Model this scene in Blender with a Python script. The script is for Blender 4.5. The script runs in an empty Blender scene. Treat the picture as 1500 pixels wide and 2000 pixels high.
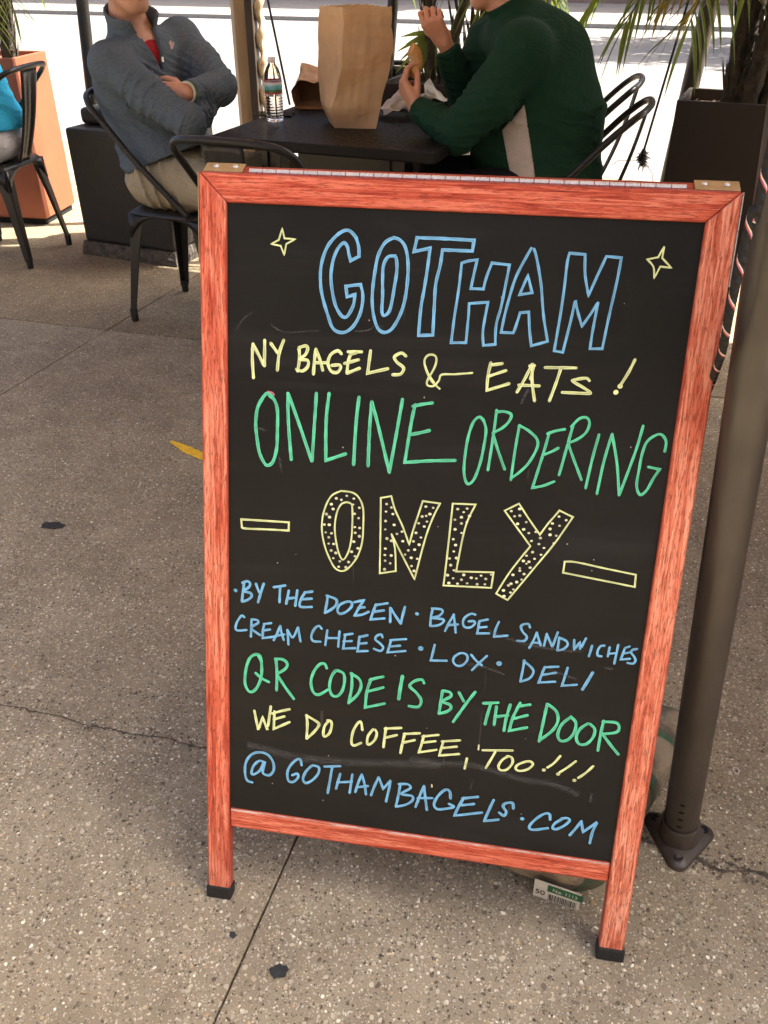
import bpy, bmesh, math, random
import numpy as np
from mathutils import Vector, Matrix, Euler

random.seed(7)
rng = np.random.RandomState(11)
C = bpy.context.scene.collection
SC = bpy.context.scene
R = math.radians
PI = math.pi

# ------------------------------------------------------------------ camera
CAM = np.array([0.09416773, -0.77103515, 1.32589912])
CQ = np.array([[0.9859836925183931, 0.1668286552709346, -0.0020875507865410203],
               [0.09120412576696404, -0.5494235906131181, -0.8305513382813084],
               [-0.13970671254767442, 0.818719682100217, -0.5569381622863]])
FOC = 1680.0
cd = bpy.data.cameras.new('camera')
cam = bpy.data.objects.new('camera', cd)
C.objects.link(cam)
cd.sensor_fit = 'VERTICAL'
cd.sensor_height = 24.0
cd.lens = FOC / 2000.0 * 24.0
cd.clip_start = 0.02
cd.clip_end = 600.0
m4 = Matrix.Identity(4)
for i in range(3):
    m4[i][0] = CQ[0][i]
    m4[i][1] = -CQ[1][i]
    m4[i][2] = -CQ[2][i]
    m4[i][3] = CAM[i]
cam.matrix_world = m4
SC.camera = cam

# ------------------------------------------------------------------ light
SUN_AZ = R(74)          # measured clockwise from +Y
SUN_EL = R(54)
world = bpy.data.worlds.new('World')
SC.world = world
world.use_nodes = True
wn = world.node_tree
sky = wn.nodes.new('ShaderNodeTexSky')
sky.sky_type = 'NISHITA'
sky.sun_disc = False
sky.sun_elevation = SUN_EL
sky.sun_rotation = SUN_AZ
sky.air_density = 0.50
sky.dust_density = 5.0
sky.ozone_density = 0.0
bg = wn.nodes['Background']
bg.inputs['Strength'].default_value = 0.10
wn.links.new(sky.outputs[0], bg.inputs['Color'])
sl = bpy.data.lights.new('sun', 'SUN')
sl.energy = 4.2
sl.angle = R(0.53)
sl.color = (1.0, 0.91, 0.78)
sun = bpy.data.objects.new('sun', sl)
C.objects.link(sun)
sun_dir = Vector((math.sin(SUN_AZ) * math.cos(SUN_EL), math.cos(SUN_AZ) * math.cos(SUN_EL), math.sin(SUN_EL)))
sun.rotation_euler = sun_dir.to_track_quat('Z', 'Y').to_euler()
sun.location = (8, 4, 12)
vs = SC.view_settings
vs.view_transform = 'Standard'
vs.look = 'None'
vs.gamma = 1.0
vs.exposure = 2.48
SC.cycles.use_denoising = True
SC.cycles.max_bounces = 10
SC.cycles.diffuse_bounces = 5
SC.cycles.transmission_bounces = 10
SC.cycles.sample_clamp_indirect = 8.0


def px(u, v, y):
    """photo pixel (1500 x 2000) -> the point at depth y in the world"""
    r = CQ.T @ np.array([(u - 750) / FOC, (v - 1000) / FOC, 1.0])
    return CAM + (y - CAM[1]) / r[1] * r


def pz(u, v, z=0.0):
    r = CQ.T @ np.array([(u - 750) / FOC, (v - 1000) / FOC, 1.0])
    return CAM + (z - CAM[2]) / r[2] * r


# ------------------------------------------------------------------ helpers
def tag(o, label, cat, group=None):
    o['label'] = label
    o['category'] = cat
    if group:
        o['group'] = group
    return o


def thing(name, label, cat, loc=(0, 0, 0), rotz=0.0, group=None):
    o = bpy.data.objects.new(name, None)
    o.empty_display_size = 0.1
    C.objects.link(o)
    o.location = loc
    o.rotation_euler = (0, 0, rotz)
    return tag(o, label, cat, group)


class MB:
    """collects verts / faces / uvs and links them as one mesh object"""
    def __init__(self):
        self.v, self.f, self.uv = [], [], []

    def add(self, vs, fs, uvs=None):
        b = len(self.v)
        self.v += [tuple(map(float, p)) for p in vs]
        for k, f in enumerate(fs):
            self.f.append([i + b for i in f])
            self.uv.append(uvs[k] if uvs else None)

    def box(self, c, s, rot=None):
        c = np.array(c, float)
        h = np.array(s, float) / 2
        P = []
        for x in (-1, 1):
            for y in (-1, 1):
                for z in (-1, 1):
                    p = np.array([x, y, z]) * h
                    if rot is not None:
                        p = np.array(rot) @ p
                    P.append(c + p)
        self.add(P, [(0, 1, 3, 2), (4, 6, 7, 5), (0, 4, 5, 1), (2, 3, 7, 6), (0, 2, 6, 4), (1, 5, 7, 3)])

    def tube(self, pts, r, n=10, caps=True, uvs=True):
        pts = [np.array(p, float) for p in pts]
        rs = r if hasattr(r, '__len__') else [r] * len(pts)
        rings = []
        T0 = pts[1] - pts[0]
        ref = np.array([0, 0, 1.0]) if abs(T0[2]) < 0.9 * np.linalg.norm(T0) else np.array([1.0, 0, 0])
        N = np.cross(T0, ref)
        N /= np.linalg.norm(N)
        L = [0.0]
        for i, p in enumerate(pts):
            a = pts[max(i - 1, 0)]
            b = pts[min(i + 1, len(pts) - 1)]
            T = b - a
            T /= max(np.linalg.norm(T), 1e-9)
            N = N - T * (N @ T)
            N /= max(np.linalg.norm(N), 1e-9)
            B = np.cross(T, N)
            rings.append([p + rs[i] * (math.cos(2 * PI * k / n) * N + math.sin(2 * PI * k / n) * B) for k in range(n)])
            if i:
                L.append(L[-1] + np.linalg.norm(pts[i] - pts[i - 1]))
        V = [q for rg in rings for q in rg]
        F, U = [], []
        for i in range(len(pts) - 1):
            for k in range(n):
                k2 = (k + 1) % n
                F.append((i * n + k, i * n + k2, (i + 1) * n + k2, (i + 1) * n + k))
                U.append(((L[i], k / n), (L[i], (k + 1) / n), (L[i + 1], (k + 1) / n), (L[i + 1], k / n)))
        if caps:
            F.append(tuple(range(n - 1, -1, -1)))
            U.append(None)
            F.append(tuple((len(pts) - 1) * n + k for k in range(n)))
            U.append(None)
        self.add(V, F, U)

    def lathe(self, prof, c=(0, 0, 0), n=24, axis=None):
        """prof: (r, z) list, turned about z (or about the unit vector axis)"""
        c = np.array(c, float)
        M = np.eye(3)
        if axis is not None:
            M = np.array(Vector(axis).to_track_quat('Z', 'Y').to_matrix())
        V = []
        for (r, z) in prof:
            for k in range(n):
                V.append(c + M @ np.array([r * math.cos(2 * PI * k / n), r * math.sin(2 * PI * k / n), z]))
        F = []
        for i in range(len(prof) - 1):
            for k in range(n):
                k2 = (k + 1) % n
                F.append((i * n + k, i * n + k2, (i + 1) * n + k2, (i + 1) * n + k))
        F.append(tuple(range(n - 1, -1, -1)))
        F.append(tuple((len(prof) - 1) * n + k for k in range(n)))
        self.add(V, F)

    def prism(self, poly, z0, z1):
        n = len(poly)
        V = [(x, y, z0) for x, y in poly] + [(x, y, z1) for x, y in poly]
        F = [tuple(range(n - 1, -1, -1)), tuple(range(n, 2 * n))]
        for i in range(n):
            j = (i + 1) % n
            F.append((i, j, n + j, n + i))
        self.add(V, F)

    def build(self, name, mat, parent=None, smooth=False, bevel=0.0, seg=2, solid=0.0, subsurf=0, angle=None, recalc=True):
        me = bpy.data.meshes.new(name)
        me.from_pydata(self.v, [], self.f)
        if recalc:
            bm_ = bmesh.new()
            bm_.from_mesh(me)
            bmesh.ops.recalc_face_normals(bm_, faces=bm_.faces)
            fo = [[v_.index for v_ in f_.verts] for f_ in bm_.faces]
            bm_.free()
            for k_, f_ in enumerate(fo):
                if f_ != list(self.f[k_]) and self.uv[k_] is not None:
                    mp_ = {vi: self.uv[k_][j_] for j_, vi in enumerate(self.f[k_])}
                    self.uv[k_] = [mp_[vi] for vi in f_]
                self.f[k_] = f_
            bpy.data.meshes.remove(me)
            me = bpy.data.meshes.new(name)
            me.from_pydata(self.v, [], self.f)
        if any(u is not None for u in self.uv):
            lay = me.uv_layers.new(name='UVMap')
            k = 0
            for fi, f in enumerate(self.f):
                u = self.uv[fi]
                for j in range(len(f)):
                    if u is not None:
                        lay.data[k].uv = u[j]
                    k += 1
        me.update()
        o = bpy.data.objects.new(name, me)
        C.objects.link(o)
        if mat is not None:
            me.materials.append(mat)
        if parent is not None:
            o.parent = parent
        if smooth:
            me.polygons.foreach_set('use_smooth', [True] * len(me.polygons))
        if angle is not None:
            me.polygons.foreach_set('use_smooth', [True] * len(me.polygons))
            try:
                me.set_sharp_from_angle(angle=R(angle))
            except Exception:
                pass
        if subsurf:
            md = o.modifiers.new('subsurf', 'SUBSURF')
            md.levels = md.render_levels = subsurf
        if solid:
            md = o.modifiers.new('solid', 'SOLIDIFY')
            md.thickness = solid
            md.offset = 0
        if bevel:
            md = o.modifiers.new('bevel', 'BEVEL')
            md.width = bevel
            md.segments = seg
            md.limit_method = 'ANGLE'
            md.angle_limit = R(35)
            md.harden_normals = False
        return o


def spline(pts, n=8):
    """Catmull-Rom through 3D (or 2D) points"""
    P = [np.array(p, float) for p in pts]
    if len(P) < 3:
        return P
    out = []
    for i in range(len(P) - 1):
        p0, p1, p2, p3 = P[max(i - 1, 0)], P[i], P[i + 1], P[min(i + 2, len(P) - 1)]
        for k in range(n):
            t = k / n
            out.append(0.5 * ((2 * p1) + (p2 - p0) * t + (2 * p0 - 5 * p1 + 4 * p2 - p3) * t * t + (3 * p1 - p0 - 3 * p2 + p3) * t ** 3))
    out.append(P[-1])
    return out


def copy_tree(o, parent=None):
    c = o.copy()
    C.objects.link(c)
    if parent is not None:
        c.parent = parent
    for ch in list(o.children):
        copy_tree(ch, c)
    return c


# ------------------------------------------------------------------ materials
class NT:
    def __init__(self, name):
        self.m = bpy.data.materials.new(name)
        self.m.use_nodes = True
        self.t = self.m.node_tree
        self.b = self.t.nodes['Principled BSDF']

    def n(self, typ, **kw):
        x = self.t.nodes.new(typ)
        for k, v in kw.items():
            if k in x.inputs:
                x.inputs[k].default_value = v
            else:
                setattr(x, k, v)
        return x

    def l(self, a, b):
        self.t.links.new(a, b)

    def coord(self, kind='Object'):
        return self.n('ShaderNodeTexCoord').outputs[kind]

    def mapping(self, src, scale=(1, 1, 1), rot=(0, 0, 0), loc=(0, 0, 0)):
        m = self.n('ShaderNodeMapping')
        m.inputs['Scale'].default_value = scale
        m.inputs['Rotation'].default_value = rot
        m.inputs['Location'].default_value = loc
        self.l(src, m.inputs['Vector'])
        return m.outputs[0]

    def noise(self, src, scale, detail=4.0, rough=0.55, dist=0.0):
        x = self.n('ShaderNodeTexNoise')
        x.inputs['Scale'].default_value = scale
        x.inputs['Detail'].default_value = detail
        x.inputs['Roughness'].default_value = rough
        x.inputs['Distortion'].default_value = dist
        self.l(src, x.inputs['Vector'])
        return x.outputs['Fac']

    def voro(self, src, scale, feature='F1', out='Distance', rnd=1.0):
        x = self.n('ShaderNodeTexVoronoi')
        x.feature = feature
        x.inputs['Scale'].default_value = scale
        x.inputs['Randomness'].default_value = rnd
        self.l(src, x.inputs['Vector'])
        return x.outputs[out]

    def ramp(self, src, stops, interp='LINEAR'):
        x = self.n('ShaderNodeValToRGB')
        x.color_ramp.interpolation = interp
        e = x.color_ramp.elements
        while len(e) > 1:
            e.remove(e[-1])
        e[0].position = stops[0][0]
        c0 = stops[0][1]
        e[0].color = tuple(c0) + (1,) if hasattr(c0, '__len__') else (c0, c0, c0, 1)
        for p, c in stops[1:]:
            q = e.new(p)
            q.color = tuple(c) + (1,) if hasattr(c, '__len__') else (c, c, c, 1)
        self.l(src, x.inputs['Fac'])
        return x.outputs['Color']

    def mix(self, fac, a, b, blend='MIX'):
        x = self.n('ShaderNodeMix')
        x.data_type = 'RGBA'
        x.blend_type = blend
        for s, i in ((fac, 0), (a, 6), (b, 7)):
            if hasattr(s, 'is_linked') or hasattr(s, 'links'):
                self.l(s, x.inputs[i])
            elif hasattr(s, '__len__'):
                x.inputs[i].default_value = tuple(s) + (1,)
            else:
                x.inputs[i].default_value = s if i == 0 else (s, s, s, 1)
        return x.outputs[2]

    def math(self, op, a, b=0.0, c=0.0, clamp=False):
        x = self.n('ShaderNodeMath')
        x.operation = op
        x.use_clamp = clamp
        for s, i in ((a, 0), (b, 1), (c, 2)):
            if hasattr(s, 'links'):
                self.l(s, x.inputs[i])
            else:
                x.inputs[i].default_value = s
        return x.outputs[0]

    def bump(self, h, dist=0.002, strength=1.0):
        x = self.n('ShaderNodeBump')
        x.inputs['Distance'].default_value = dist
        x.inputs['Strength'].default_value = strength
        self.l(h, x.inputs['Height'])
        self.l(x.outputs[0], self.b.inputs['Normal'])

    def set(self, **kw):
        for k, v in kw.items():
            k = k.replace('_', ' ')
            i = self.b.inputs[k]
            if hasattr(v, 'links'):
                self.l(v, i)
            elif hasattr(v, '__len__') and len(v) == 3:
                i.default_value = tuple(v) + (1,)
            else:
                i.default_value = v
        return self


def simple(name, col, rough=0.6, metal=0.0, var=0.18, scale=12.0, bump=0.0, bscale=200.0, spec=0.5):
    t = NT(name)
    co = t.coord()
    n1 = t.noise(co, scale, 5.0)
    dark = tuple(c * (1 - var) for c in col)
    lite = tuple(min(1, c * (1 + var)) for c in col)
    t.set(Base_Color=t.ramp(n1, [(0.3, dark), (0.7, lite)]), Metallic=metal)
    n2 = t.noise(co, scale * 2.7, 4.0)
    t.set(Roughness=t.ramp(n2, [(0.3, max(0, rough - 0.1)), (0.7, min(1, rough + 0.1))]))
    t.b.inputs['Specular IOR Level'].default_value = spec
    if bump:
        t.bump(t.noise(co, bscale, 3.0), bump)
    return t.m


def worn_metal(name, col, wear=(0.22, 0.15, 0.09), rough=0.38, amount=0.60, spec=0.5):
    t = NT(name)
    co = t.coord()
    n = t.noise(co, 14, 8, 0.7)
    n2 = t.noise(co, 90, 4, 0.6)
    msk = t.ramp(t.math('ADD', t.math('MULTIPLY', n, 0.75), t.math('MULTIPLY', n2, 0.25)), [(amount, 0.0), (amount + 0.05, 1.0)])
    base = t.ramp(t.noise(co, 6, 4), [(0.3, tuple(c * 0.8 for c in col)), (0.7, tuple(c * 1.25 for c in col))])
    t.set(Base_Color=t.mix(msk, base, wear))
    t.set(Roughness=t.ramp(n2, [(0.3, rough - 0.1), (0.75, rough + 0.18)]))
    t.b.inputs['Specular IOR Level'].default_value = spec
    t.bump(t.noise(co, 60, 5), 0.0006)
    return t.m


def wood_material(name, seed, wear=0.5):
    """red stained oak; u runs along the grain in metres"""
    t = NT(name)
    uv = t.coord('UV')
    a = t.mapping(uv, (7, 120, 1), loc=(seed, seed * 3.1, 0))
    w = t.noise(a, 1.0, 6, 0.62, 1.4)
    fine = t.noise(t.mapping(uv, (55, 470, 1), loc=(seed, 0, 0)), 1.0, 3, 0.6, 0.6)
    big = t.noise(t.mapping(uv, (3.2, 9, 1), loc=(seed * 2, 1, 0)), 1.0, 3, 0.5)
    base = t.ramp(w, [(0.28, (0.19, 0.017, 0.008)), (0.40, (0.42, 0.054, 0.024)), (0.50, (0.60, 0.112, 0.060)), (0.64, (0.78, 0.235, 0.145))])
    worn = t.ramp(w, [(0.32, (0.40, 0.060, 0.032)), (0.45, (0.68, 0.20, 0.115)), (0.62, (0.87, 0.42, 0.29))])
    c = t.mix(t.ramp(big, [(0.66 - 0.42 * wear, 0.0), (0.94 - 0.42 * wear, 0.92)]), base, worn)
    pores = t.ramp(fine, [(0.38, 1.0), (0.47, 0.0)])
    c = t.mix(t.math('MULTIPLY', pores, 0.62), c, (0.13, 0.010, 0.005))
    stain = t.ramp(t.noise(t.mapping(uv, (9, 30, 1), loc=(seed * 5, 2, 0)), 1.0, 5, 0.7), [(0.62, 0.0), (0.72, 0.6)])
    c = t.mix(stain, c, (0.22, 0.03, 0.018))
    # stain left darker along the long edges, ragged
    ed = t.n('ShaderNodeUVMap')
    ed.uv_map = 'Edge'
    se = t.n('ShaderNodeSeparateXYZ')
    t.l(ed.outputs[0], se.inputs[0])
    ea = t.math('MULTIPLY', t.math('ABSOLUTE', t.math('SUBTRACT', se.outputs[1], 0.5)), 2.0)
    ea = t.math('ADD', ea, t.math('MULTIPLY', t.math('SUBTRACT', t.noise(t.mapping(uv, (24, 60, 1), loc=(seed, 4, 0)), 1.0, 4, 0.7), 0.5), 0.55))
    c = t.mix(t.ramp(ea, [(0.80, 0.0), (1.02, 0.75)]), c, (0.27, 0.026, 0.013))
    t.set(Base_Color=c, Roughness=t.ramp(w, [(0.3, 0.55), (0.7, 0.40)]))
    t.b.inputs['Specular IOR Level'].default_value = 0.35
    t.bump(t.math('ADD', t.math('MULTIPLY', w, 0.6), t.math('MULTIPLY', fine, 0.4)), 0.0007)
    return t.m


def chalk_material(name, col):
    t = NT(name)
    uv = t.coord('UV')
    streak = t.noise(t.mapping(uv, (1.4, 8, 1)), 1.0, 3, 0.6)
    blot = t.noise(t.mapping(uv, (4, 1.0, 1)), 1.0, 2, 0.5)
    sep = t.n('ShaderNodeSeparateXYZ')
    t.l(uv, sep.inputs[0])
    edge = t.math('ABSOLUTE', t.math('SUBTRACT', sep.outputs[1], 0.5))
    rim = t.ramp(edge, [(0.22, 0.0), (0.44, 0.45)])
    thin = t.ramp(t.math('ADD', t.math('MULTIPLY', streak, 0.6), t.math('MULTIPLY', blot, 0.45)), [(0.46, 0.85), (0.60, 0.0)])
    thin = t.math('SUBTRACT', thin, rim, clamp=True)
    t.set(Base_Color=t.mix(thin, col, tuple(c * 0.42 + 0.02 for c in col)), Roughness=0.75)
    t.b.inputs['Specular IOR Level'].default_value = 0.25
    return t.m


def leaf_material(name, c1, c2, trans=0.45):
    t = NT(name)
    co = t.coord()
    n = t.noise(co, 9, 3)
    col = t.ramp(n, [(0.3, c1), (0.7, c2)])
    t.set(Base_Color=col, Roughness=0.42)
    tr = t.n('ShaderNodeBsdfTranslucent')
    t.l(t.mix(0.5, col, (0.35, 0.42, 0.05)), tr.inputs['Color'])
    mx = t.n('ShaderNodeMixShader')
    mx.inputs[0].default_value = trans
    t.l(t.b.outputs[0], mx.inputs[1])
    t.l(tr.outputs[0], mx.inputs[2])
    out = t.t.nodes['Material Output']
    t.l(mx.outputs[0], out.inputs['Surface'])
    return t.m


def cloth_material(name, col, var=0.15, weave=900.0, sheen=0.0, folds=0.40):
    t = NT(name)
    co = t.coord()
    n = t.noise(co, 260, 2, 0.6)
    n2 = t.noise(co, 7, 4)
    a = t.ramp(n, [(0.3, tuple(c * (1 - var * 1.6) for c in col)), (0.7, tuple(min(1, c * (1 + var * 1.6)) for c in col))])
    c = t.mix(t.ramp(n2, [(0.3, 0.0), (0.7, 0.35)]), a, tuple(c * 0.75 for c in col))
    t.set(Base_Color=c, Roughness=0.9)
    t.b.inputs['Specular IOR Level'].default_value = 0.15
    t.b.inputs['Sheen Weight'].default_value = sheen
    rg = t.math('ABSOLUTE', t.math('SUBTRACT', t.noise(t.mapping(co, (1, 1, 1.6), rot=(0.5, 0.6, 0.3)), 13, 2.0, 0.5, 1.2), 0.5))
    rg = t.math('SUBTRACT', 1.0, t.math('MULTIPLY', rg, 5.0), clamp=True)
    t.bump(t.math('ADD', t.math('MULTIPLY', rg, folds), t.math('MULTIPLY', n, 0.10)), 0.006)
    return t.m


def concrete_material(name, tint=(1, 1, 1), wet=0.0):
    """exposed-aggregate concrete: small stones of several colours in a grey-brown paste"""
    t = NT(name)
    co = t.coord()
    # distort a little so that the cells are not round
    d = t.n('ShaderNodeTexNoise')
    d.inputs['Scale'].default_value = 60
    d.inputs['Detail'].default_value = 2
    t.l(co, d.inputs['Vector'])
    dm = t.n('ShaderNodeVectorMath')
    dm.operation = 'MULTIPLY_ADD'
    t.l(d.outputs['Color'], dm.inputs[0])
    dm.inputs[1].default_value = (0.010, 0.010, 0.0)
    t.l(co, dm.inputs[2])
    co2 = dm.outputs[0]

    def stones(scale, lo, hi, keep, loc):
        mp = t.mapping(co2, (1, 1, 0), loc=loc)
        v = t.n('ShaderNodeTexVoronoi')
        v.inputs['Scale'].default_value = scale
        t.l(mp, v.inputs['Vector'])
        s = t.n('ShaderNodeSeparateColor')
        t.l(v.outputs['Color'], s.inputs[0])
        # radius differs per stone
        rad = t.math('MULTIPLY_ADD', s.outputs[1], hi - lo, lo)
        msk = t.ramp(t.math('SUBTRACT', rad, v.outputs['Distance']), [(0.0, 0.0), (0.05, 1.0)])
        on = t.math('LESS_THAN', s.outputs[2], keep)
        return t.math('MULTIPLY', msk, on), s.outputs[0], v.outputs['Distance']

    ST = [(0.0, (0.03, 0.026, 0.022)), (0.10, (0.07, 0.058, 0.048)), (0.22, (0.18, 0.148, 0.115)), (0.42, (0.30, 0.255, 0.205)), (0.62, (0.36, 0.32, 0.27)),
          (0.80, (0.46, 0.41, 0.35)), (0.92, (0.56, 0.52, 0.46)), (0.97, (0.42, 0.27, 0.12)), (1.0, (0.62, 0.60, 0.56))]
    big = t.noise(co, 1.3, 4, 0.6)
    mid = t.noise(co, 7, 5, 0.65)
    grit = t.noise(co, 420, 3, 0.7)
    paste = t.ramp(mid, [(0.3, (0.20, 0.168, 0.128)), (0.7, (0.30, 0.257, 0.20))])
    paste = t.mix(t.ramp(grit, [(0.32, 0.55), (0.55, 0.0)]), paste, (0.10, 0.082, 0.064))
    m1, c1, _ = stones(260, 0.25, 0.60, 0.9, (0, 0, 0))
    col = t.mix(t.math('MULTIPLY', m1, 0.95), paste, t.ramp(c1, ST))
    m2, c2, _ = stones(125, 0.16, 0.52, 0.75, (3.1, 1.7, 0))
    col = t.mix(t.math('MULTIPLY', m2, 0.75), col, t.ramp(c2, ST))
    m3, c3, _ = stones(64, 0.07, 0.34, 0.30, (7.7, 5.3, 0))
    col = t.mix(t.math('MULTIPLY', m3, 0.7), col, t.ramp(c3, ST))
    # scattered black specks and old dirt
    m4_, c4, _ = stones(40, 0.04, 0.17, 0.30, (1.3, 9.1, 0))
    col = t.mix(t.math('MULTIPLY', m4_, 0.85), col, (0.03, 0.027, 0.025))
    dirt = t.ramp(t.math('ADD', t.math('MULTIPLY', big, 0.6), t.math('MULTIPLY', mid, 0.4)), [(0.36, 0.38), (0.58, 0.0)])
    col = t.mix(dirt, col, (0.11, 0.088, 0.066))
    m5, c5, _ = stones(95, 0.06, 0.30, 0.34, (2.2, 4.9, 0))
    col = t.mix(t.math('MULTIPLY', m5, 0.8), col, t.ramp(c5, [(0.0, (0.48, 0.43, 0.35)), (0.6, (0.68, 0.64, 0.57)), (1.0, (0.76, 0.74, 0.69))]))
    col = t.mix(1.0, col, tint, 'MULTIPLY')
    h = t.math('ADD', t.math('MULTIPLY', m2, 0.6), t.math('ADD', t.math('MULTIPLY', m1, 0.5), t.math('MULTIPLY', grit, 0.5)))
    t.set(Base_Color=col, Roughness=t.ramp(mid, [(0.3, 0.72), (0.7, 0.9)]))
    t.b.inputs['Specular IOR Level'].default_value = 0.3
    t.bump(h, 0.0016)
    return t.m
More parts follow.
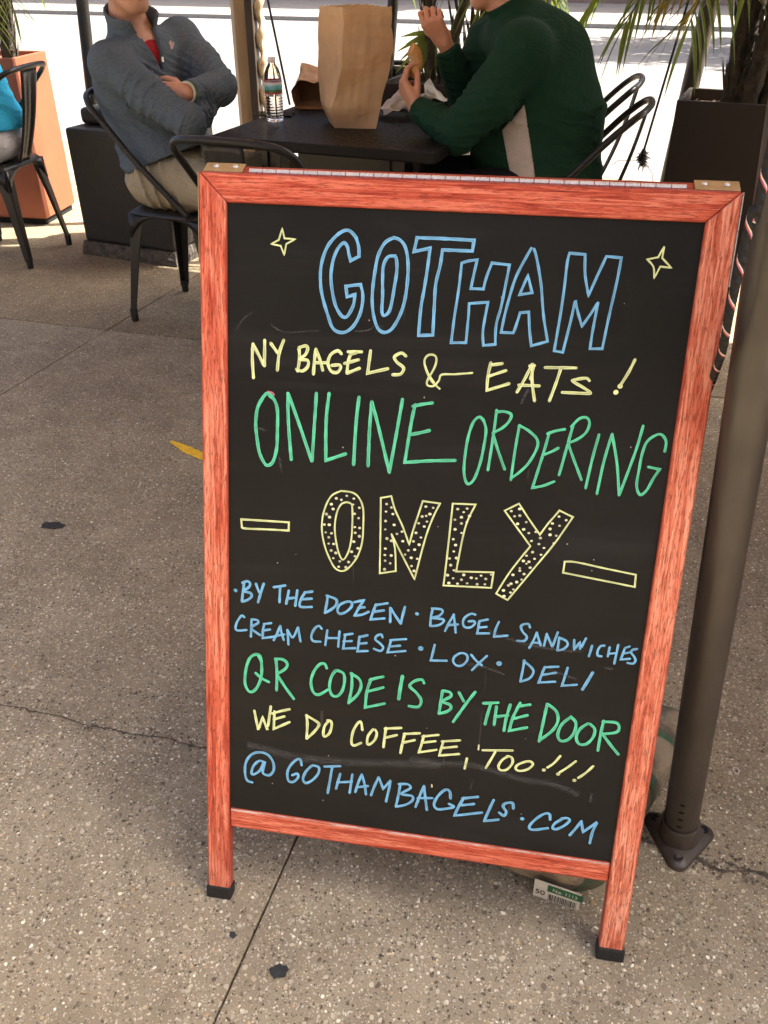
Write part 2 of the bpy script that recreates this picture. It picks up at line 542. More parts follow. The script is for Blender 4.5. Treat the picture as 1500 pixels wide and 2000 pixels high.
CHALK = [
    ('heading', 'blue', '48:-1266,10534 -1343,10607 -1422,10613 -1527,10544 -1632,10416 -1696,10256 -1722,10086 -1711,9898 -1672,9728 -1606,9540 -1541,9389 -1458,9335 -1357,9345 -1260,9425 -1185,9564 -1151,9719 -1153,9852 -1185,9956| -1279,9943 -1378,9925| -1357,9793| -1255,9827| -1270,9693 -1325,9575 -1374,9530 -1435,9559 -1510,9680 -1559,9868 -1581,10056 -1557,10244 -1502,10385 -1426,10463 -1376,10419 -1353,10328 -1326,10249| -1218,10306| -1229,10426 -1266,10534;48:-783,10555 -891,10487 -971,10327 -1002,10141 -1022,9934 -1023,9745 -996,9575 -939,9425 -857,9368 -759,9407 -668,9556 -601,9769 -574,10051 -585,10291 -629,10453 -701,10532 -783,10555;48:-752,10334 -844,10315 -897,10202 -899,10034 -889,9828 -890,9639 -857,9583 -791,9644 -760,9798 -739,9968 -719,10155 -730,10284 -752,10334;47:-482,10569| -131,10572 237,10569| 228,10440| -150,10436| -166,10256 -208,10015 -210,9753 -205,9373| -391,9356| -382,9706 -350,9970 -326,10212 -309,10450| -511,10399| -482,10569;39:105,10289 185,10317 297,10338| 276,10218 242,9982| 402,9985| 427,10126 484,10308| 704,10295| 685,10120 643,9776 600,9548 610,9305| 458,9281| 438,9477 473,9827| 235,9797| 238,9630 231,9302| 40,9290| 59,9619 88,9948 105,10289;39:989,10499 1037,10374 1116,10082 1184,9705 1268,9384| 1068,9315| 1028,9513 997,9735| 889,9719| 850,9543 826,9463| 670,9460| 708,9739 795,10145 954,10507;38:944,10183| 1015,9973| 861,9939| 944,10183;38:1427,10471| 1617,10464| 1643,10228 1712,9975| 1778,10176 1874,10453| 2056,10446| 2037,10170 1991,9732 1957,9335| 1806,9325| 1812,9540 1840,9907| 1767,9759 1674,9598| 1604,9770 1558,9911| 1527,9644 1472,9259| 1362,9270| 1387,9616 1406,10018 1410,10353 1427,10471'),
    ('star', 'yellow', '25:-2242,10605| -2210,10483| -2066,10480| -2185,10415| -2211,10278| -2259,10388| -2384,10406| -2286,10461| -2242,10605'),
    ('star', 'yellow', '25:2545,10603| 2539,10466| 2661,10357| 2530,10365| 2476,10228| 2450,10356 2364,10442| 2490,10473| 2545,10603'),
    ('line', 'yellow', '49:-2627,9105 -2637,8924 -2619,8652;49:-2621,9096 -2475,8834;49:-2465,9165 -2466,8824;49:-2381,9131 -2282,9007;49:-2201,9182 -2261,9009 -2285,8776;49:-1989,9096 -1980,8947 -2002,8785;49:-1989,9096 -1901,9127 -1870,9094 -1899,9012 -1970,8948 -1866,8935 -1864,8855 -1935,8790 -2019,8808;49:-1757,9091 -1773,8941 -1783,8760;49:-1757,9091 -1702,8966 -1657,8819;49:-1773,8911 -1598,8923;48:-1408,9054 -1460,9090 -1550,9035 -1588,8923 -1544,8817 -1461,8802 -1412,8865 -1434,8904 -1536,8891;48:-1277,9073 -1313,8952 -1322,8802;48:-1318,9086 -1136,9097;48:-1286,9052 -1206,9081;48:-1363,8928 -1172,8991;48:-1322,8802 -1157,8879;48:-1016,9119 -1030,8970 -1043,8821| -774,8899;48:-543,9081 -605,9116 -692,9061 -659,8995 -565,8923 -600,8841 -706,8824;31:-71,8684 -187,8781 -266,8923 -293,9039 -248,9110 -169,9115 -136,9059 -158,8950 -237,8787 -233,8718 -153,8714 -88,8788 -54,8869 122,8887 342,8920;32:-278,8962 -232,8866 -146,8754;44:573,9068 549,8897 550,8705| 832,8815;44:576,9037 721,9067;44:550,8887 775,8980;44:1101,9082 1034,8909 942,8712;44:1111,9083 1121,8873 1178,8611;44:955,8804 1221,8812;44:1123,9063 1098,8893;44:1072,9059 1133,9068;43:1270,9052 1661,9074;44:1468,9044 1426,8852 1366,8625;44:1842,8924 1798,8952 1657,8921 1639,8899 1770,8834 1869,8774 1820,8758 1520,8749;43:2375,9225 2315,9060 2232,8882;74:2232,8878 2236,8880;74:2189,8797 2193,8800'),
    ('line', 'green', '53:-2353,8414 -2427,8450 -2501,8362 -2564,8223 -2584,8012 -2562,7802 -2528,7613 -2462,7479 -2408,7440 -2332,7500 -2281,7697 -2273,7973 -2276,8224 -2320,8365 -2391,8426;53:-2132,8472 -2120,8090 -2070,7555;53:-2125,8462 -1966,8060 -1779,7558;52:-1735,8500 -1754,8014 -1773,7559;52:-1559,8513 -1589,8131 -1578,7582| -1469,7627 -1303,7698;52:-1146,8492 -1173,8143 -1186,7556;52:-970,8444 -984,8075 -983,7556;52:-970,8444 -874,8145 -683,7489;51:-556,8505 -605,8105 -683,7494;51:-381,8448 -418,8222 -478,7648| -122,7700 205,7734;50:-410,8425 -281,8461 -152,8489;51:-428,8037 -298,8072 -168,8115;42:544,8297 486,8348 415,8287 363,8118 336,7893 329,7644 356,7486 405,7422 477,7497 537,7707 572,7957 582,8179 536,8319;41:699,8455 687,8144 652,7638;41:701,8430 801,8444 893,8412 875,8323 798,8229 675,8147;42:681,8132 759,7928 873,7668;41:1014,8279 986,7924 968,7529;41:1014,8275 1142,8213 1258,8113 1270,7992 1183,7785 1066,7640 966,7552;41:1408,8212 1361,7933 1263,7447| 1406,7489 1539,7558;41:1388,8195 1489,8240 1602,8271;41:1360,7907 1465,7960 1545,8015;41:1702,8322 1664,8091 1593,7653;40:1682,8310 1774,8425 1866,8443 1909,8371 1877,8250 1783,8155 1674,8096;41:1664,8086 1761,7879 1890,7612;41:2046,8235 1999,7921 1957,7505;41:2210,8255 2149,7890 2111,7441;41:2210,8255 2321,7860 2396,7449;40:2584,8392 2528,8031 2398,7449;40:2896,8079 2894,8213 2832,8294 2761,8288 2661,8194 2620,8039 2607,7819 2604,7597 2662,7480 2737,7543 2799,7704 2863,7841| 2716,7861'),
    ('line', 'pink', '23:-2413,8478 -2353,8466 -2325,8437'),
    ('dash', 'yellow', '34:-2790,6611| -2534,6620 -2088,6634| -2090,6511| -2422,6496 -2745,6480 -2783,6521 -2790,6611'),
    ('outline', 'yellow', '28:-1348,7166 -1474,7090 -1555,6940 -1603,6737 -1602,6537 -1560,6339 -1489,6165 -1397,6015 -1286,5981 -1180,6061 -1077,6230 -1021,6439 -1014,6684 -1024,6925 -1079,7072 -1177,7154 -1348,7166;28:-1268,7011 -1341,6971 -1397,6845 -1421,6644 -1400,6445 -1350,6247 -1287,6152 -1219,6261 -1177,6467 -1171,6713 -1180,6932 -1203,6995 -1268,7011;28:-784,7116| -639,7156| -577,6967 -460,6738 -350,6474| -309,6687 -241,6956 -199,7126| 40,7112| -49,6887 -134,6573 -246,5968| -459,6340 -612,6613| -548,6398 -519,6063| -747,6005| -764,6554 -784,7116;28:215,7127| 526,7145| 408,6793 330,6148| 851,6192| 836,5958| 169,5921| 189,6364 215,7127;27:923,7094| 1106,7211| 1269,6995 1426,6800| 1523,6973 1651,7165| 1836,7091| 1638,6704 1371,6272 1077,5801| 911,5881| 1083,6241 1315,6624| 1116,6863 923,7094'),
    ('dash', 'yellow', '29:1796,6449| 1949,6458 2325,6410 2753,6362| 2761,6185| 2347,6230 1791,6289| 1796,6449'),
    ('dots', 'white', '43:-1269,7102 -1260,7103;43:-1417,7051 -1408,7052;43:-1344,7036 -1335,7037;43:-1168,7070 -1159,7071;43:-1175,6985 -1167,6985;43:-1084,6945 -1076,6946;43:-1485,6960 -1476,6961;43:-1457,6892 -1448,6893;44:-1551,6808 -1543,6809;44:-1505,6769 -1496,6769;43:-1149,6851 -1140,6852;43:-1089,6793 -1080,6794;44:-1577,6651 -1569,6652;44:-1506,6655 -1497,6656;44:-1137,6656 -1128,6657;44:-1068,6650 -1059,6651;44:-1554,6537 -1546,6538;44:-1470,6532 -1461,6533;44:-1129,6573 -1121,6573;44:-1067,6528 -1059,6528;44:-1507,6468 -1498,6469;44:-1144,6440 -1135,6440;44:-1506,6373 -1497,6374;44:-1434,6376 -1426,6377;44:-1080,6347 -1071,6348;44:-1466,6274 -1457,6275;44:-1397,6245 -1389,6245;44:-1170,6286 -1162,6287;45:-1432,6162 -1423,6162;44:-1118,6224 -1110,6225;45:-1335,6124 -1326,6125;44:-1208,6126 -1199,6127;45:-1349,6040 -1341,6041;45:-1244,6042 -1236,6043;43:-703,7035 -694,7036;43:-633,6992 -625,6993;43:-706,6927 -697,6927;43:-607,6899 -599,6900;42:-155,7050 -147,7051;42:-53,7043 -45,7043;42:-93,6948 -84,6949;42:-143,6917 -135,6918;42:-198,6903 -190,6904;43:-705,6789 -697,6790;43:-582,6744 -574,6745;43:-127,6836 -119,6837;43:-240,6801 -232,6802;43:-160,6761 -152,6762;43:-704,6666 -695,6667;43:-536,6616 -527,6617;43:-466,6656 -457,6657;43:-270,6658 -261,6659;43:-674,6534 -665,6535;43:-609,6507 -600,6508;43:-448,6517 -439,6518;43:-197,6598 -188,6598;43:-298,6530 -290,6531;43:-215,6490 -207,6490;44:-690,6383 -681,6384;43:-362,6390 -354,6391;43:-274,6410 -266,6411;44:-692,6287 -683,6287;44:-600,6289 -591,6290;44:-405,6323 -397,6324;44:-316,6285 -307,6286;43:-228,6279 -220,6280;44:-683,6202 -675,6203;44:-609,6171 -600,6172;44:-304,6163 -296,6164;44:-686,6073 -677,6074;44:-264,6093 -256,6094;41:283,7056 292,7057;41:411,7076 420,7076;41:368,7020 377,7021;41:343,6945 351,6946;41:256,6901 265,6902;41:452,6974 461,6975;41:421,6882 430,6883;41:349,6856 358,6857;42:268,6763 277,6764;42:361,6720 370,6721;42:253,6618 262,6619;42:291,6536 300,6537;42:273,6440 282,6441;42:221,6331 230,6332;42:316,6348 325,6349;42:244,6234 253,6235;43:211,6081 220,6082;42:295,6164 304,6164;42:436,6110 445,6111;43:292,6043 301,6044;43:409,6034 419,6035;42:544,6078 553,6079;42:615,6076 624,6077;42:677,6124 686,6125;42:746,6083 755,6084;42:815,6156 824,6157;43:237,5966 246,5967;43:359,5969 368,5970;43:493,5989 502,5990;42:633,5990 642,5991;42:739,6002 748,6003;41:1009,7097 1017,7098;40:1117,7138 1126,7139;41:1059,7028 1068,7029;40:1128,7044 1137,7045;41:1108,6925 1117,6926;41:1222,6960 1230,6961;41:1198,6855 1207,6856;41:1271,6808 1280,6809;41:1365,6836 1374,6837;41:1317,6700 1326,6701;41:1433,6754 1442,6755;41:1422,6666 1430,6667;41:1495,6617 1504,6618;40:1649,7080 1657,7081;40:1749,7039 1757,7040;40:1573,6976 1581,6976;40:1548,6896 1557,6897;40:1669,6953 1677,6953;41:1556,6813 1565,6814;40:1640,6808 1649,6809;41:1621,6698 1630,6699;41:1348,6542 1356,6543;41:1271,6482 1280,6483;41:1383,6448 1392,6449;41:1465,6516 1474,6517;41:1236,6402 1245,6403;41:1312,6398 1321,6399;41:1282,6366 1291,6367;42:1198,6290 1206,6291;42:1201,6254 1210,6255;41:1338,6314 1347,6315;42:1113,6184 1122,6185;42:1263,6212 1272,6213;42:1237,6127 1246,6128;42:1174,6084 1183,6085;42:1098,6051 1107,6052;42:1066,6023 1075,6024;42:1004,5940 1013,5941;42:1139,5970 1148,5971;42:1103,5919 1112,5920;42:1018,5856 1027,5857'),
    ('line', 'blue', '44:-2747,5651 -2764,5503 -2781,5341;44:-2775,5637 -2699,5672 -2655,5639 -2677,5580 -2753,5508 -2655,5492 -2633,5438 -2698,5374 -2781,5341;44:-2568,5648 -2520,5519;44:-2449,5661 -2481,5557 -2534,5358;44:-2298,5622 -2126,5668;44:-2201,5644 -2209,5396;44:-2071,5591 -2107,5385;44:-1943,5612 -1971,5366;44:-2091,5466 -1962,5498;44:-1825,5597 -1887,5477 -1895,5364 -1724,5377;44:-1836,5589 -1719,5620;44:-1887,5477 -1727,5507;44:-1491,5578 -1502,5454 -1525,5305;44:-1505,5577 -1366,5537 -1364,5447 -1446,5359 -1525,5305;43:-1238,5507 -1311,5454 -1340,5372 -1306,5319 -1222,5351 -1141,5439 -1133,5508 -1186,5524 -1259,5493;43:-1096,5523 -957,5572| -1025,5442 -1084,5316| -979,5342 -880,5398;43:-1036,5440 -942,5463;43:-777,5526 -814,5410 -846,5283| -642,5323;43:-787,5514 -612,5563;43:-809,5406 -658,5446;43:-567,5495 -560,5272;43:-567,5495 -488,5381 -405,5268;43:-358,5534 -385,5393 -405,5268;62:-2880,5510 -2873,5504;60:-183,5448 -175,5447;39:40,5551 24,5435 22,5282;39:28,5557 157,5557 183,5517 129,5448 38,5411 190,5409 205,5368 138,5309 22,5282;39:348,5498 287,5365 238,5232;39:343,5498 368,5374 391,5225;39:266,5324 416,5355;39:647,5533 588,5539 512,5480 483,5401 511,5328 593,5330 653,5396 631,5431 563,5418;39:712,5441 697,5249| 864,5269;38:712,5441 831,5480;39:704,5339 822,5365;38:987,5461 951,5343 937,5227| 1125,5268;38:1424,5425 1397,5477 1330,5464 1299,5423 1329,5351 1392,5283 1364,5216 1262,5204;38:1528,5362 1489,5232 1443,5112;38:1522,5362 1597,5169;38:1480,5205 1594,5207;38:1665,5359 1643,5175;38:1665,5354 1756,5176;38:1812,5402 1781,5267 1761,5177;38:1843,5325 1834,5123;38:1836,5324 1937,5287 1966,5227 1917,5158 1834,5123;38:2047,5313 2063,5164| 2129,5285| 2141,5174| 2206,5357;38:2300,5256 2274,5089;38:2465,5277 2412,5258 2383,5179 2395,5117 2445,5111;38:2539,5261 2529,5122;38:2650,5312 2630,5021;38:2535,5160 2643,5186;37:2744,5274 2710,5094| 2829,5122;37:2744,5274 2806,5307;37:2722,5184 2807,5214;37:2908,5282 2856,5263 2832,5223 2879,5166 2909,5107 2882,5053 2804,5056'),
    ('line', 'blue', '41:-2742,5094 -2786,5112 -2852,5011 -2879,4904 -2842,4868 -2708,4894;41:-2632,5072 -2636,4944 -2642,4792;41:-2632,5072 -2544,5071 -2532,5026 -2636,4933 -2498,4833;41:-2434,5026 -2455,4920 -2458,4791| -2278,4837;40:-2445,5018 -2329,5050;41:-2450,4916 -2345,4945;41:-2193,5021 -2235,4900 -2289,4777;40:-2193,5021 -2170,4908 -2135,4796;41:-2267,4850 -2126,4890;40:-2083,4969 -2062,4735;40:-2079,4965 -1999,4859 -1921,5030;40:-1921,5030 -1880,4804;40:-1565,5050 -1609,5090 -1673,5037 -1717,4917 -1689,4839 -1581,4841;40:-1479,5037 -1504,4793;40:-1297,5041 -1310,4794;40:-1497,4909 -1304,4933;40:-1210,5001 -1234,4773| -1053,4803;40:-1221,4995 -1104,5026;40:-1234,4884 -1111,4910;40:-997,4993 -1019,4754| -867,4780;40:-1003,4985 -881,5030;40:-1013,4876 -887,4904;39:-659,5023 -682,5065 -744,5035 -763,4976 -697,4927 -641,4865 -680,4803 -777,4825;39:-531,4993 -574,4793| -313,4849;39:-542,4992 -313,5038;39:-558,4887 -391,4924;87:-97,4915 -89,4916;40:105,4997 85,4865 64,4745| 293,4769;39:484,4915 405,4853 387,4773 439,4714 521,4725 585,4811 580,4888 519,4919 449,4898;39:637,4908 714,4827 801,4761;39:863,4919 752,4780 667,4665;39:1393,4914 1384,4758 1366,4574;39:1382,4907 1506,4813 1536,4739 1488,4642 1366,4574;39:1687,4849 1654,4716 1627,4595| 1857,4639;39:1687,4844 1874,4878;39:1654,4716 1854,4780;39:2004,4877 1976,4706 1955,4587| 2156,4632;50:2354,4846 2297,4697 2243,4566;88:1039,4820 1049,4821'),
    ('line', 'green', '51:-2473,4401 -2496,4493 -2574,4507 -2663,4425 -2719,4227 -2730,4008 -2673,3882 -2594,3893 -2516,4013 -2472,4187 -2478,4401 -2530,4501;51:-2562,4199 -2472,4127 -2359,4077;51:-2252,4477 -2232,4242 -2235,3953;50:-2263,4475 -2142,4479 -2075,4417 -2106,4330 -2231,4230;51:-2231,4223 -2113,4042 -1965,3845;50:-1472,4423 -1506,4489 -1582,4468 -1666,4339 -1706,4168 -1669,4005 -1580,3969 -1440,4072;50:-1330,4406 -1392,4304 -1420,4134 -1383,3996 -1295,3984 -1222,4089 -1195,4259 -1220,4374 -1319,4408;50:-1091,4390 -1082,4156 -1121,3888;50:-1102,4384 -980,4311 -943,4198 -991,4049 -1121,3892;50:-798,4335 -853,4115 -864,3851| -576,3958;49:-818,4309 -724,4356 -618,4394;50:-853,4115 -610,4219;49:-12,4369 -46,4422 -150,4385 -219,4294 -118,4202 -37,4084 -72,3972 -211,3965;60:-333,4438 -355,4253 -370,4062;51:266,4282 254,4106 239,3902;51:278,4284 375,4270 392,4206 278,4110 389,4071 406,4006 338,3943 239,3902;50:506,4288 587,4152;50:741,4325 615,4102 457,3796;50:873,4159 1083,4199;50:979,4166 947,3987 924,3822;50:1065,4137 1055,3827;50:1261,4191 1221,3972 1205,3753;50:1056,3962 1241,4015;50:1398,4236 1315,3985 1282,3764| 1528,3854;50:1379,4181 1539,4229;50:1339,3975 1516,4053;50:1779,4275 1752,3966 1724,3652;50:1779,4275 1917,4176 1956,4022 1892,3852 1723,3666;50:2132,4113 2019,3977 1978,3811 2024,3710 2126,3738 2205,3870 2210,4031 2132,4113;49:2382,4042 2279,3934 2243,3795 2294,3695 2397,3710 2476,3829 2484,3964 2406,4040;49:2593,4112 2575,3870 2569,3628;49:2583,4097 2764,4110 2819,4038 2783,3954 2595,3900;49:2607,3896 2741,3734 2861,3604'),
    ('line', 'yellow', '47:-2581,3559 -2546,3378 -2516,3233| -2449,3466| -2370,3254| -2322,3669;47:-2298,3549 -2163,3610 -2029,3660;47:-2264,3591 -2272,3288| -2026,3440;47:-2274,3454 -2106,3527;47:-1760,3600 -1745,3442 -1751,3194;47:-1766,3592 -1658,3541 -1567,3480 -1587,3403 -1674,3280 -1751,3194;47:-1413,3551 -1477,3444 -1491,3306 -1461,3273 -1396,3344 -1367,3472 -1380,3543 -1436,3555;46:-892,3466 -919,3596 -972,3564 -1033,3421 -1053,3246 -1013,3183 -904,3243;46:-729,3502 -800,3381 -810,3257 -772,3238 -699,3322 -671,3437 -696,3499;46:-535,3554 -549,3393 -558,3220;46:-551,3539 -308,3586;46:-548,3381 -367,3456;46:-249,3498 -273,3336 -296,3160;46:-260,3489 -25,3537;46:-273,3336 -93,3411;43:40,3505 14,3354 -18,3210| 242,3295;42:17,3488 260,3550;42:12,3381 221,3438;42:337,3455 311,3318 290,3203| 584,3273;42:314,3446 579,3504;42:310,3331 540,3392;42:705,3217 683,3039;42:925,3388 1358,3447;42:1110,3384 1043,3214 995,3100;42:1309,3347 1224,3268 1176,3154 1216,3093 1306,3120 1376,3238 1357,3328 1286,3344;42:1567,3293 1458,3224 1430,3153 1491,3122 1602,3166 1673,3256 1634,3303 1567,3293;41:2050,3458 1973,3328 1887,3241;41:2281,3406 2181,3294 2068,3184;41:2533,3361 2446,3242 2345,3134;61:1835,3191 1844,3192;61:2046,3154 2055,3156;61:2289,3086 2298,3087'),
    ('line', 'white', '25:861,3466 862,3386;26:210,2688 215,2644'),
    ('line', 'blue', '46:-2611,2287 -2693,2313 -2728,2438 -2717,2620 -2636,2773 -2509,2843 -2371,2826 -2278,2712 -2265,2561 -2333,2460 -2426,2471 -2438,2534 -2404,2680;46:-2411,2679 -2497,2692 -2589,2588 -2623,2454 -2577,2440 -2484,2527 -2434,2663;46:-1820,2718 -1844,2816 -1912,2793 -2002,2677 -2045,2543 -2020,2405 -1940,2405 -1872,2492 -1885,2555 -1965,2517;46:-1661,2729 -1749,2614 -1792,2479 -1745,2409 -1643,2477 -1555,2605 -1547,2721 -1650,2744;45:-1457,2748 -1211,2793;46:-1334,2766 -1361,2546 -1394,2284;46:-1206,2659 -1265,2382;45:-1016,2676 -1048,2339;45:-1246,2500 -1022,2548;45:-871,2698 -921,2538 -959,2374;45:-871,2698 -819,2529 -790,2354;45:-940,2459 -763,2512;45:-608,2688 -663,2528 -711,2354;45:-603,2684 -528,2498| -414,2668| -472,2277;45:-268,2628 -289,2409 -317,2212;45:-289,2617 -158,2637 -110,2577 -247,2454 -81,2442 -65,2368 -160,2276 -312,2213;45:94,2647 40,2461 -14,2254;45:95,2642 130,2425 164,2231;45:9,2418 238,2455;49:510,2492 489,2613 417,2629 318,2503 267,2356 321,2275 463,2304 567,2355 493,2393;49:709,2538 639,2361 590,2199| 999,2322;48:687,2521 919,2585;48:648,2390 870,2453;48:1156,2568 1091,2351 1046,2177| 1254,2239;48:1458,2466 1438,2559 1345,2544 1304,2482 1358,2395 1330,2321 1255,2364;48:2015,2365 1994,2458 1914,2445 1798,2329 1722,2192 1780,2146 1996,2210;48:2195,2409 2090,2309 2069,2222 2134,2219 2241,2306 2300,2399 2251,2431 2173,2405;47:2471,2413 2396,2263 2328,2141;47:2471,2408 2515,2228| 2697,2437| 2650,2251 2633,2054;66:1601,2310 1610,2312'),
    ('smudge', 'smudge', '178:-2694,2955 -2349,2905 -1891,2847 -1213,2873 -549,2948 319,3043;137:-149,3088 327,3079 795,3110 1267,3034 1619,2981 1963,2981 2387,2860;53:849,5318 1134,5226 1507,5158 1942,5136 2165,5159;54:470,4770 874,4731 1137,4661;53:1771,4808 1982,4759 2147,4716;36:-2858,9270 -2774,9413 -2629,9529;36:-2380,9397 -2338,9351 -2172,9292 -1722,9339;35:-1237,9359 -1077,9378 -960,9443 -860,9439;56:-2236,7573 -2213,7425 -2190,7362;55:-2606,7968 -2434,7939;62:2505,4942 2629,4940;73:2562,2915 2558,2753;64:1089,8765 1002,8566'),
]

# ------------------------------------------------------------------ setting
M = {}
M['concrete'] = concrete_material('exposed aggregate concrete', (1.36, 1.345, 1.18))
M['concrete_brown'] = concrete_material('brown tinted aggregate concrete', (1.08, 1.02, 0.84))  # same mix in a darker, browner tint for the far slabs
M['dirt'] = simple('joint dirt', (0.035, 0.028, 0.021), 0.95, 0, 0.4, 60, 0.004, 90)
M['asphalt'] = simple('sunlit asphalt', (0.165, 0.158, 0.15), 0.85, 0, 0.18, 0.45, 0.003, 220)
M['kerb'] = simple('granite kerb', (0.20, 0.19, 0.175), 0.8, 0, 0.2, 20, 0.002, 150)


def line_x(p, d, q, e):
    """crossing of two ground lines"""
    A = np.array([[d[0], -e[0]], [d[1], -e[1]]])
    t = np.linalg.solve(A, np.array([q[0] - p[0], q[1] - p[1]]))
    return np.array(p) + t[0] * np.array(d)


def sheet(name, pts, z, mat, kind='structure'):
    mb = MB()
    mb.add([(x, y, z) for x, y in pts], [tuple(range(len(pts)))])
    o = mb.build(name, mat)
    o['kind'] = kind
    return o


sheet('ground', [(-180, -180), (180, -180), (180, 180), (-180, 180)], -0.20, M['dirt'])
away = [((-6.9, 1.9), (0.17, 0.985)), ((-3.42, 1.75), (0.17, 0.985)), ((-1.677, 1.678), (0.175, 0.985)), ((-0.24, -0.03), (0.13, 0.991)),
        ((1.62, -0.15), (0.14, 0.99)), ((3.3, -0.3), (0.15, 0.988)), ((6.8, -0.3), (0.15, 0.988)), ((12.0, -0.3), (0.15, 0.988))]
across = [((0, -6.2), (1, -0.09)), ((0, -4.2), (1, -0.09)), ((0, -2.8), (1, -0.09)), ((0, -1.32), (1, -0.09)), ((-1.541, 2.30), (1, -0.10)),
          ((0, 3.95), (1, -0.13)), ((0, 5.35), (1, -0.14))]
mb = MB()
slab_row = []
g = 0.0026
for i in range(len(away) - 1):
    for j in range(len(across) - 1):
        q = [line_x(*away[i], *across[j]), line_x(*away[i + 1], *across[j]), line_x(*away[i + 1], *across[j + 1]), line_x(*away[i], *across[j + 1])]
        c = sum(q) / 4
        q = [p + (c - p) / np.linalg.norm(c - p) * g * 1.4 for p in q]
        mb.prism([tuple(p) for p in q], -0.09, 0.0)
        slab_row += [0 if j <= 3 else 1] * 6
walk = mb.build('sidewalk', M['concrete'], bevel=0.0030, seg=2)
walk.data.materials.append(M['concrete_brown'])
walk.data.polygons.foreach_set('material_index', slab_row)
walk['kind'] = 'structure'
mb = MB()
qq = [line_x(*away[0], *across[0]), line_x(*away[-1], *across[0]), line_x(*away[-1], *across[-1]), line_x(*away[0], *across[-1])]
c = sum(qq) / 4
o = sheet('sidewalk_bed', [tuple(p + (c - p) / np.linalg.norm(c - p) * 0.03) for p in qq], -0.012, M['dirt'])
# kerb along the street, street, far kerb and far pavement
def strip(name, y0, y1, z0, z1, mat, sl=-0.14, x0=-60, x1=60):
    mb = MB()
    P = [(x0, y0 + sl * x0), (x1, y0 + sl * x1), (x1, y1 + sl * x1), (x0, y1 + sl * x0)]
    mb.prism(P, z0, z1)
    o = mb.build(name, mat, bevel=0.01 if z1 - z0 > 0.05 else 0)
    o['kind'] = 'structure'
    return o


strip('near_kerb', 5.36, 5.54, -0.17, 0.002, M['kerb'])
sheet('street', [(-90, 5.5 + 0.14 * 90), (90, 5.5 - 0.14 * 90), (90, 18.3 - 0.14 * 90), (-90, 18.3 + 0.14 * 90)], -0.125, M['asphalt'])
strip('far_kerb', 18.1, 18.3, -0.2, -0.045, M['kerb'], -0.155)
strip('far_pavement', 18.31, 24, -0.2, -0.05, simple('pale far pavement', (0.24, 0.22, 0.195), 0.9, 0, 0.1, 2.0))

# cracked, dirty joint to the right of the board
mb = MB()
pts = []
for k in range(260):
    t = k / 259.0
    x = -2.6 + 3.6 * t
    y = 0.341 - 0.088 * (x + 0.906) - 0.004 + (0.010 * math.sin(x * 21) + 0.006 * math.sin(x * 57 + 1)) * (0.35 if x < 0.2 else 1.0) + rng.uniform(-0.002, 0.002) - 0.07 * max(0, x - 0.40)
    w = 0.0006 + (0.0011 if x < 0.2 else 0.0042) * abs(math.sin(x * 33 + 1)) * rng.uniform(0.3, 1.2)
    pts.append((x, y, w))
V = []
for x, y, w in pts:
    V += [(x, y - w, 0.0028), (x, y + w, 0.0028)]
mb.add(V, [(2 * i, 2 * i + 2, 2 * i + 3, 2 * i + 1) for i in range(len(pts) - 1)])
o = mb.build('pavement_crack', simple('crack dirt', (0.075, 0.06, 0.045), 0.95, 0, 0.5, 40))
o['kind'] = 'structure'

# crumbs of grit lying along the crack: uncountable
mb = MB()
for k in range(900):
    t = rng.uniform(0, 1)
    x = (0.28 + 0.7 * t) if k < 420 else (-2.4 + 2.8 * t)
    y = 0.341 - 0.088 * (x + 0.906) - 0.07 * max(0, x - 0.40) + 0.010 * math.sin(x * 21) + rng.normal(0, 0.013)
    r = rng.uniform(0.0012, 0.0042)
    c = np.array([x, y, r * 0.5])
    P = [c + r * np.array([math.cos(a + 0.3 * k), math.sin(a + 0.3 * k), 0]) * rng.uniform(0.6, 1.1) for a in (0, 1.6, 3.1, 4.7)]
    P += [c + np.array([0, 0, r * 0.8])]
    mb.add(P, [(0, 1, 4), (1, 2, 4), (2, 3, 4), (3, 0, 4)])
o = mb.build('grit', simple('grit', (0.16, 0.13, 0.10), 0.9, 0, 0.7, 80))
o['kind'] = 'stuff'
tag(o, 'loose grit and crumbs lying along the pavement crack', 'grit')


def splat(name, c, r, mat, n=26, z=0.0022, jag=0.3, stretch=1.0, rot=0.0):
    mb = MB()
    V = [(c[0], c[1], z + 0.0006)]
    ph = rng.uniform(0, 6, 4)
    for k in range(n):
        a = 2 * PI * k / n
        q = r * (1 + jag * (0.5 * math.sin(2 * a + ph[0]) + 0.35 * math.sin(5 * a + ph[1]) + 0.25 * math.sin(9 * a + ph[2])))
        x, y = q * math.cos(a) * stretch, q * math.sin(a)
        V.append((c[0] + x * math.cos(rot) - y * math.sin(rot), c[1] + x * math.sin(rot) + y * math.cos(rot), z))
    mb.add(V, [(0, 1 + k, 1 + (k + 1) % n) for k in range(n)])
    return mb.build(name, mat, smooth=True)


M['gum'] = simple('trodden gum', (0.022, 0.024, 0.023), 0.8, 0, 0.4, 120)
p = pz(545, 1898)
tag(splat('gum_spot', p, 0.0125, M['gum']), 'black trodden gum spot on the pavement below the board', 'gum', 'trodden gum spots')
p = pz(103, 1027)
tag(splat('gum_spot', p, 0.019, M['gum'], stretch=1.5), 'dark oval gum spot on the shaded pavement left of the board', 'gum', 'trodden gum spots')
p = pz(455, 1827)
tag(splat('gum_spot', p, 0.0055, M['gum']), 'tiny dark gum spot just left of the pavement joint', 'gum', 'trodden gum spots')
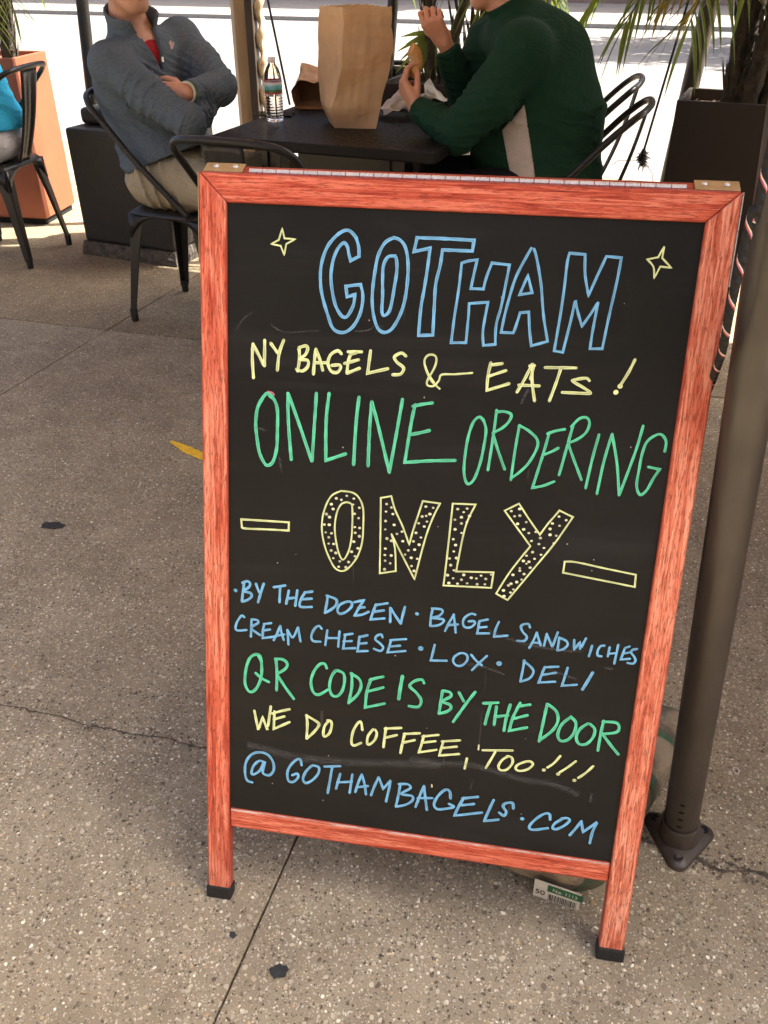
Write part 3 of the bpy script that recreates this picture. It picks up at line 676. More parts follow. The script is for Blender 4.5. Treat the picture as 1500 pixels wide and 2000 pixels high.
# yellow paint mark
mb = MB()
Y0, Y1 = pz(330, 867), pz(470, 915)
V = []
for k in range(40):
    t = k / 39.0
    c = Y0 + (Y1 - Y0) * t + np.array([0, -0.02 * math.sin(t * PI) + 0.015, 0])
    w = 0.020 * min(1, 0.35 + 3 * t) * rng.uniform(0.85, 1.15)
    V += [(c[0], c[1] - w, 0.0020), (c[0], c[1] + w, 0.0020)]
mb.add(V, [(2 * i, 2 * i + 2, 2 * i + 3, 2 * i + 1) for i in range(39)])
o = mb.build('painted_mark', simple('yellow road paint', (0.92, 0.52, 0.03), 0.7, 0, 0.25, 90))
o['kind'] = 'structure'
# scrap of string
p = pz(1437, 1506)
P = [p + np.array([0.006 * math.cos(a) * (1 - 0.05 * a / 3), 0.0075 * math.sin(a), 0.0018 + 0.0006 * math.sin(2.3 * a)]) for a in np.linspace(0, 9.5, 34)]
mb = MB()
mb.tube(P, 0.0007, 6)
tag(mb.build('string_scrap', simple('white string', (0.75, 0.72, 0.68), 0.8), smooth=True), 'tiny curl of white string lying on the pavement right of the post', 'litter')

# ------------------------------------------------------------------ chalkboard A-frame sign
SW, SL, TILT = 0.671, 1.1256, R(17.3)
HW = SW / 2
sign = thing('chalkboard_sign', 'red stained wooden A-frame chalkboard covered in coloured chalk lettering', 'chalkboard sign', (0, 0, 0))
MW = [wood_material('red stained oak %d' % k, 1.7 * k + 0.4, (0.55, 0.95, 0.30, 0.30)[k]) for k in range(4)]
M['rubber'] = simple('black rubber', (0.012, 0.012, 0.012), 0.7, 0, 0.3, 90)
M['brass'] = simple('dull brass', (0.48, 0.34, 0.17), 0.42, 0.55, 0.15, 60)
M['steel'] = simple('bright steel', (0.86, 0.84, 0.81), 0.32, 0.55, 0.1, 80)


def on_board(o, tilt=TILT, y=0.0):
    o.rotation_euler = (-tilt, 0, 0)
    o.location = (0, y, 0)
    return o


def uv_long(o, axis, off=0.0):
    """uv: u along the given local axis, v across (metres)"""
    me = o.data
    lay = me.uv_layers.get('UVMap') or me.uv_layers.new(name='UVMap')
    for poly in me.polygons:
        for li in poly.loop_indices:
            co = me.vertices[me.loops[li].vertex_index].co
            u = co[axis]
            v = co[(axis + 1) % 3] + 1.3 * co[(axis + 2) % 3]
            lay.data[li].uv = (u + off, v + off)
    cs = [(axis + 1) % 3, (axis + 2) % 3]
    a_ = 0 if axis == 2 else 2
    xs = [v_.co[a_] for v_ in me.vertices]
    lo_, hi_ = min(xs), max(xs)
    l2 = me.uv_layers.new(name='Edge')
    for poly in me.polygons:
        for li in poly.loop_indices:
            co = me.vertices[me.loops[li].vertex_index].co
            l2.data[li].uv = (co[axis], (co[a_] - lo_) / (hi_ - lo_))


TH = 0.019
ST = 0.0375


def frame(root, yoff, sgn, with_front=True):
    """local x across, local z up the leg, local y = back (sgn +1) """
    def lp(x, r, n):   # n: depth behind the outer face
        return (x, n * sgn, r)
    names = []
    for s in (-1, 1):
        mb = MB()
        xo, xi = s * HW, s * (HW - ST)
        poly = [(xo, 0.02), (xi, 0.02), (xi, SL - 0.0362), (xo, SL - 0.0004 * 0)]
        V = [(x, 0 * sgn, r) for x, r in poly] + [(x, TH * sgn, r) for x, r in poly]
        F = [(0, 1, 2, 3), (7, 6, 5, 4)] + [(i, (i + 1) % 4 + 0, (i + 1) % 4 + 4, i + 4) for i in range(4)]
        mb.add(V, F)
        o = on_board(mb.build('stile', MW[0 if s < 0 else 1], root, bevel=0.0022), TILT * sgn, yoff)
        uv_long(o, 2, 0.37 * s)
        mb = MB()
        mb.box((s * (HW - ST / 2), TH / 2 * sgn, 0.0115), (ST + 0.005, TH + 0.005, 0.023))
        on_board(mb.build('rubber_foot', M['rubber'], root, bevel=0.003), TILT * sgn, yoff)
    mb = MB()
    poly = [(-HW + 0.0012, SL), (HW - 0.0012, SL), (HW - ST - 0.0004, SL - 0.0362), (-HW + ST + 0.0004, SL - 0.0362)]
    V = [(x, 0 * sgn, r) for x, r in poly] + [(x, TH * sgn, r) for x, r in poly]
    F = [(0, 1, 2, 3), (7, 6, 5, 4)] + [(i, (i + 1) % 4, (i + 1) % 4 + 4, i + 4) for i in range(4)]
    mb.add(V, F)
    o = on_board(mb.build('top_rail', MW[2], root, bevel=0.0022), TILT * sgn, yoff)
    uv_long(o, 0, 0.11)
    mb = MB()
    mb.box((0, (TH * 0.5 + 0.001) * sgn, 0.1585), (SW - 2 * ST - 0.0006, TH - 0.003, 0.0365))
    o = on_board(mb.build('bottom_rail', MW[3], root, bevel=0.003), TILT * sgn, yoff)
    uv_long(o, 0, 0.71)
    return


YT = SL * math.sin(TILT)                 # where the two frames meet at the top
frame(sign, 0.0, 1)
YB = 2 * YT + 0.0385
# the rear frame leans the other way
frame(sign, YB, -1)


def board_black():
    t = NT('chalkboard black')
    co = t.coord()
    n = t.noise(t.mapping(co, (1, 1, 1)), 3.2, 6, 0.62)
    sw = t.noise(t.mapping(co, (2.2, 1, 14), rot=(0, R(14), 0)), 1.0, 5, 0.6, 0.8)
    col = t.ramp(n, [(0.3, (0.0088, 0.0088, 0.0085)), (0.7, (0.0150, 0.0150, 0.0145))])
    col = t.mix(t.ramp(sw, [(0.52, 0.0), (0.80, 0.45)]), col, (0.036, 0.036, 0.037))
    v = t.n('ShaderNodeTexVoronoi')
    v.inputs['Scale'].default_value = 34
    t.l(co, v.inputs['Vector'])
    s = t.n('ShaderNodeSeparateColor')
    t.l(v.outputs['Color'], s.inputs[0])
    chip = t.math('MULTIPLY', t.math('LESS_THAN', v.outputs['Distance'], 0.034), t.math('LESS_THAN', s.outputs[0], 0.5))
    col = t.mix(chip, col, (0.42, 0.38, 0.36))
    scr = t.noise(t.mapping(co, (38, 1, 3.5), rot=(0, R(8), 0)), 1.0, 2, 0.5, 1.5)
    col = t.mix(t.ramp(scr, [(0.735, 0.0), (0.755, 0.3)]), col, (0.12, 0.11, 0.10))
    t.set(Base_Color=col, Roughness=t.ramp(sw, [(0.3, 0.46), (0.7, 0.62)]))
    t.b.inputs['Specular IOR Level'].default_value = 0.16
    t.bump(t.noise(co, 320, 3), 0.00025)
    return t.m


M['board'] = board_black()
PD = 0.0035
for sgn, y in ((1, 0.0), (-1, YB)):
    mb = MB()
    mb.box((0, sgn * (PD + 0.003), (0.172 + SL - 0.033) / 2), (SW - 2 * ST + 0.006, 0.006, SL - 0.033 - 0.172))
    on_board(mb.build('chalk_panel', M['board'], sign), TILT * sgn, y)

CH = {'blue': chalk_material('blue chalk', (0.21, 0.54, 0.88)), 'yellow': chalk_material('yellow chalk', (0.82, 0.92, 0.46)),
      'green': chalk_material('green chalk', (0.13, 0.70, 0.42)), 'pink': chalk_material('pink chalk', (0.75, 0.22, 0.33)),
      'white': chalk_material('cream chalk', (0.86, 0.88, 0.62))}
t = NT('wiped chalk smudge')
uv = t.coord('UV')
sp = t.n('ShaderNodeSeparateXYZ')
t.l(uv, sp.inputs[0])
edge = t.ramp(t.math('ABSOLUTE', t.math('SUBTRACT', sp.outputs[1], 0.5)), [(0.05, 1.0), (0.5, 0.0)])
st = t.ramp(t.noise(t.mapping(uv, (6, 11, 1)), 1.0, 5, 0.7), [(0.38, 0.0), (0.7, 0.55)])
t.set(Base_Color=(0.16, 0.165, 0.175), Roughness=0.8, Alpha=t.math('MULTIPLY', edge, st))
CH['smudge'] = t.m
LBL = {'heading': 'large hollow letters of the top line in blue outline', 'star': None, 'dots': 'small cream dots filling the outlined capitals',
       'outline': 'yellow outlined capitals spelling ONLY', 'dash': 'yellow outlined dash beside the dotted word', 'smudge': 'grey wiped smears on the black panel'}
LBT = ['yellow chalk line with bagels and eats', 'tall green chalk line about online ordering', 'short pink chalk arc', 'blue chalk line starting by the dozen', 'blue chalk line starting cream cheese',
       'green chalk line saying where the code is', 'yellow chalk line about coffee', 'two white chalk flecks', 'bottom blue chalk line with the web address']
lt = 0
zc = 0.00035
cr, sr = math.cos(TILT), math.sin(TILT)
CHALK = [c_ for c_ in CHALK if c_[0] != 'smudge'] + [('smudge', 'smudge', s_) for c_ in CHALK if c_[0] == 'smudge' for s_ in c_[2].split(';')]   # SMSPLIT
for name, colr, data in CHALK:
    mb = MB()
    for s in data.split(';'):
        w, ptstr = s.split(':')
        w = float(w) * 1e-4 * (rng.uniform(0.72, 1.12) if name == 'dots' else 1.0) * (0.85 if colr != 'smudge' else 1.0)
        segs, cur = [], []
        for tk in ptstr.split(' '):
            cor = tk.endswith('|')
            a, b = tk.rstrip('|').split(',')
            cur.append(np.array([int(a) * 1e-4, int(b) * 1e-4]))
            if cor:
                segs.append(cur)
                cur = [cur[-1]]
        segs.append(cur)
        path = []
        for sg in segs:
            if len(sg) < 2:
                continue
            sp_ = spline(sg, 6) if len(sg) > 2 else [sg[0] + (sg[1] - sg[0]) * t_ for t_ in np.linspace(0, 1, 6)]
            path += sp_ if not path else sp_[1:]
        n = len(path)
        L = 0.0
        V, U = [], []
        u0 = rng.uniform(0, 9)
        closed = np.linalg.norm(path[0] - path[-1]) < 1e-6
        for i, q in enumerate(path):
            a = path[i - 1] if i else (path[-2] if closed else q)
            b = path[i + 1] if i + 1 < n else (path[1] if closed else q)
            if i:
                L += np.linalg.norm(q - path[i - 1])
            d1 = q - a
            d2 = b - q
            l1, l2 = np.linalg.norm(d1), np.linalg.norm(d2)
            d1 = d1 / l1 if l1 > 1e-9 else None
            d2 = d2 / l2 if l2 > 1e-9 else None
            if d1 is None:
                d1 = d2
            if d2 is None:
                d2 = d1
            T = d1 + d2
            tl = np.linalg.norm(T)
            if tl < 0.5:
                T = d1
                miter = 1.0
            else:
                T = T / tl
                miter = min(1.6, 1.0 / max(0.55, T @ d1))
            N = np.array([-T[1], T[0]])
            ww = w / 2 * (1 + 0.08 * math.sin(L * 310 + u0 * 7) + rng.uniform(-0.05, 0.05)) * miter
            if name == 'smudge':
                ww = w / 2
            zz = zc + i * 0.000001
            V += [(q + N * ww, zz), (q - N * ww, zz)]
            U += [(u0 + L * 10, 1.0), (u0 + L * 10, 0.0)]
        # rounded ends
        if not closed and name != 'smudge':
            for end in (0, 1):
                q = path[-1] if end else path[0]
                d = (path[-1] - path[-2]) if end else (path[0] - path[1])
                d = d / max(np.linalg.norm(d), 1e-9)
                N = np.array([-d[1], d[0]])
                fan = [(q, zc)]
                for k in range(7):
                    a = -PI / 2 + PI * k / 6
                    fan.append((q + (d * math.cos(a) + N * math.sin(a)) * w / 2 * 0.98, zc))
                b = len(mb.v)
                mb.add([(p_[0], PD - z_ - 0.0000015, p_[1]) for p_, z_ in fan], [(0, k + 1, k + 2) for k in range(6)],
                       [[(u0, 0.5), (u0 + 0.02, 0.5), (u0 + 0.02, 0.5)]] * 6)
        mb.add([(p_[0], PD - z_, p_[1]) for p_, z_ in V], [(2 * i, 2 * i + 1, 2 * i + 3, 2 * i + 2) for i in range(n - 1)],
               [[U[2 * i], U[2 * i + 1], U[2 * i + 3], U[2 * i + 2]] for i in range(n - 1)])
        zc += 0.000003
    nm = {'heading': 'heading_lettering', 'star': 'chalk_star', 'dots': 'chalk_dots', 'outline': 'outlined_lettering', 'dash': 'chalk_dash', 'smudge': 'chalk_smudge'}.get(name, 'chalk_lettering')
    o = on_board(mb.build(nm, CH[colr], sign))
    if name == 'line':
        o['label'] = LBT[lt]
        lt += 1
    elif LBL.get(name):
        o['label'] = LBL[name]

# chalk dust caught along the top of the lower rail
t = NT('chalk dust')
co = t.coord()
n = t.noise(t.mapping(co, (22, 1, 160)), 1.0, 5, 0.7)
t.set(Base_Color=(0.80, 0.72, 0.70), Roughness=0.9, Alpha=t.ramp(n, [(0.36, 0.0), (0.62, 0.85)]))
mb = MB()
mb.add([(-HW + ST + 0.002, 0.0021, 0.1712), (HW - ST - 0.002, 0.0021, 0.1712), (HW - ST - 0.002, 0.0021, 0.1748), (-HW + ST + 0.002, 0.0021, 0.1748)], [(0, 1, 2, 3)])
mb.add([(-HW + ST + 0.002, 0.0040, 0.17705), (HW - ST - 0.002, 0.0040, 0.17705), (HW - ST - 0.002, 0.0062, 0.17705), (-HW + ST + 0.002, 0.0062, 0.17705)], [(0, 1, 2, 3)])
on_board(mb.build('chalk_dust', t.m, sign))

# piano hinge, brass plates with screws, edge strips
ztop = SL * math.cos(TILT)
mb = MB()
for k in range(30):
    x0 = -HW + 0.062 + k * (SW - 0.124) / 30
    mb.tube([(x0 + 0.0006, 0, 0), (x0 + (SW - 0.124) / 30 - 0.0006, 0, 0)], 0.0034, 8)
hg = mb.build('piano_hinge', M['steel'], sign, angle=40)
hg.location = (0, YT + 0.0192, ztop - 0.0022)
for s in (-1, 1):
    mb = MB()
    w = 0.052
    x0, x1 = s * (HW + 0.001), s * (HW - w)
    xa, xb = min(x0, x1), max(x0, x1)
    mb.box(((xa + xb) / 2, 0.0, 0.0), (xb - xa, 0.021, 0.0016))
    pl = mb.build('brass_plate', M['brass'], sign, bevel=0.0006)
    pl.location = (0, YT + 0.0295, ztop - 0.0012)
    pl.rotation_euler = (TILT, 0, 0)
    for dx in (0.014, 0.040):
        mb = MB()
        mb.lathe([(0.0038, 0), (0.0036, 0.0009), (0.0022, 0.0017)], (s * (HW - dx), 0.002, 0.0006), 14)
        sc = mb.build('screw', M['steel'], pl, smooth=True)
    mb = MB()
    mb.box((s * (HW + 0.0011), 0.0098, SL - 0.055), (0.0012, 0.016, 0.108))
    on_board(mb.build('edge_strip', M['steel'] if s > 0 else M['brass'], sign))

# ------------------------------------------------------------------ black metal chairs
M['blackmetal'] = worn_metal('black painted steel', (0.014, 0.0135, 0.013), (0.06, 0.05, 0.042), 0.36, 0.68, 0.4)
M['tablemetal'] = worn_metal('black table steel', (0.013, 0.012, 0.011), (0.22, 0.15, 0.085), 0.38, 0.66, 0.22)


def make_chair(label, loc, rotz, group):
    """local: +y is where the sitter faces"""
    t = thing('metal_chair', label, 'chair', loc, rotz, group)
    BM = M['blackmetal']
    # seat pan with a rolled rim and a shallow dish
    mb = MB()
    n = 14
    V, F = [], []
    hx, hy = 0.188, 0.182
    for i in range(n + 1):
        for j in range(n + 1):
            a, b = i / n * 2 - 1, j / n * 2 - 1
            # squircle-like plan
            k = 1 - 0.10 * (a * a) * (b * b)
            x, y = a * hx * k, b * hy * k
            e = max(abs(a), abs(b))
            z = 0.450 - 0.008 * max(0, 1 - e * e) - (0.016 if e > 0.97 else 0.0)
            V.append((x, y, z))
    for i in range(n):
        for j in range(n):
            F.append((i * (n + 1) + j, (i + 1) * (n + 1) + j, (i + 1) * (n + 1) + j + 1, i * (n + 1) + j + 1))
    mb.add(V, F)
    mb.build('seat', BM, t, smooth=True, solid=0.004)
    # arched skirt under the seat
    mb = MB()
    for q in range(4):
        ca, sa = math.cos(q * PI / 2), math.sin(q * PI / 2)
        V = []
        m = 16
        for k in range(m + 1):
            s = k / m * 2 - 1
            x = s * 0.168
            zb = 0.425 - 0.085 * abs(s) ** 3.2
            for (yy, zz) in ((0.170, 0.436), (0.172 + 0.006 * abs(s) ** 3, zb)):
                V.append((x * ca - yy * sa, x * sa + yy * ca, zz))
        mb.add(V, [(2 * k, 2 * k + 1, 2 * k + 3, 2 * k + 2) for k in range(m)])
    mb.build('seat_skirt', BM, t, smooth=True, solid=0.003)
    # pressed channel legs, wide at the top, splayed, with rubber feet
    for sx in (-1, 1):
        for sy in (-1, 1):
            mb = MB()
            prof = [(0.0, 0.062), (0.12, 0.056), (0.35, 0.044), (0.65, 0.035), (0.93, 0.027)]
            V, F = [], []
            for k, (s, w) in enumerate(prof):
                z = 0.432 * (1 - s)
                cx = sx * (0.166 + 0.040 * s)
                cy = sy * (0.166 + (0.040 if sy > 0 else 0.052) * s)
                # L section: outer corner, two flanges folded round
                e = 0.006
                V += [(cx - sx * w, cy, z), (cx - sx * w * 0.12, cy, z), (cx, cy - sy * w * 0.12, z), (cx, cy - sy * w, z),
                      (cx - sx * e, cy - sy * w, z), (cx - sx * e * 1.6, cy - sy * e * 1.6, z), (cx - sx * w, cy - sy * e, z)]
            m = 7
            for k in range(len(prof) - 1):
                for i in range(m):
                    i2 = (i + 1) % m
                    F.append((k * m + i, k * m + i2, (k + 1) * m + i2, (k + 1) * m + i))
            F.append(tuple(range(m)))
            F.append(tuple((len(prof) - 1) * m + i for i in range(m)))
            mb.add(V, F)
            lg = mb.build('leg', BM, t, angle=40, bevel=0.0012)
            mb = MB()
            fx, fy = sx * 0.1915, sy * (0.1915 if sy > 0 else 0.2025)
            mb.lathe([(0.0135, 0.0), (0.0145, 0.004), (0.0155, 0.05), (0.0150, 0.052)], (fx, fy, 0.0), 14)
            mb.build('foot_cap', M['rubber'], lg, angle=40)
    # bent tube back
    half = [(0.190, 0.120, 0.447), (0.199, 0.03, 0.535), (0.205, -0.08, 0.645), (0.204, -0.18, 0.752), (0.198, -0.232, 0.802), (0.172, -0.268, 0.832), (0.130, -0.290, 0.845), (0.06, -0.300, 0.850)]
    pts = [(-x, y, z) for x, y, z in half] + [(0, -0.303, 0.851)] + half[::-1]
    mb = MB()
    mb.tube(spline(pts, 5), 0.0115, 12)
    mb.build('back_tube', BM, t, smooth=True)
    # splat with two pressed grooves
    mb = MB()
    V, F = [], []
    nu, nv = 12, 18
    for j in range(nv + 1):
        s = j / nv
        z = 0.448 + s * 0.392
        y = -0.172 - 0.118 * s ** 0.9 - 0.010 * math.sin(s * PI)
        w = 0.048 + 0.020 * s
        for i in range(nu + 1):
            a = i / nu * 2 - 1
            g_ = 0.0045 * (math.exp(-((abs(a) - 0.36) / 0.10) ** 2)) * (1 if 0.08 < s < 0.9 else 0)
            edge_ = 0.010 * max(0, abs(a) - 0.8) / 0.2
            V.append((a * w, y + g_ + edge_ - 0.012 * a * a, z))
    for j in range(nv):
        for i in range(nu):
            F.append((j * (nu + 1) + i, j * (nu + 1) + i + 1, (j + 1) * (nu + 1) + i + 1, (j + 1) * (nu + 1) + i))
    mb.add(V, F)
    mb.build('splat', BM, t, smooth=True, solid=0.003)
    return t


GC = 'black metal cafe chairs'
GR = R(-11.7)       # the table and chairs stand a little askew
ch0 = make_chair('black metal chair under the man in the grey pullover', (-1.255, 2.560, 0), GR - PI / 2, GC)


def chair(label, x, y, rz):
    c = copy_tree(ch0)
    c.location = (x, y, 0)
    c.rotation_euler = (0, 0, rz)
    c['label'] = label
    return c


chair('empty black metal chair with its rounded back right behind the chalkboard top', -0.725, 1.975, GR)
chair('black metal chair under the man in the green jacket', 0.155, 2.56, PI / 2 + R(-8))
chair('empty black metal chair between the green jacketed man and the street', 0.17, 3.16, PI / 2 + R(-4))
chair('black metal chair under the cropped person in bright blue at the left edge', -2.463, 3.17, PI / 2 + R(-1))
chair('black metal chair on the street side of the table, mostly behind the big paper bag', -0.62, 3.20, PI + GR)

M['tablemetal'].node_tree.nodes['Principled BSDF'].inputs['IOR'].default_value = 1.32
# ------------------------------------------------------------------ table
E1 = np.array([math.cos(GR), math.sin(GR), 0])
E2 = np.array([-math.sin(GR), math.cos(GR), 0])
TO = np.array([-1.062, 2.338, 0])
TL1, TL2 = 0.845, 0.70
tc = TO + E1 * TL1 / 2 + E2 * TL2 / 2
table = thing('cafe_table', 'square black metal cafe table with scuffed edges carrying bags and a bottle', 'table', tuple(tc), GR)
mb = MB()
mb.box((0, 0, 0.722), (TL1, TL2, 0.036))
mb.build('table_top', M['tablemetal'], table, bevel=0.007, seg=3)
for sx in (-1, 1):
    for sy in (-1, 1):
        mb = MB()
        prof = [(0.0, 0.085), (0.3, 0.058), (1.0, 0.034)]
        V, F = [], []
        m = 8
        for s, w in prof:
            z = 0.704 * (1 - s)
            cx, cy = sx * (0.235 + 0.03 * s), sy * (0.20 + 0.03 * s)
            ring = [(-1, -1), (-.35, -1), (-.35, -.7), (.35, -.7), (.35, -1), (1, -1), (1, 1), (-1, 1)]
            V += [(cx + a * w / 2, cy + b * w / 2, z) for a, b in ring]
        for k in range(len(prof) - 1):
            for i in range(m):
                F.append((k * m + i, k * m + (i + 1) % m, (k + 1) * m + (i + 1) % m, (k + 1) * m + i))
        F.append(tuple(range(m)))
        F.append(tuple((len(prof) - 1) * m + i for i in range(m)))
        mb.add(V, F)
        mb.build('leg', M['blackmetal'], table, bevel=0.002)
mb = MB()
for yy in (-0.19, 0.19):
    mb = MB()
    mb.box((0.05, yy, 0.648), (0.40, 0.02, 0.11))
    mb.build('apron', M['blackmetal'], table, bevel=0.002)

# ------------------------------------------------------------------ things on the table
def paper_material(name, col, trans=0.22):
    t = NT(name)
    co = t.coord()
    n = t.noise(co, 9, 5, 0.6)
    f = t.noise(t.mapping(co, (60, 60, 900)), 1.0, 3, 0.6)
    c = t.ramp(n, [(0.3, tuple(x * 0.86 for x in col)), (0.7, tuple(x * 1.08 for x in col))])
    c = t.mix(t.ramp(f, [(0.4, 0.18), (0.6, 0.0)]), c, tuple(x * 0.7 for x in col))
    t.set(Base_Color=c, Roughness=0.75)
    t.b.inputs['Specular IOR Level'].default_value = 0.25
    tr = t.n('ShaderNodeBsdfTranslucent')
    t.l(c, tr.inputs['Color'])
    mx = t.n('ShaderNodeMixShader')
    mx.inputs[0].default_value = trans
    t.l(t.b.outputs[0], mx.inputs[1])
    t.l(tr.outputs[0], mx.inputs[2])
    t.l(mx.outputs[0], t.t.nodes['Material Output'].inputs['Surface'])
    t.bump(t.noise(co, 55, 5, 0.6), 0.0005)
    return t.m


M['kraft'] = paper_material('brown kraft paper', (0.85, 0.66, 0.42), 0.5)
M['whitepaper'] = paper_material('white wrapping paper', (0.82, 0.81, 0.79), 0.35)


def tri(x):
    x = x / (2 * PI)
    return 4 * np.abs(x - np.floor(x + 0.5)) - 1


def crumple(P, amp, freq, seed, n=9):
    r = np.random.RandomState(seed)
    D = np.zeros((len(P), 3))
    for k in range(n):
        d = r.normal(size=3)
        d /= np.linalg.norm(d)
        fr = freq * r.uniform(0.5, 1.8)
        D += np.outer(tri(P @ d * fr + r.uniform(0, 6)), r.normal(size=3)) * (freq / fr)
    return P + D * amp / math.sqrt(n)


def paper_bag(name, label, rings, zs, seed, amp, notch=0.003, open_top=True, creases=26, nside=26, group=None):
    """rings: four corner points per level, front corner first"""
    V = []
    nl = 0
    lev = []
    for a in range(len(zs) - 1):
        m = max(2, int((zs[a + 1] - zs[a]) / 0.008))
        for k in range(m):
            lev.append((a, k / m))
    lev.append((len(zs) - 2, 1.0))
    for (a, t_) in lev:
        q = [np.array(rings[a][c_]) * (1 - t_) + np.array(rings[a + 1][c_]) * t_ for c_ in range(4)]
        z = zs[a] * (1 - t_) + zs[a + 1] * t_
        for c_ in range(4):
            for k in range(nside):
                p = q[c_] * (1 - k / nside) + q[(c_ + 1) % 4] * (k / nside)
                if c_ in (1, 3):      # side gusset folded inwards towards the mouth
                    p = p + (sum(q) / 4 - p) * 0.30 * (1 - abs(2 * k / nside - 1)) * max(0, (z - zs[0]) / (zs[-1] - zs[0]) - 0.25)
                V.append((p[0], p[1], z))
        nl += 1
    n = nside * 4
    V = np.array(V)
    W = crumple(V, amp, 62, seed)
    W = crumple(W, amp * 0.45, 170, seed + 1)
    cx0 = V[:, :2].mean(0)
    rr = np.random.RandomState(seed + 40)
    out_ = V - np.array([cx0[0], cx0[1], 0])
    out_[:, 2] = 0
    out_ /= np.maximum(np.linalg.norm(out_, axis=1), 1e-6)[:, None]
    for k in range(creases):
        # one sharp fold: a straight valley or ridge of limited width and length across the paper
        c_ = V[rr.randint(len(V))]
        n_ = rr.normal(size=3) * np.array([1, 1, 0.9])
        n_ /= np.linalg.norm(n_)
        t_ = np.cross(n_, rr.normal(size=3))
        t_ /= np.linalg.norm(t_)
        dn_ = np.abs((V - c_) @ n_)
        dt_ = np.abs((V - c_) @ t_)
        W = W + out_ * (rr.choice([-1, 1, 1]) * rr.uniform(0.4, 1.0) * 0.0065 * np.clip(1 - dn_ / rr.uniform(0.03, 0.08), 0, 1) * np.clip(1.6 - dt_ / 0.09, 0, 1))[:, None]
    zf = np.clip((V[:, 2] - zs[0]) / 0.05, 0, 1)[:, None]
    W = V * (1 - zf) + W * zf
    rr = np.random.RandomState(seed + 5)
    for k in range(n):
        W[(nl - 1) * n + k][2] += notch * (1 if (k // 2) % 2 else -0.3) * rr.uniform(0.2, 1)
    F = []
    for j in range(nl - 1):
        for k in range(n):
            F.append((j * n + k, j * n + (k + 1) % n, (j + 1) * n + (k + 1) % n, (j + 1) * n + k))
    F.append(tuple(range(n - 1, -1, -1)))
    mb = MB()
    mb.add(W, F)
    o = mb.build(name, M['kraft'], solid=0.0008)
    tag(o, label, 'paper bag', group)
    return o


TZ = 0.7402
N0, R0, B0, L0 = (-0.652, 2.550), (-0.500, 2.556), (-0.545, 2.665), (-0.695, 2.66)
N1, R1, B1, L1 = (-0.650, 2.520), (-0.478, 2.560), (-0.53, 2.69), (-0.722, 2.66)
N2, R2, B2, L2 = (-0.605, 2.485), (-0.458, 2.570), (-0.53, 2.70), (-0.722, 2.63)
N3, R3, B3, L3 = (-0.596, 2.485), (-0.446, 2.585), (-0.54, 2.67), (-0.706, 2.60)
paper_bag('paper_bag', 'tall brown paper bag standing open on the middle of the table', [[N0, R0, B0, L0], [N1, R1, B1, L1], [N2, R2, B2, L2], [N3, R3, B3, L3]], [TZ, TZ + 0.07, TZ + 0.20, TZ + 0.383], 3, 0.0022)
# small opened bag slumped on its side behind it, dark mouth towards the viewer
M['kraft_shaded'] = simple('shaded kraft', (0.34, 0.20, 0.10), 0.8, 0, 0.2, 14, 0.0008, 60)  # darker kraft: the shade inside the bag is put into the colour
p0 = px(577, 203, 2.94)
mouth = [(0.0, 0.0, 0.001), (-0.012, 0.0, 0.062), (0.012, 0.012, 0.105), (0.085, 0.006, 0.090), (0.155, 0.012, 0.104), (0.170, 0.0, 0.050), (0.165, 0.0, 0.001)]
back = [(-0.010, 0.150, 0.001), (-0.020, 0.150, 0.080), (0.000, 0.140, 0.152), (0.080, 0.150, 0.146), (0.165, 0.145, 0.150), (0.185, 0.150, 0.070), (0.180, 0.150, 0.001)]
nr, ns = 12, 6
V = []
for i in range(nr + 1):
    f_ = i / nr
    for k in range(len(mouth) * ns):
        a_, b_ = k // ns, (k // ns + 1) % len(mouth)
        g_ = (k % ns) / ns
        m_ = np.array(mouth[a_]) * (1 - g_) + np.array(mouth[b_]) * g_
        n_ = np.array(back[a_]) * (1 - g_) + np.array(back[b_]) * g_
        V.append(m_ * (1 - f_) + n_ * f_)
V = np.array(V)
W = crumple(V, 0.005, 60, 19)
W = crumple(W, 0.002, 150, 20)
W[:, 2] = np.maximum(W[:, 2], 0.001)
W += np.array([p0[0], p0[1], TZ])
m_ = len(mouth) * ns
F = [(i * m_ + k, i * m_ + (k + 1) % m_, (i + 1) * m_ + (k + 1) % m_, (i + 1) * m_ + k) for i in range(nr) for k in range(m_)]
F.append(tuple(nr * m_ + k for k in range(m_)))
mb = MB()
mb.add(W, F)
tag(mb.build('paper_bag', M['kraft_shaded'], solid=0.0008), 'small brown paper bag slumped on its side behind the tall bag, its dark mouth open', 'paper bag')


def crumpled_sheet(name, label, c, sx, sy, h, seed, rot, group=None):
    n = 30
    V = []
    r = np.random.RandomState(seed)
    for i in range(n + 1):
        for j in range(n + 1):
            a, b = i / n * 2 - 1, j / n * 2 - 1
            d = math.hypot(a, b)
            z = h * max(0, 1 - 0.75 * d) + 0.004
            V.append((a * sx, b * sy, z))
    V = np.array(V)
    W = crumple(V, h * 0.30, 34, seed)
    W = crumple(W, h * 0.12, 95, seed + 1)
    W[:, 2] -= W[:, 2].min() - 0.001
    ca, sa = math.cos(rot), math.sin(rot)
    X = np.c_[W[:, 0] * ca - W[:, 1] * sa + c[0], W[:, 0] * sa + W[:, 1] * ca + c[1], W[:, 2] + c[2]]
    F = [(i * (n + 1) + j, (i + 1) * (n + 1) + j, (i + 1) * (n + 1) + j + 1, i * (n + 1) + j + 1) for i in range(n) for j in range(n)]
    mb = MB()
    mb.add(X, F)
    o = mb.build(name, M['whitepaper'], solid=0.0006, angle=12)
    return tag(o, label, 'wrapper', group)


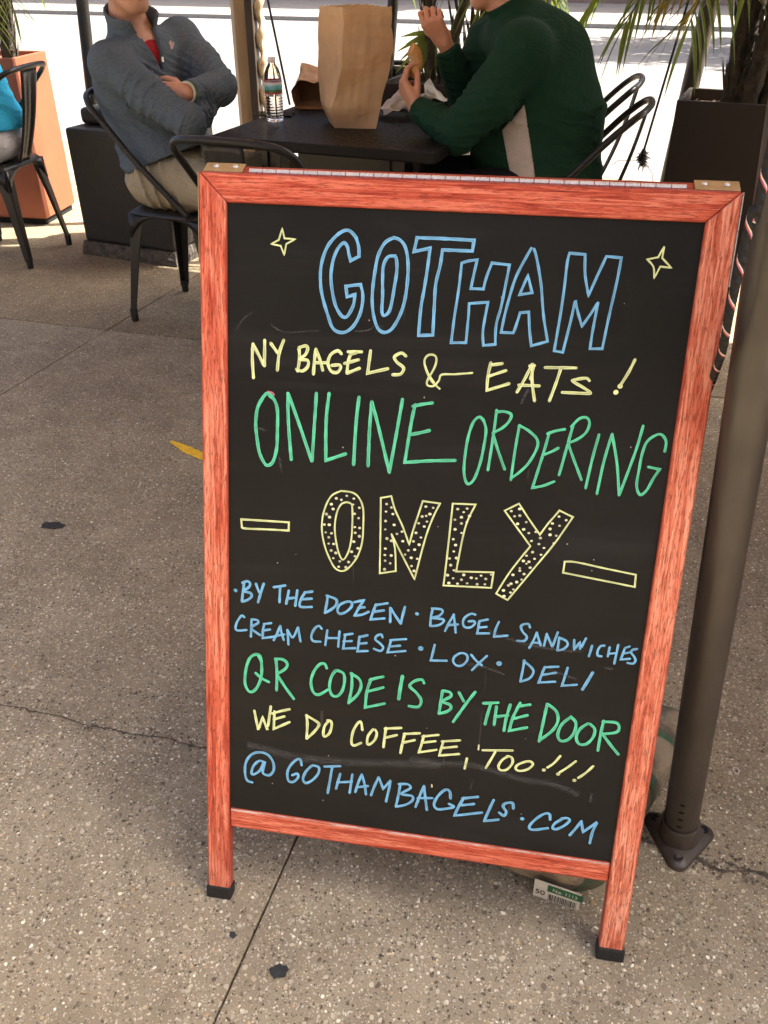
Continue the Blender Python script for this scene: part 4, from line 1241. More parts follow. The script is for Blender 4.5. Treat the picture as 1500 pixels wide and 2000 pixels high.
p = pz(772, 232, 0.742)
crumpled_sheet('paper_wrapper', 'crumpled white paper wrapper beside the tall bag', (p[0] + 0.01, p[1] + 0.05, TZ), 0.085, 0.07, 0.075, 21, 0.4, 'crumpled white wrappers')
p = pz(840, 215, 0.742)
crumpled_sheet('paper_wrapper', 'crumpled white paper wrapper behind the green jacketed forearm', (p[0], p[1] + 0.06, TZ), 0.085, 0.055, 0.088, 33, -0.3, 'crumpled white wrappers')

# phone
p = pz(533, 226, 0.742)
ph = thing('phone', 'black phone lying on the table behind the bottle', 'phone', (p[0], p[1] + 0.02, TZ), R(4))
mb = MB()
mb.box((0, 0, 0.0045), (0.150, 0.074, 0.008))
mb.build('phone_body', simple('phone black', (0.010, 0.010, 0.011), 0.3), ph, bevel=0.003, seg=3)
mb = MB()
mb.box((0, 0, 0.0088), (0.142, 0.067, 0.0005))
mb.build('screen', simple('phone glass', (0.008, 0.008, 0.009), 0.06, 0, 0.05), ph)

# bottle
p = px(538, 238, 2.63)
bt = thing('water_bottle', 'clear plastic water bottle with a white cap and a scenic label', 'bottle', (p[0], 2.63, TZ))
t = NT('clear plastic')
t.set(Base_Color=(0.96, 0.97, 0.97), Roughness=0.06)
t.b.inputs['Transmission Weight'].default_value = 1.0
t.b.inputs['IOR'].default_value = 1.32
M['pet'] = t.m
prof = [(0.005, 0.0035), (0.02, 0.001), (0.030, 0.004), (0.0325, 0.012)]
z = 0.012
while z < 0.085:
    prof += [(0.0325, z), (0.0325, z + 0.005), (0.0302, z + 0.0072)]
    z += 0.0098
prof += [(0.0330, 0.092), (0.0330, 0.147), (0.0318, 0.152), (0.0295, 0.166), (0.0235, 0.182), (0.0150, 0.194), (0.0128, 0.199), (0.0126, 0.206)]
mb = MB()
mb.lathe(prof, n=36)
mb.f.pop()
mb.uv.pop()
mb.build('bottle_body', M['pet'], bt, smooth=True)
t = NT('scenic bottle label')
co = t.coord('Object')
sp = t.n('ShaderNodeSeparateXYZ')
t.l(co, sp.inputs[0])
zz = t.math('MULTIPLY', t.math('SUBTRACT', sp.outputs[2], 0.100), 1 / 0.043)
nn = t.noise(t.mapping(co, (60, 60, 120)), 1.0, 5, 0.7)
zz2 = t.math('ADD', zz, t.math('MULTIPLY', t.math('SUBTRACT', nn, 0.5), 0.35))
sc_ = t.ramp(zz2, [(0.0, (0.10, 0.20, 0.06)), (0.30, (0.06, 0.16, 0.07)), (0.36, (0.10, 0.42, 0.44)), (0.6, (0.16, 0.50, 0.56)), (0.68, (0.55, 0.70, 0.72)), (0.95, (0.70, 0.80, 0.82))])
band = t.ramp(zz, [(0.0, 1.0), (0.10, 1.0), (0.105, 0.0), (0.90, 0.0), (0.905, 1.0)], 'CONSTANT')
t.set(Base_Color=t.mix(band, sc_, (0.52, 0.03, 0.05)), Roughness=0.35)
mb = MB()
mb.lathe([(0.0334, 0.100), (0.0334, 0.143)], n=36)
mb.f.pop()
mb.f.pop()
mb.uv.pop()
mb.uv.pop()
mb.build('label', t.m, bt, smooth=True)
mb = MB()
mb.lathe([(0.0148, 0.201), (0.0150, 0.203), (0.0150, 0.216), (0.0142, 0.2185), (0.006, 0.219)], n=30)
mb.build('cap', simple('white cap plastic', (0.80, 0.80, 0.79), 0.4, 0, 0.04), bt, angle=35)

# ------------------------------------------------------------------ black box base with its post
M['blackbox'] = worn_metal('black painted box', (0.0125, 0.012, 0.0115), (0.055, 0.045, 0.035), 0.5, 0.62)
a = R(-13.5)
f1 = np.array([math.cos(a), math.sin(a), 0])
f2 = np.array([-math.sin(a), math.cos(a), 0])
bc = np.array([-2.098, 3.240, 0]) + f1 * 0.265 + f2 * 0.22
bin_ = thing('metal_box', 'black painted square metal box standing behind the grey pullover chair', 'box', tuple(bc), a)
mb = MB()
mb.box((0, 0, 0.325), (0.53, 0.44, 0.52))
mb.build('box_body', M['blackbox'], bin_, bevel=0.014, seg=3)
mb = MB()
mb.box((-0.10, 0.04, 0.622), (0.30, 0.32, 0.072))
mb.build('lid', M['blackbox'], bin_, bevel=0.022, seg=3)
mb = MB()
V = []
for z, s in ((0, 0.285), (0.03, 0.28), (0.064, 0.268)):
    for k in range(40):
        an = 2 * PI * k / 40
        x, y = math.cos(an), math.sin(an)
        m_ = max(abs(x), abs(y))
        V.append((x / m_ * s * (1 + rng.uniform(-0.02, 0.02)), y / m_ * (s - 0.045) * (1 + rng.uniform(-0.02, 0.02)), z))
F = [(j * 40 + k, j * 40 + (k + 1) % 40, (j + 1) * 40 + (k + 1) % 40, (j + 1) * 40 + k) for j in range(2) for k in range(40)]
F.append(tuple(80 + k for k in range(40)))
mb.add(V, F)
mb.build('rough_footing', simple('dirty mortar footing', (0.075, 0.066, 0.055), 0.95, 0, 0.6, 30, 0.01, 40), bin_)

# ------------------------------------------------------------------ posts, ropes, awning
M['post'] = simple('brown painted post', (0.050, 0.039, 0.031), 0.42, 0, 0.18, 9, 0.0008, 60)
M['hole'] = simple('dark hole', (0.004, 0.004, 0.004), 0.9)
AWZ = 2.62
pb = np.array([0.4460, 0.24, 0.0])
lean = np.array([-0.083, 0.0, 1.0])
ln = lean / np.linalg.norm(lean)
post = thing('awning_post', 'brown steel post with a bolted flange, leaning just right of the chalkboard', 'post', tuple(pb), 0, 'brown awning posts')
mb = MB()
mb.lathe([(0.0275, 0.06), (0.0285, 0.058), (0.0285, 0.9), (0.0285, AWZ / ln[2])], n=32, axis=ln)
mb.build('tube', M['post'], post, angle=40)
mb = MB()
mb.lathe([(0.033, 0.0), (0.033, 0.052), (0.0315, 0.0545), (0.0288, 0.055)], n=32, axis=ln)
mb.build('socket', M['post'], post, angle=40)
# three-lobed flange
fl = MB()
V = []
nn_ = 72
for (sc_, z) in ((1.0, 0.0), (1.0, 0.006), (0.94, 0.010), (0.60, 0.016)):
    for k in range(nn_):
        cen = R(262) + (k // 24) * 2 * PI / 3
        a = cen - PI / 3 + (2 * PI / 3) * (k % 24) / 23.0
        V.append(((0.047 * math.cos(cen) + 0.0185 * math.cos(a)) * sc_, (0.047 * math.sin(cen) + 0.0185 * math.sin(a)) * sc_, z))
F = [(j * nn_ + k, j * nn_ + (k + 1) % nn_, (j + 1) * nn_ + (k + 1) % nn_, (j + 1) * nn_ + k) for j in range(3) for k in range(nn_)]
F.append(tuple(3 * nn_ + k for k in range(nn_)))
F.append(tuple(nn_ - 1 - k for k in range(nn_)))
fl.add(V, F)
flo = fl.build('flange', M['post'], post, angle=50)
for k in range(3):
    a = R(262) + k * 2 * PI / 3
    mb = MB()
    mb.lathe([(0.0078, 0.0), (0.0078, 0.0012), (0.0060, 0.0016), (0.0045, 0.0006)], (0.0475 * math.cos(a), 0.0475 * math.sin(a), 0.0134), 18)
    mb.build('bolt', M['hole'] if k else simple('dull bolt', (0.05, 0.045, 0.04), 0.4, 0.6), flo, smooth=True)
# adjustment holes facing the camera
mb = MB()
for k in range(4):
    zc_ = 0.070 + 0.0185 * k
    c0 = ln * zc_
    fd = np.array([-0.28, -0.96, 0])
    fd /= np.linalg.norm(fd)
    sd = np.cross(fd, ln)
    c0 = c0 + fd * 0.0284
    V = [c0 + fd * 0.0004]
    for i in range(14):
        an = 2 * PI * i / 14
        o_ = sd * 0.0050 * math.cos(an)
        V.append(c0 + o_ + ln * 0.0030 * math.sin(an) + fd * (0.0004 - (0.0050 * math.cos(an)) ** 2 / (2 * 0.0285)))
    mb.add(V, [(0, 1 + i, 1 + (i + 1) % 14) for i in range(14)])
mb.build('adjusting_holes', M['hole'], post, recalc=False)


def slim_post(name, label, p_low, p_hi, r, mat, group='brown awning posts', sq=False):
    p_low, p_hi = np.array(p_low, float), np.array(p_hi, float)
    d = (p_hi - p_low) / (p_hi[2] - p_low[2])
    a = p_low - d * p_low[2]
    b = a + d * AWZ
    t_ = thing(name, label, 'post', tuple(a), 0, group)
    mb = MB()
    mb.tube([(0, 0, 0.0), tuple((b - a) * 0.5), tuple(b - a)], r, 24)
    mb.build('tube', mat, t_, angle=40)
    mb = MB()
    mb.lathe([(r * 2.4, 0), (r * 2.4, 0.008), (r * 1.5, 0.012), (r * 1.25, 0.05), (r * 1.02, 0.052)], n=24)
    mb.build('flange', mat, t_, angle=40)
    return t_


slim_post('awning_post', 'thick brown post rising behind the palm planter on the right', px(1344, 188, 3.36), px(1388, 0, 3.36), 0.036, M['post'])
slim_post('awning_post', 'thin dark post behind the tall paper bag', px(757, 150, 3.46), px(768, 0, 3.46), 0.024, M['blackmetal'])
slim_post('awning_post', 'dark slim post rising from behind the black box', px(186, 240, 3.78), px(160, 0, 3.78), 0.030, M['blackmetal'])

# tan square post on the left, one side in the sun
p1_, p2_ = px(487, 222, 3.72), px(470, 0, 3.72)
d = (p2_ - p1_) / (p2_[2] - p1_[2])
a = p1_ - d * p1_[2]
tp = thing('square_post', 'tan square post with sun on its right side, behind the water bottle', 'post', tuple(a))
t = NT('tan post paint')
co = t.coord()
w = t.noise(t.mapping(co, (18, 18, 3)), 1.0, 4, 0.6)
t.set(Base_Color=t.ramp(w, [(0.3, (0.24, 0.165, 0.09)), (0.7, (0.36, 0.26, 0.155))]), Roughness=0.55)
t.bump(t.noise(co, 40, 4), 0.001)
mb = MB()
s_ = 0.050
V = []
for (f, zz_) in ((0, 0.0), (1, AWZ)):
    o_ = d * zz_
    for an in (R(252), R(318), R(70), R(165)):
        V.append((o_[0] + s_ * 1.25 * math.cos(an), o_[1] + s_ * 1.25 * math.sin(an), zz_))
mb.add(V, [(0, 1, 5, 4), (1, 2, 6, 5), (2, 3, 7, 6), (3, 0, 4, 7), (4, 5, 6, 7), (3, 2, 1, 0)])
mb.build('shaft', t.m, tp, bevel=0.006, seg=3)
mb = MB()
V = []
for zz_ in (0.0, AWZ):
    o_ = d * zz_
    for dx_, dy_ in ((0.030, -0.052), (0.066, -0.046), (0.066, 0.03), (0.030, 0.03)):
        V.append((o_[0] + dx_, o_[1] + dy_, zz_))
mb.add(V, [(0, 1, 5, 4), (1, 2, 6, 5), (2, 3, 7, 6), (3, 0, 4, 7), (4, 5, 6, 7), (3, 2, 1, 0)])
mb.build('dark_strip', M['post'], tp, bevel=0.003)  # bar added to give the post its dark middle strip
# spiral fairy-rope wound tube on the sunlit side
t2 = simple('pale twisted cord', (0.62, 0.50, 0.34), 0.7, 0, 0.25, 50)
mb = MB()
P, rr_ = [], []
for k in range(150):
    z = AWZ * k / 149
    o_ = d * z
    P.append((o_[0] + 0.088 + 0.010 * math.cos(z * 52), o_[1] + 0.0 + 0.010 * math.sin(z * 52), z))
mb.tube(P, 0.019, 10)
mb.build('wound_cord', t2, tp, smooth=True)
mb = MB()
mb.box((0.02, 0, 0.006), (0.26, 0.20, 0.012))
mb.build('base_plate', M['post'], tp, bevel=0.003)

# dark cord with red and white flecks hanging beside the near post
t = NT('flecked cord')
uv = t.coord('UV')
sp = t.n('ShaderNodeSeparateXYZ')
t.l(uv, sp.inputs[0])
ph_ = t.math('FRACT', t.math('ADD', t.math('MULTIPLY', sp.outputs[0], 1 / 0.040), t.math('MULTIPLY', sp.outputs[1], 1.0)))
c = t.ramp(ph_, [(0.0, (0.012, 0.011, 0.011)), (0.10, (0.70, 0.66, 0.62)), (0.16, (0.55, 0.10, 0.13)), (0.23, (0.012, 0.011, 0.011))], 'CONSTANT')
t.set(Base_Color=c, Roughness=0.85)
t.bump(t.math('SINE', t.math('MULTIPLY', t.math('ADD', sp.outputs[0], t.math('MULTIPLY', sp.outputs[1], 0.012)), 520)), 0.0012)
mb = MB()
P = [px(1548, 150, 0.195), px(1497, 330, 0.195), px(1473, 405, 0.195), px(1446, 515, 0.195), px(1424, 615, 0.20), px(1406, 700, 0.24), px(1370, 770, 0.34)]
P[0] = np.array([P[1][0] + 0.006, 0.30, AWZ * 0 + 1.35])
P = [np.array([P[1][0] - 0.07, 0.205, 2.60]), np.array([P[1][0] - 0.01, 0.20, 1.7])] + P[1:]
P.append(np.array([0.322, 0.44, 0.86]))
mb.tube(spline(P, 8), 0.0052, 10)
tag(mb.build('cord', t.m, smooth=True), 'black cord flecked with red and white hanging along the leaning brown post', 'cord')

M['blackcord'] = simple('black guy rope', (0.02, 0.021, 0.026), 0.8, 0, 0.4, 150)


def guy(label, a, b, tassel=None, group='black guy ropes'):
    a, b = np.array(a), np.array(b)
    d_ = (a - b) / (a[2] - b[2])
    top = b + d_ * (AWZ - b[2])
    r_ = thing('guy_rope', label, 'rope', tuple(b), 0, group)
    mb = MB()
    mb.tube([(top - b) * k / 8.0 for k in range(8, -1, -1)], 0.0050, 8)
    mb.build('rope', M['blackcord'], r_, smooth=True)
    return r_, b


gr_, b_ = guy('thin black rope ending in a frayed knot, right of the green jacketed man', px(1345, 0, 3.30), px(1257, 296, 3.30))
mb = MB()
for k in range(150):
    a1, a2 = rng.uniform(0, 2 * PI), rng.uniform(-1.2, 1.0)
    dr = np.array([math.cos(a1) * math.cos(a2), math.sin(a1) * math.cos(a2), math.sin(a2) - 0.7])
    L_ = rng.uniform(0.012, 0.028)
    c0 = np.array([rng.normal(0, 0.007), rng.normal(0, 0.007), rng.uniform(-0.045, 0.0)])
    mb.tube([c0, c0 + dr * L_ * 0.5 + rng.normal(0, 0.003, 3), c0 + dr * L_ + rng.normal(0, 0.005, 3)], [0.0022, 0.0016, 0.0007], 4)
mb.lathe([(0.004, -0.06), (0.013, -0.045), (0.016, -0.02), (0.011, 0.0), (0.006, 0.012)], n=12)
mb.build('frayed_knot', M['blackcord'], gr_, smooth=True)
mb = MB()
Pw = [np.array([0, 0, -0.05]), px(1268, 330, 3.28) - b_, px(1274, 352, 3.26) - b_, np.array([0.05, -0.05, -b_[2] * 0.5]), np.array([0.03, -0.06, -b_[2] + 0.002])]
mb.tube(spline(Pw, 8), 0.0016, 6)
Pw = [np.array([-0.005, 0, -0.035]), px(1208, 313, 3.30) - b_, px(1196, 322, 3.30) - b_]
mb.tube(Pw, 0.0016, 6)
mb.build('wire', M['post'], gr_, smooth=True)
guy('thin black rope behind the water bottle, right of the tan post', px(523, 0, 3.30), px(566, 205, 3.30))

# awning overhead: a thin canvas sheet on rafters, above the frame of the photo
t = NT('tan awning canvas')
co = t.coord()
c = t.ramp(t.noise(co, 2, 4), [(0.3, (0.50, 0.36, 0.22)), (0.7, (0.62, 0.47, 0.31))])
t.set(Base_Color=c, Roughness=0.8)
tr = t.n('ShaderNodeBsdfTranslucent')
t.l(c, tr.inputs['Color'])
mx = t.n('ShaderNodeMixShader')
mx.inputs[0].default_value = 0.30
t.l(t.b.outputs[0], mx.inputs[1])
t.l(tr.outputs[0], mx.inputs[2])
t.l(mx.outputs[0], t.t.nodes['Material Output'].inputs['Surface'])
ROW1 = np.array([0.98, -0.2, 0])
ROW2 = np.array([0.2, 0.98, 0])


def rc(u, v, z):
    return tuple(ROW1 * u + ROW2 * v + np.array([0, 0, z]))


aw = thing('awning', 'wide tan canvas awning over the tables, above the top of the picture', 'awning', (0, 0, 0))
mb = MB()
AU0, AU1, AV0, AV1 = -3.2, 5.0, 0.50, 3.56
nu, nv = 24, 10
V, F = [], []
for i in range(nu + 1):
    for j in range(nv + 1):
        u = AU0 + (AU1 - AU0) * i / nu
        v = AV0 + (AV1 - AV0) * j / nv
        V.append(rc(u, v, AWZ + 0.03 - 0.03 * math.sin(PI * ((i % 6) / 6.0))))
for i in range(nu):
    for j in range(nv):
        F.append((i * (nv + 1) + j, (i + 1) * (nv + 1) + j, (i + 1) * (nv + 1) + j + 1, i * (nv + 1) + j + 1))
mb.add(V, F)
mb.build('canvas', t.m, aw, smooth=True, solid=0.004)
mb = MB()
for i in range(5):
    u = AU0 + (AU1 - AU0) * i / 4
    mb.tube([rc(u, AV0, AWZ), rc(u, AV1, AWZ)], 0.02, 10)
mb.tube([rc(AU0, AV0, AWZ), rc(AU1, AV0, AWZ)], 0.02, 10)
mb.tube([rc(AU0, AV1, AWZ), rc(AU1, AV1, AWZ)], 0.02, 10)
mb.build('rafter', M['post'], aw, smooth=True)

# unseen shop building behind the photographer, added to shape the fill light
bl = thing('storefront_building', 'pale stone shop building behind the camera, unseen, added for its bounce light', 'building', (0, -3.6, 0))
mb = MB()
for (x0, x1, z0, z1) in ((-12, 12, 3.2, 3.7), (-12, -3.2, 0, 3.2), (-0.8, 0.8, 0, 0.5), (-3.2, -0.8, 0, 0.5), (1.9, 4.6, 0, 0.5), (4.6, 12, 0, 3.2), (-0.8, -0.6, 0.5, 3.2), (1.7, 1.9, 0.5, 3.2)):
    mb.box(((x0 + x1) / 2, -0.2, (z0 + z1) / 2), (x1 - x0 - 0.002, 0.4, z1 - z0 - 0.002))
mb.build('wall', simple('pale limestone', (0.48, 0.40, 0.28), 0.85, 0, 0.12, 1.5, 0.004, 40), bl)
for x0, x1 in ((-3.2, -0.8), (1.9, 4.6)):
    mb = MB()
    mb.box(((x0 + x1) / 2, -0.12, 1.85), (x1 - x0, 0.06, 2.7))
    w_ = mb.build('window', M['post'], bl)
    mb = MB()
    mb.box(((x0 + x1) / 2, -0.085, 1.85), (x1 - x0 - 0.16, 0.01, 2.54))
    mb.build('pane', simple('shop glass', (0.05, 0.05, 0.05), 0.08), w_)
mb = MB()
mb.box((0.55, -0.15, 1.6), (2.3, 0.05, 3.2))
d_ = mb.build('door', M['post'], bl)
mb = MB()
mb.box((0.55, -0.12, 1.7), (1.5, 0.02, 2.6))
mb.build('pane', simple('door glass', (0.05, 0.05, 0.05), 0.08), d_)

M['soil_dark'] = simple('dim window', (0.03, 0.03, 0.032), 0.2)
# houses across the road, above the frame of the photo
for k, (x0, w_, h_, colr) in enumerate(((-34, 13, 11.0, (0.32, 0.17, 0.11)), (-20.9, 12, 9.0, (0.42, 0.36, 0.29)), (-8.8, 14, 12.0, (0.30, 0.20, 0.15)), (5.3, 12, 9.5, (0.38, 0.33, 0.28)), (17.4, 15, 11.5, (0.33, 0.16, 0.11)))):
    sl_ = math.atan(-0.155)
    cx_ = x0 + w_ / 2
    hb = thing('row_house', ('%s house with dark windows across the road, %s' % (('red brick', 'cream', 'brown', 'grey', 'brick')[k], ('furthest left of the row', 'left of the brown one', 'tallest of the row', 'right of the brown one', 'furthest right of the row')[k])), 'house', (cx_, 24.2 - 0.155 * cx_, -0.1), sl_, 'houses across the road')
    mb = MB()
    mb.box((0, 5, h_ / 2), (w_ * 1.01, 10, h_))
    mb.build('wall', simple('house wall %d' % k, colr, 0.9, 0, 0.15, 3), hb)
    mb = MB()
    mb.box((0, 4.9, h_ + 0.2), (w_ * 1.01 + 0.3, 10.4, 0.4))
    mb.build('cornice', M['kerb'], hb, bevel=0.05)
    for i in range(4):
        for j in range(int(h_ // 3)):
            if j == 0 and i == 1:
                continue
            wx = -w_ / 2 + w_ * (i + 0.5) / 4
            mb = MB()
            mb.box((wx, -0.03, 1.9 + 3 * j), (1.3, 0.1, 1.8))
            fr_ = mb.build('window', M['kerb'], hb)
            mb = MB()
            mb.box((wx, -0.085, 1.9 + 3 * j), (1.1, 0.02, 1.6))
            mb.build('pane', M['hole'] if (i + j) % 3 else M['soil_dark'], fr_)
    mb = MB()
    mb.box((-w_ / 2 + w_ * 1.5 / 4, -0.04, 1.25), (1.2, 0.1, 2.5))
    mb.build('door', M['post'], hb)

# unseen canvas sheet added to block the light from the right
mb = MB()
V = []
n_ = 60
for k in range(n_ + 1):
    f_ = k / n_
    bx, by = 1.72 + 0.30 * f_, 0.02 + 2.5 * f_
    V += [(bx + 0.035 * math.sin(k * 0.95), by, 0.04), (bx + 0.03 * math.sin(k * 0.95), by, AWZ - 0.02)]
mb.add(V, [(2 * k, 2 * k + 2, 2 * k + 3, 2 * k + 1) for k in range(n_)])
tag(mb.build('light_blocker', simple('light blocking canvas', (0.085, 0.062, 0.042), 0.9, 0, 0.15, 8, 0.001, 200), smooth=True, solid=0.002), 'brown canvas hanging out of view on the right, added to block side light', 'light blocker')

# ------------------------------------------------------------------ weight bag under the board
t = NT('printed bag plastic')
co = t.coord()
sp = t.n('ShaderNodeSeparateXYZ')
t.l(co, sp.inputs[0])
n = t.noise(co, 14, 5)
base = t.ramp(n, [(0.3, (0.20, 0.155, 0.105)), (0.7, (0.36, 0.295, 0.205))])
bands = t.math('SINE', t.math('ADD', t.math('MULTIPLY', sp.outputs[1], 62), t.math('MULTIPLY', t.noise(co, 9, 2), 2.4)))
gm = t.ramp(bands, [(0.66, 0.0), (0.71, 1.0)])
c = t.mix(gm, base, (0.025, 0.105, 0.052))
dn = t.ramp(t.noise(co, 19, 6, 0.75), [(0.43, 0.0), (0.60, 0.85)])
c = t.mix(dn, c, (0.10, 0.08, 0.06))
t.set(Base_Color=c, Roughness=0.5)
t.bump(t.noise(co, 30, 5), 0.004)
sb = thing('weight_bag', 'dirty beige sandbag with green print lying under the chalkboard beside the post', 'sandbag', (0.292, 0.302, 0.0), R(-12))
mb = MB()
nu, nv = 56, 28
V = []
r_ = np.random.RandomState(4)
hx, hy, hz = 0.112, 0.215, 0.052
for j in range(nv + 1):
    ph2 = -PI / 2 + PI * j / nv
    for i in range(nu):
        th = 2 * PI * i / nu
        sg = lambda v_, e_: math.copysign(abs(v_) ** e_, v_)
        cx = sg(math.cos(ph2), 0.42) * sg(math.cos(th), 0.42)
        cy = sg(math.cos(ph2), 0.42) * sg(math.sin(th), 0.42)
        cz = sg(math.sin(ph2), 0.60)
        V.append((hx * cx, hy * cy, hz + hz * cz))
V = np.array(V)
V[:, 0] += 0.25 * V[:, 1]
W = crumple(V, 0.010, 22, 6)
W = crumple(W, 0.004, 60, 8)
W[:, 2] = np.maximum(W[:, 2], 0.001 + 0.0005 * r_.rand(len(W)))
F = [(j * nu + i, j * nu + (i + 1) % nu, (j + 1) * nu + (i + 1) % nu, (j + 1) * nu + i) for j in range(nv) for i in range(nu)]
mb.add(W, F)
mb.build('sack', t.m, sb, smooth=True)


def text_mesh(name, body, size, mat, parent, loc, rot):
    cu = bpy.data.curves.new(name, 'FONT')
    cu.body = body
    cu.size = size
    cu.extrude = 0.0002
    tmp = bpy.data.objects.new(name, cu)
    C.objects.link(tmp)
    dg = bpy.context.evaluated_depsgraph_get()
    me = bpy.data.meshes.new_from_object(tmp.evaluated_get(dg))
    bpy.data.objects.remove(tmp)
    o = bpy.data.objects.new(name, me)
    C.objects.link(o)
    me.materials.clear()
    me.materials.append(mat)
    o.parent = parent
    o.location = loc
    o.rotation_euler = rot
    return o


GRN = simple('green print', (0.025, 0.135, 0.060), 0.5, 0, 0.2, 60)
WHT = simple('white print', (0.66, 0.63, 0.56), 0.6, 0, 0.1, 60)
BLK = simple('black print', (0.018, 0.017, 0.016), 0.6)
fy = -hy - 0.011
lab = MB()
lab.box((-0.020, fy, 0.032), (0.095, 0.0012, 0.056))
lo = lab.build('printed_label', WHT, sb, bevel=0.0004)
lo.location = (0.004, -0.0475, 0.001)
lo.scale = (0.80, 0.80, 0.80)
lab = MB()
lab.box((-0.004, fy - 0.0009, 0.0445), (0.072, 0.0006, 0.021))
lab.build('green_panel', GRN, lo)
text_mesh('lettering', 'No. 1113', 0.0135, WHT, lo, (-0.030, fy - 0.0016, 0.0395), (PI / 2, 0, 0))
text_mesh('lettering', '50', 0.021, BLK, lo, (-0.064, fy - 0.0012, 0.0165), (PI / 2, 0, 0))
lab = MB()
x = -0.036
r_ = np.random.RandomState(2)
while x < 0.022:
    w_ = r_.choice([0.0008, 0.0013, 0.002])
    lab.box((x, fy - 0.0009, 0.0165), (w_, 0.0005, 0.020))
    x += w_ + r_.choice([0.0010, 0.0016])
lab.build('barcode', BLK, lo)

# ------------------------------------------------------------------ planters
def copper_mat(name, c1, c2, rough=0.5):
    t = NT(name)
    co = t.coord()
    n = t.noise(co, 4, 6, 0.65)
    sp_ = t.noise(t.mapping(co, (30, 30, 9)), 1.0, 4, 0.7)
    c = t.ramp(n, [(0.3, c1), (0.7, c2)])
    c = t.mix(t.ramp(sp_, [(0.66, 0.0), (0.72, 0.5)]), c, tuple(min(1, 1.7 * x_ + 0.01) for x_ in c2))
    t.set(Base_Color=c, Roughness=rough)
    t.bump(n, 0.002)
    return t.m


M['copper'] = copper_mat('copper red planter paint', (0.235, 0.062, 0.030), (0.31, 0.088, 0.042))
M['shadedplanter'] = copper_mat('shade darkened planter paint', (0.017, 0.0095, 0.0065), (0.025, 0.014, 0.0095), 0.6)  # same planters standing in shade, the shade put into the colour
M['soil'] = simple('dry potting soil', (0.11, 0.07, 0.045), 0.95, 0, 0.6, 60, 0.01, 60)


def planter(label, corner, w, h, rot, mat, taper=0.0):
    """corner: front-left ground corner"""
    a = rot
    u = np.array([math.cos(a), math.sin(a), 0])
    v = np.array([-math.sin(a), math.cos(a), 0])
    c = np.array(corner) + u * w / 2 + v * w / 2
    t_ = thing('square_planter', label, 'planter', (c[0], c[1], 0), a, 'square planters along the pavement edge')
    mb = MB()
    hw = w / 2
    wl = 0.016
    Z = [(hw * (1 - taper), 0.035), (hw, h), (hw - wl, h), (hw - wl, h - 0.06)]
    V = []
    for r_, z in Z:
        V += [(-r_, -r_, z), (r_, -r_, z), (r_, r_, z), (-r_, r_, z)]
    F = [(j * 4 + k, j * 4 + (k + 1) % 4, (j + 1) * 4 + (k + 1) % 4, (j + 1) * 4 + k) for j in range(3) for k in range(4)]
    F.append((3, 2, 1, 0))
    mb.add(V, F)
    mb.build('body', mat, t_, bevel=0.004)
    mb = MB()
    mb.box((0, 0, 0.018), (w * (1 - taper) - 0.03, w * (1 - taper) - 0.03, 0.034))
    mb.build('plinth', M['hole'], t_)
    mb = MB()
    n = 16
    s = hw - wl - 0.001
    V = [(s * (i / n * 2 - 1), s * (j / n * 2 - 1), h - 0.045 + 0.035 * max(0, 1 - math.hypot(i / n * 2 - 1, j / n * 2 - 1)) + rng.uniform(-0.006, 0.006)) for i in range(n + 1) for j in range(n + 1)]
    F = [(i * (n + 1) + j, (i + 1) * (n + 1) + j, (i + 1) * (n + 1) + j + 1, i * (n + 1) + j + 1) for i in range(n) for j in range(n)]
    mb.add(V, F)
    for k in range(260):
        an, rd = rng.uniform(0, 2 * PI), s * rng.uniform(0.0, 0.95)
        p_ = np.array([rd * math.cos(an), rd * math.sin(an), h - 0.035])
        q_ = rng.normal(0, 0.02, 3)
        q_[2] = abs(q_[2]) * 0.6
        mb.tube([p_, p_ + q_ * 0.6, p_ + q_ + np.array([0, 0, -0.01])], [0.0012, 0.001, 0.0006], 3, caps=False)
    mb.build('soil', M['soil'], t_)
    return c


PL = planter('copper red square planter in sunlight on the left', (-2.885, 3.67, 0), 0.345, 0.82, R(0.5), M['copper'])
PM = planter('square planter behind the table, its shade put into the colour', (-0.585, 3.115, 0), 0.34, 0.82, R(-10), M['shadedplanter'])
PR = planter('square planter on the right behind the brown post, darkened for shade', (0.577, 2.835, 0), 0.345, 0.82, R(-14), M['shadedplanter'])

# ------------------------------------------------------------------ palms
LG = leaf_material('green palm leaf', (0.030, 0.075, 0.018), (0.075, 0.13, 0.030))
LY = leaf_material('yellow green palm leaf', (0.11, 0.17, 0.03), (0.22, 0.25, 0.06), 0.5)
LD = leaf_material('dead brown palm leaf', (0.20, 0.085, 0.035), (0.34, 0.17, 0.075), 0.3)
M['stem'] = simple('fibrous palm stem', (0.060, 0.050, 0.034), 0.9, 0, 0.5, 25, 0.006, 60)


def blade(mb, a, d, L, w, sag=0.35, nseg=5, up=None):
    d = np.array(d, float)
    d /= np.linalg.norm(d)
    side = np.cross(d, np.array([0.02, 0.01, 1.0]))
    if up is not None:
        side = np.array(up, float)
    side /= max(np.linalg.norm(side), 1e-6)
    V = []
    p = np.array(a, float)
    dd = d.copy()
    prof = [0.35, 0.9, 1.0, 0.8, 0.5, 0.05]
    for k in range(nseg + 1):
        w_ = w * prof[min(k * 5 // nseg, 5)]
        fold = np.array([0, 0, 0.22 * w_])
        V += [p - side * w_ / 2 + fold, p - fold * 0.3, p + side * w_ / 2 + fold]
        dd = dd + np.array([0, 0, -sag / nseg * (0.5 + k / nseg)])
        dd /= np.linalg.norm(dd)
        p = p + dd * L / nseg
    F = []
    for k in range(nseg):
        for s in (0, 1):
            F.append((3 * k + s, 3 * k + s + 1, 3 * k + s + 4, 3 * k + s + 3))
    mb.add(V, F)


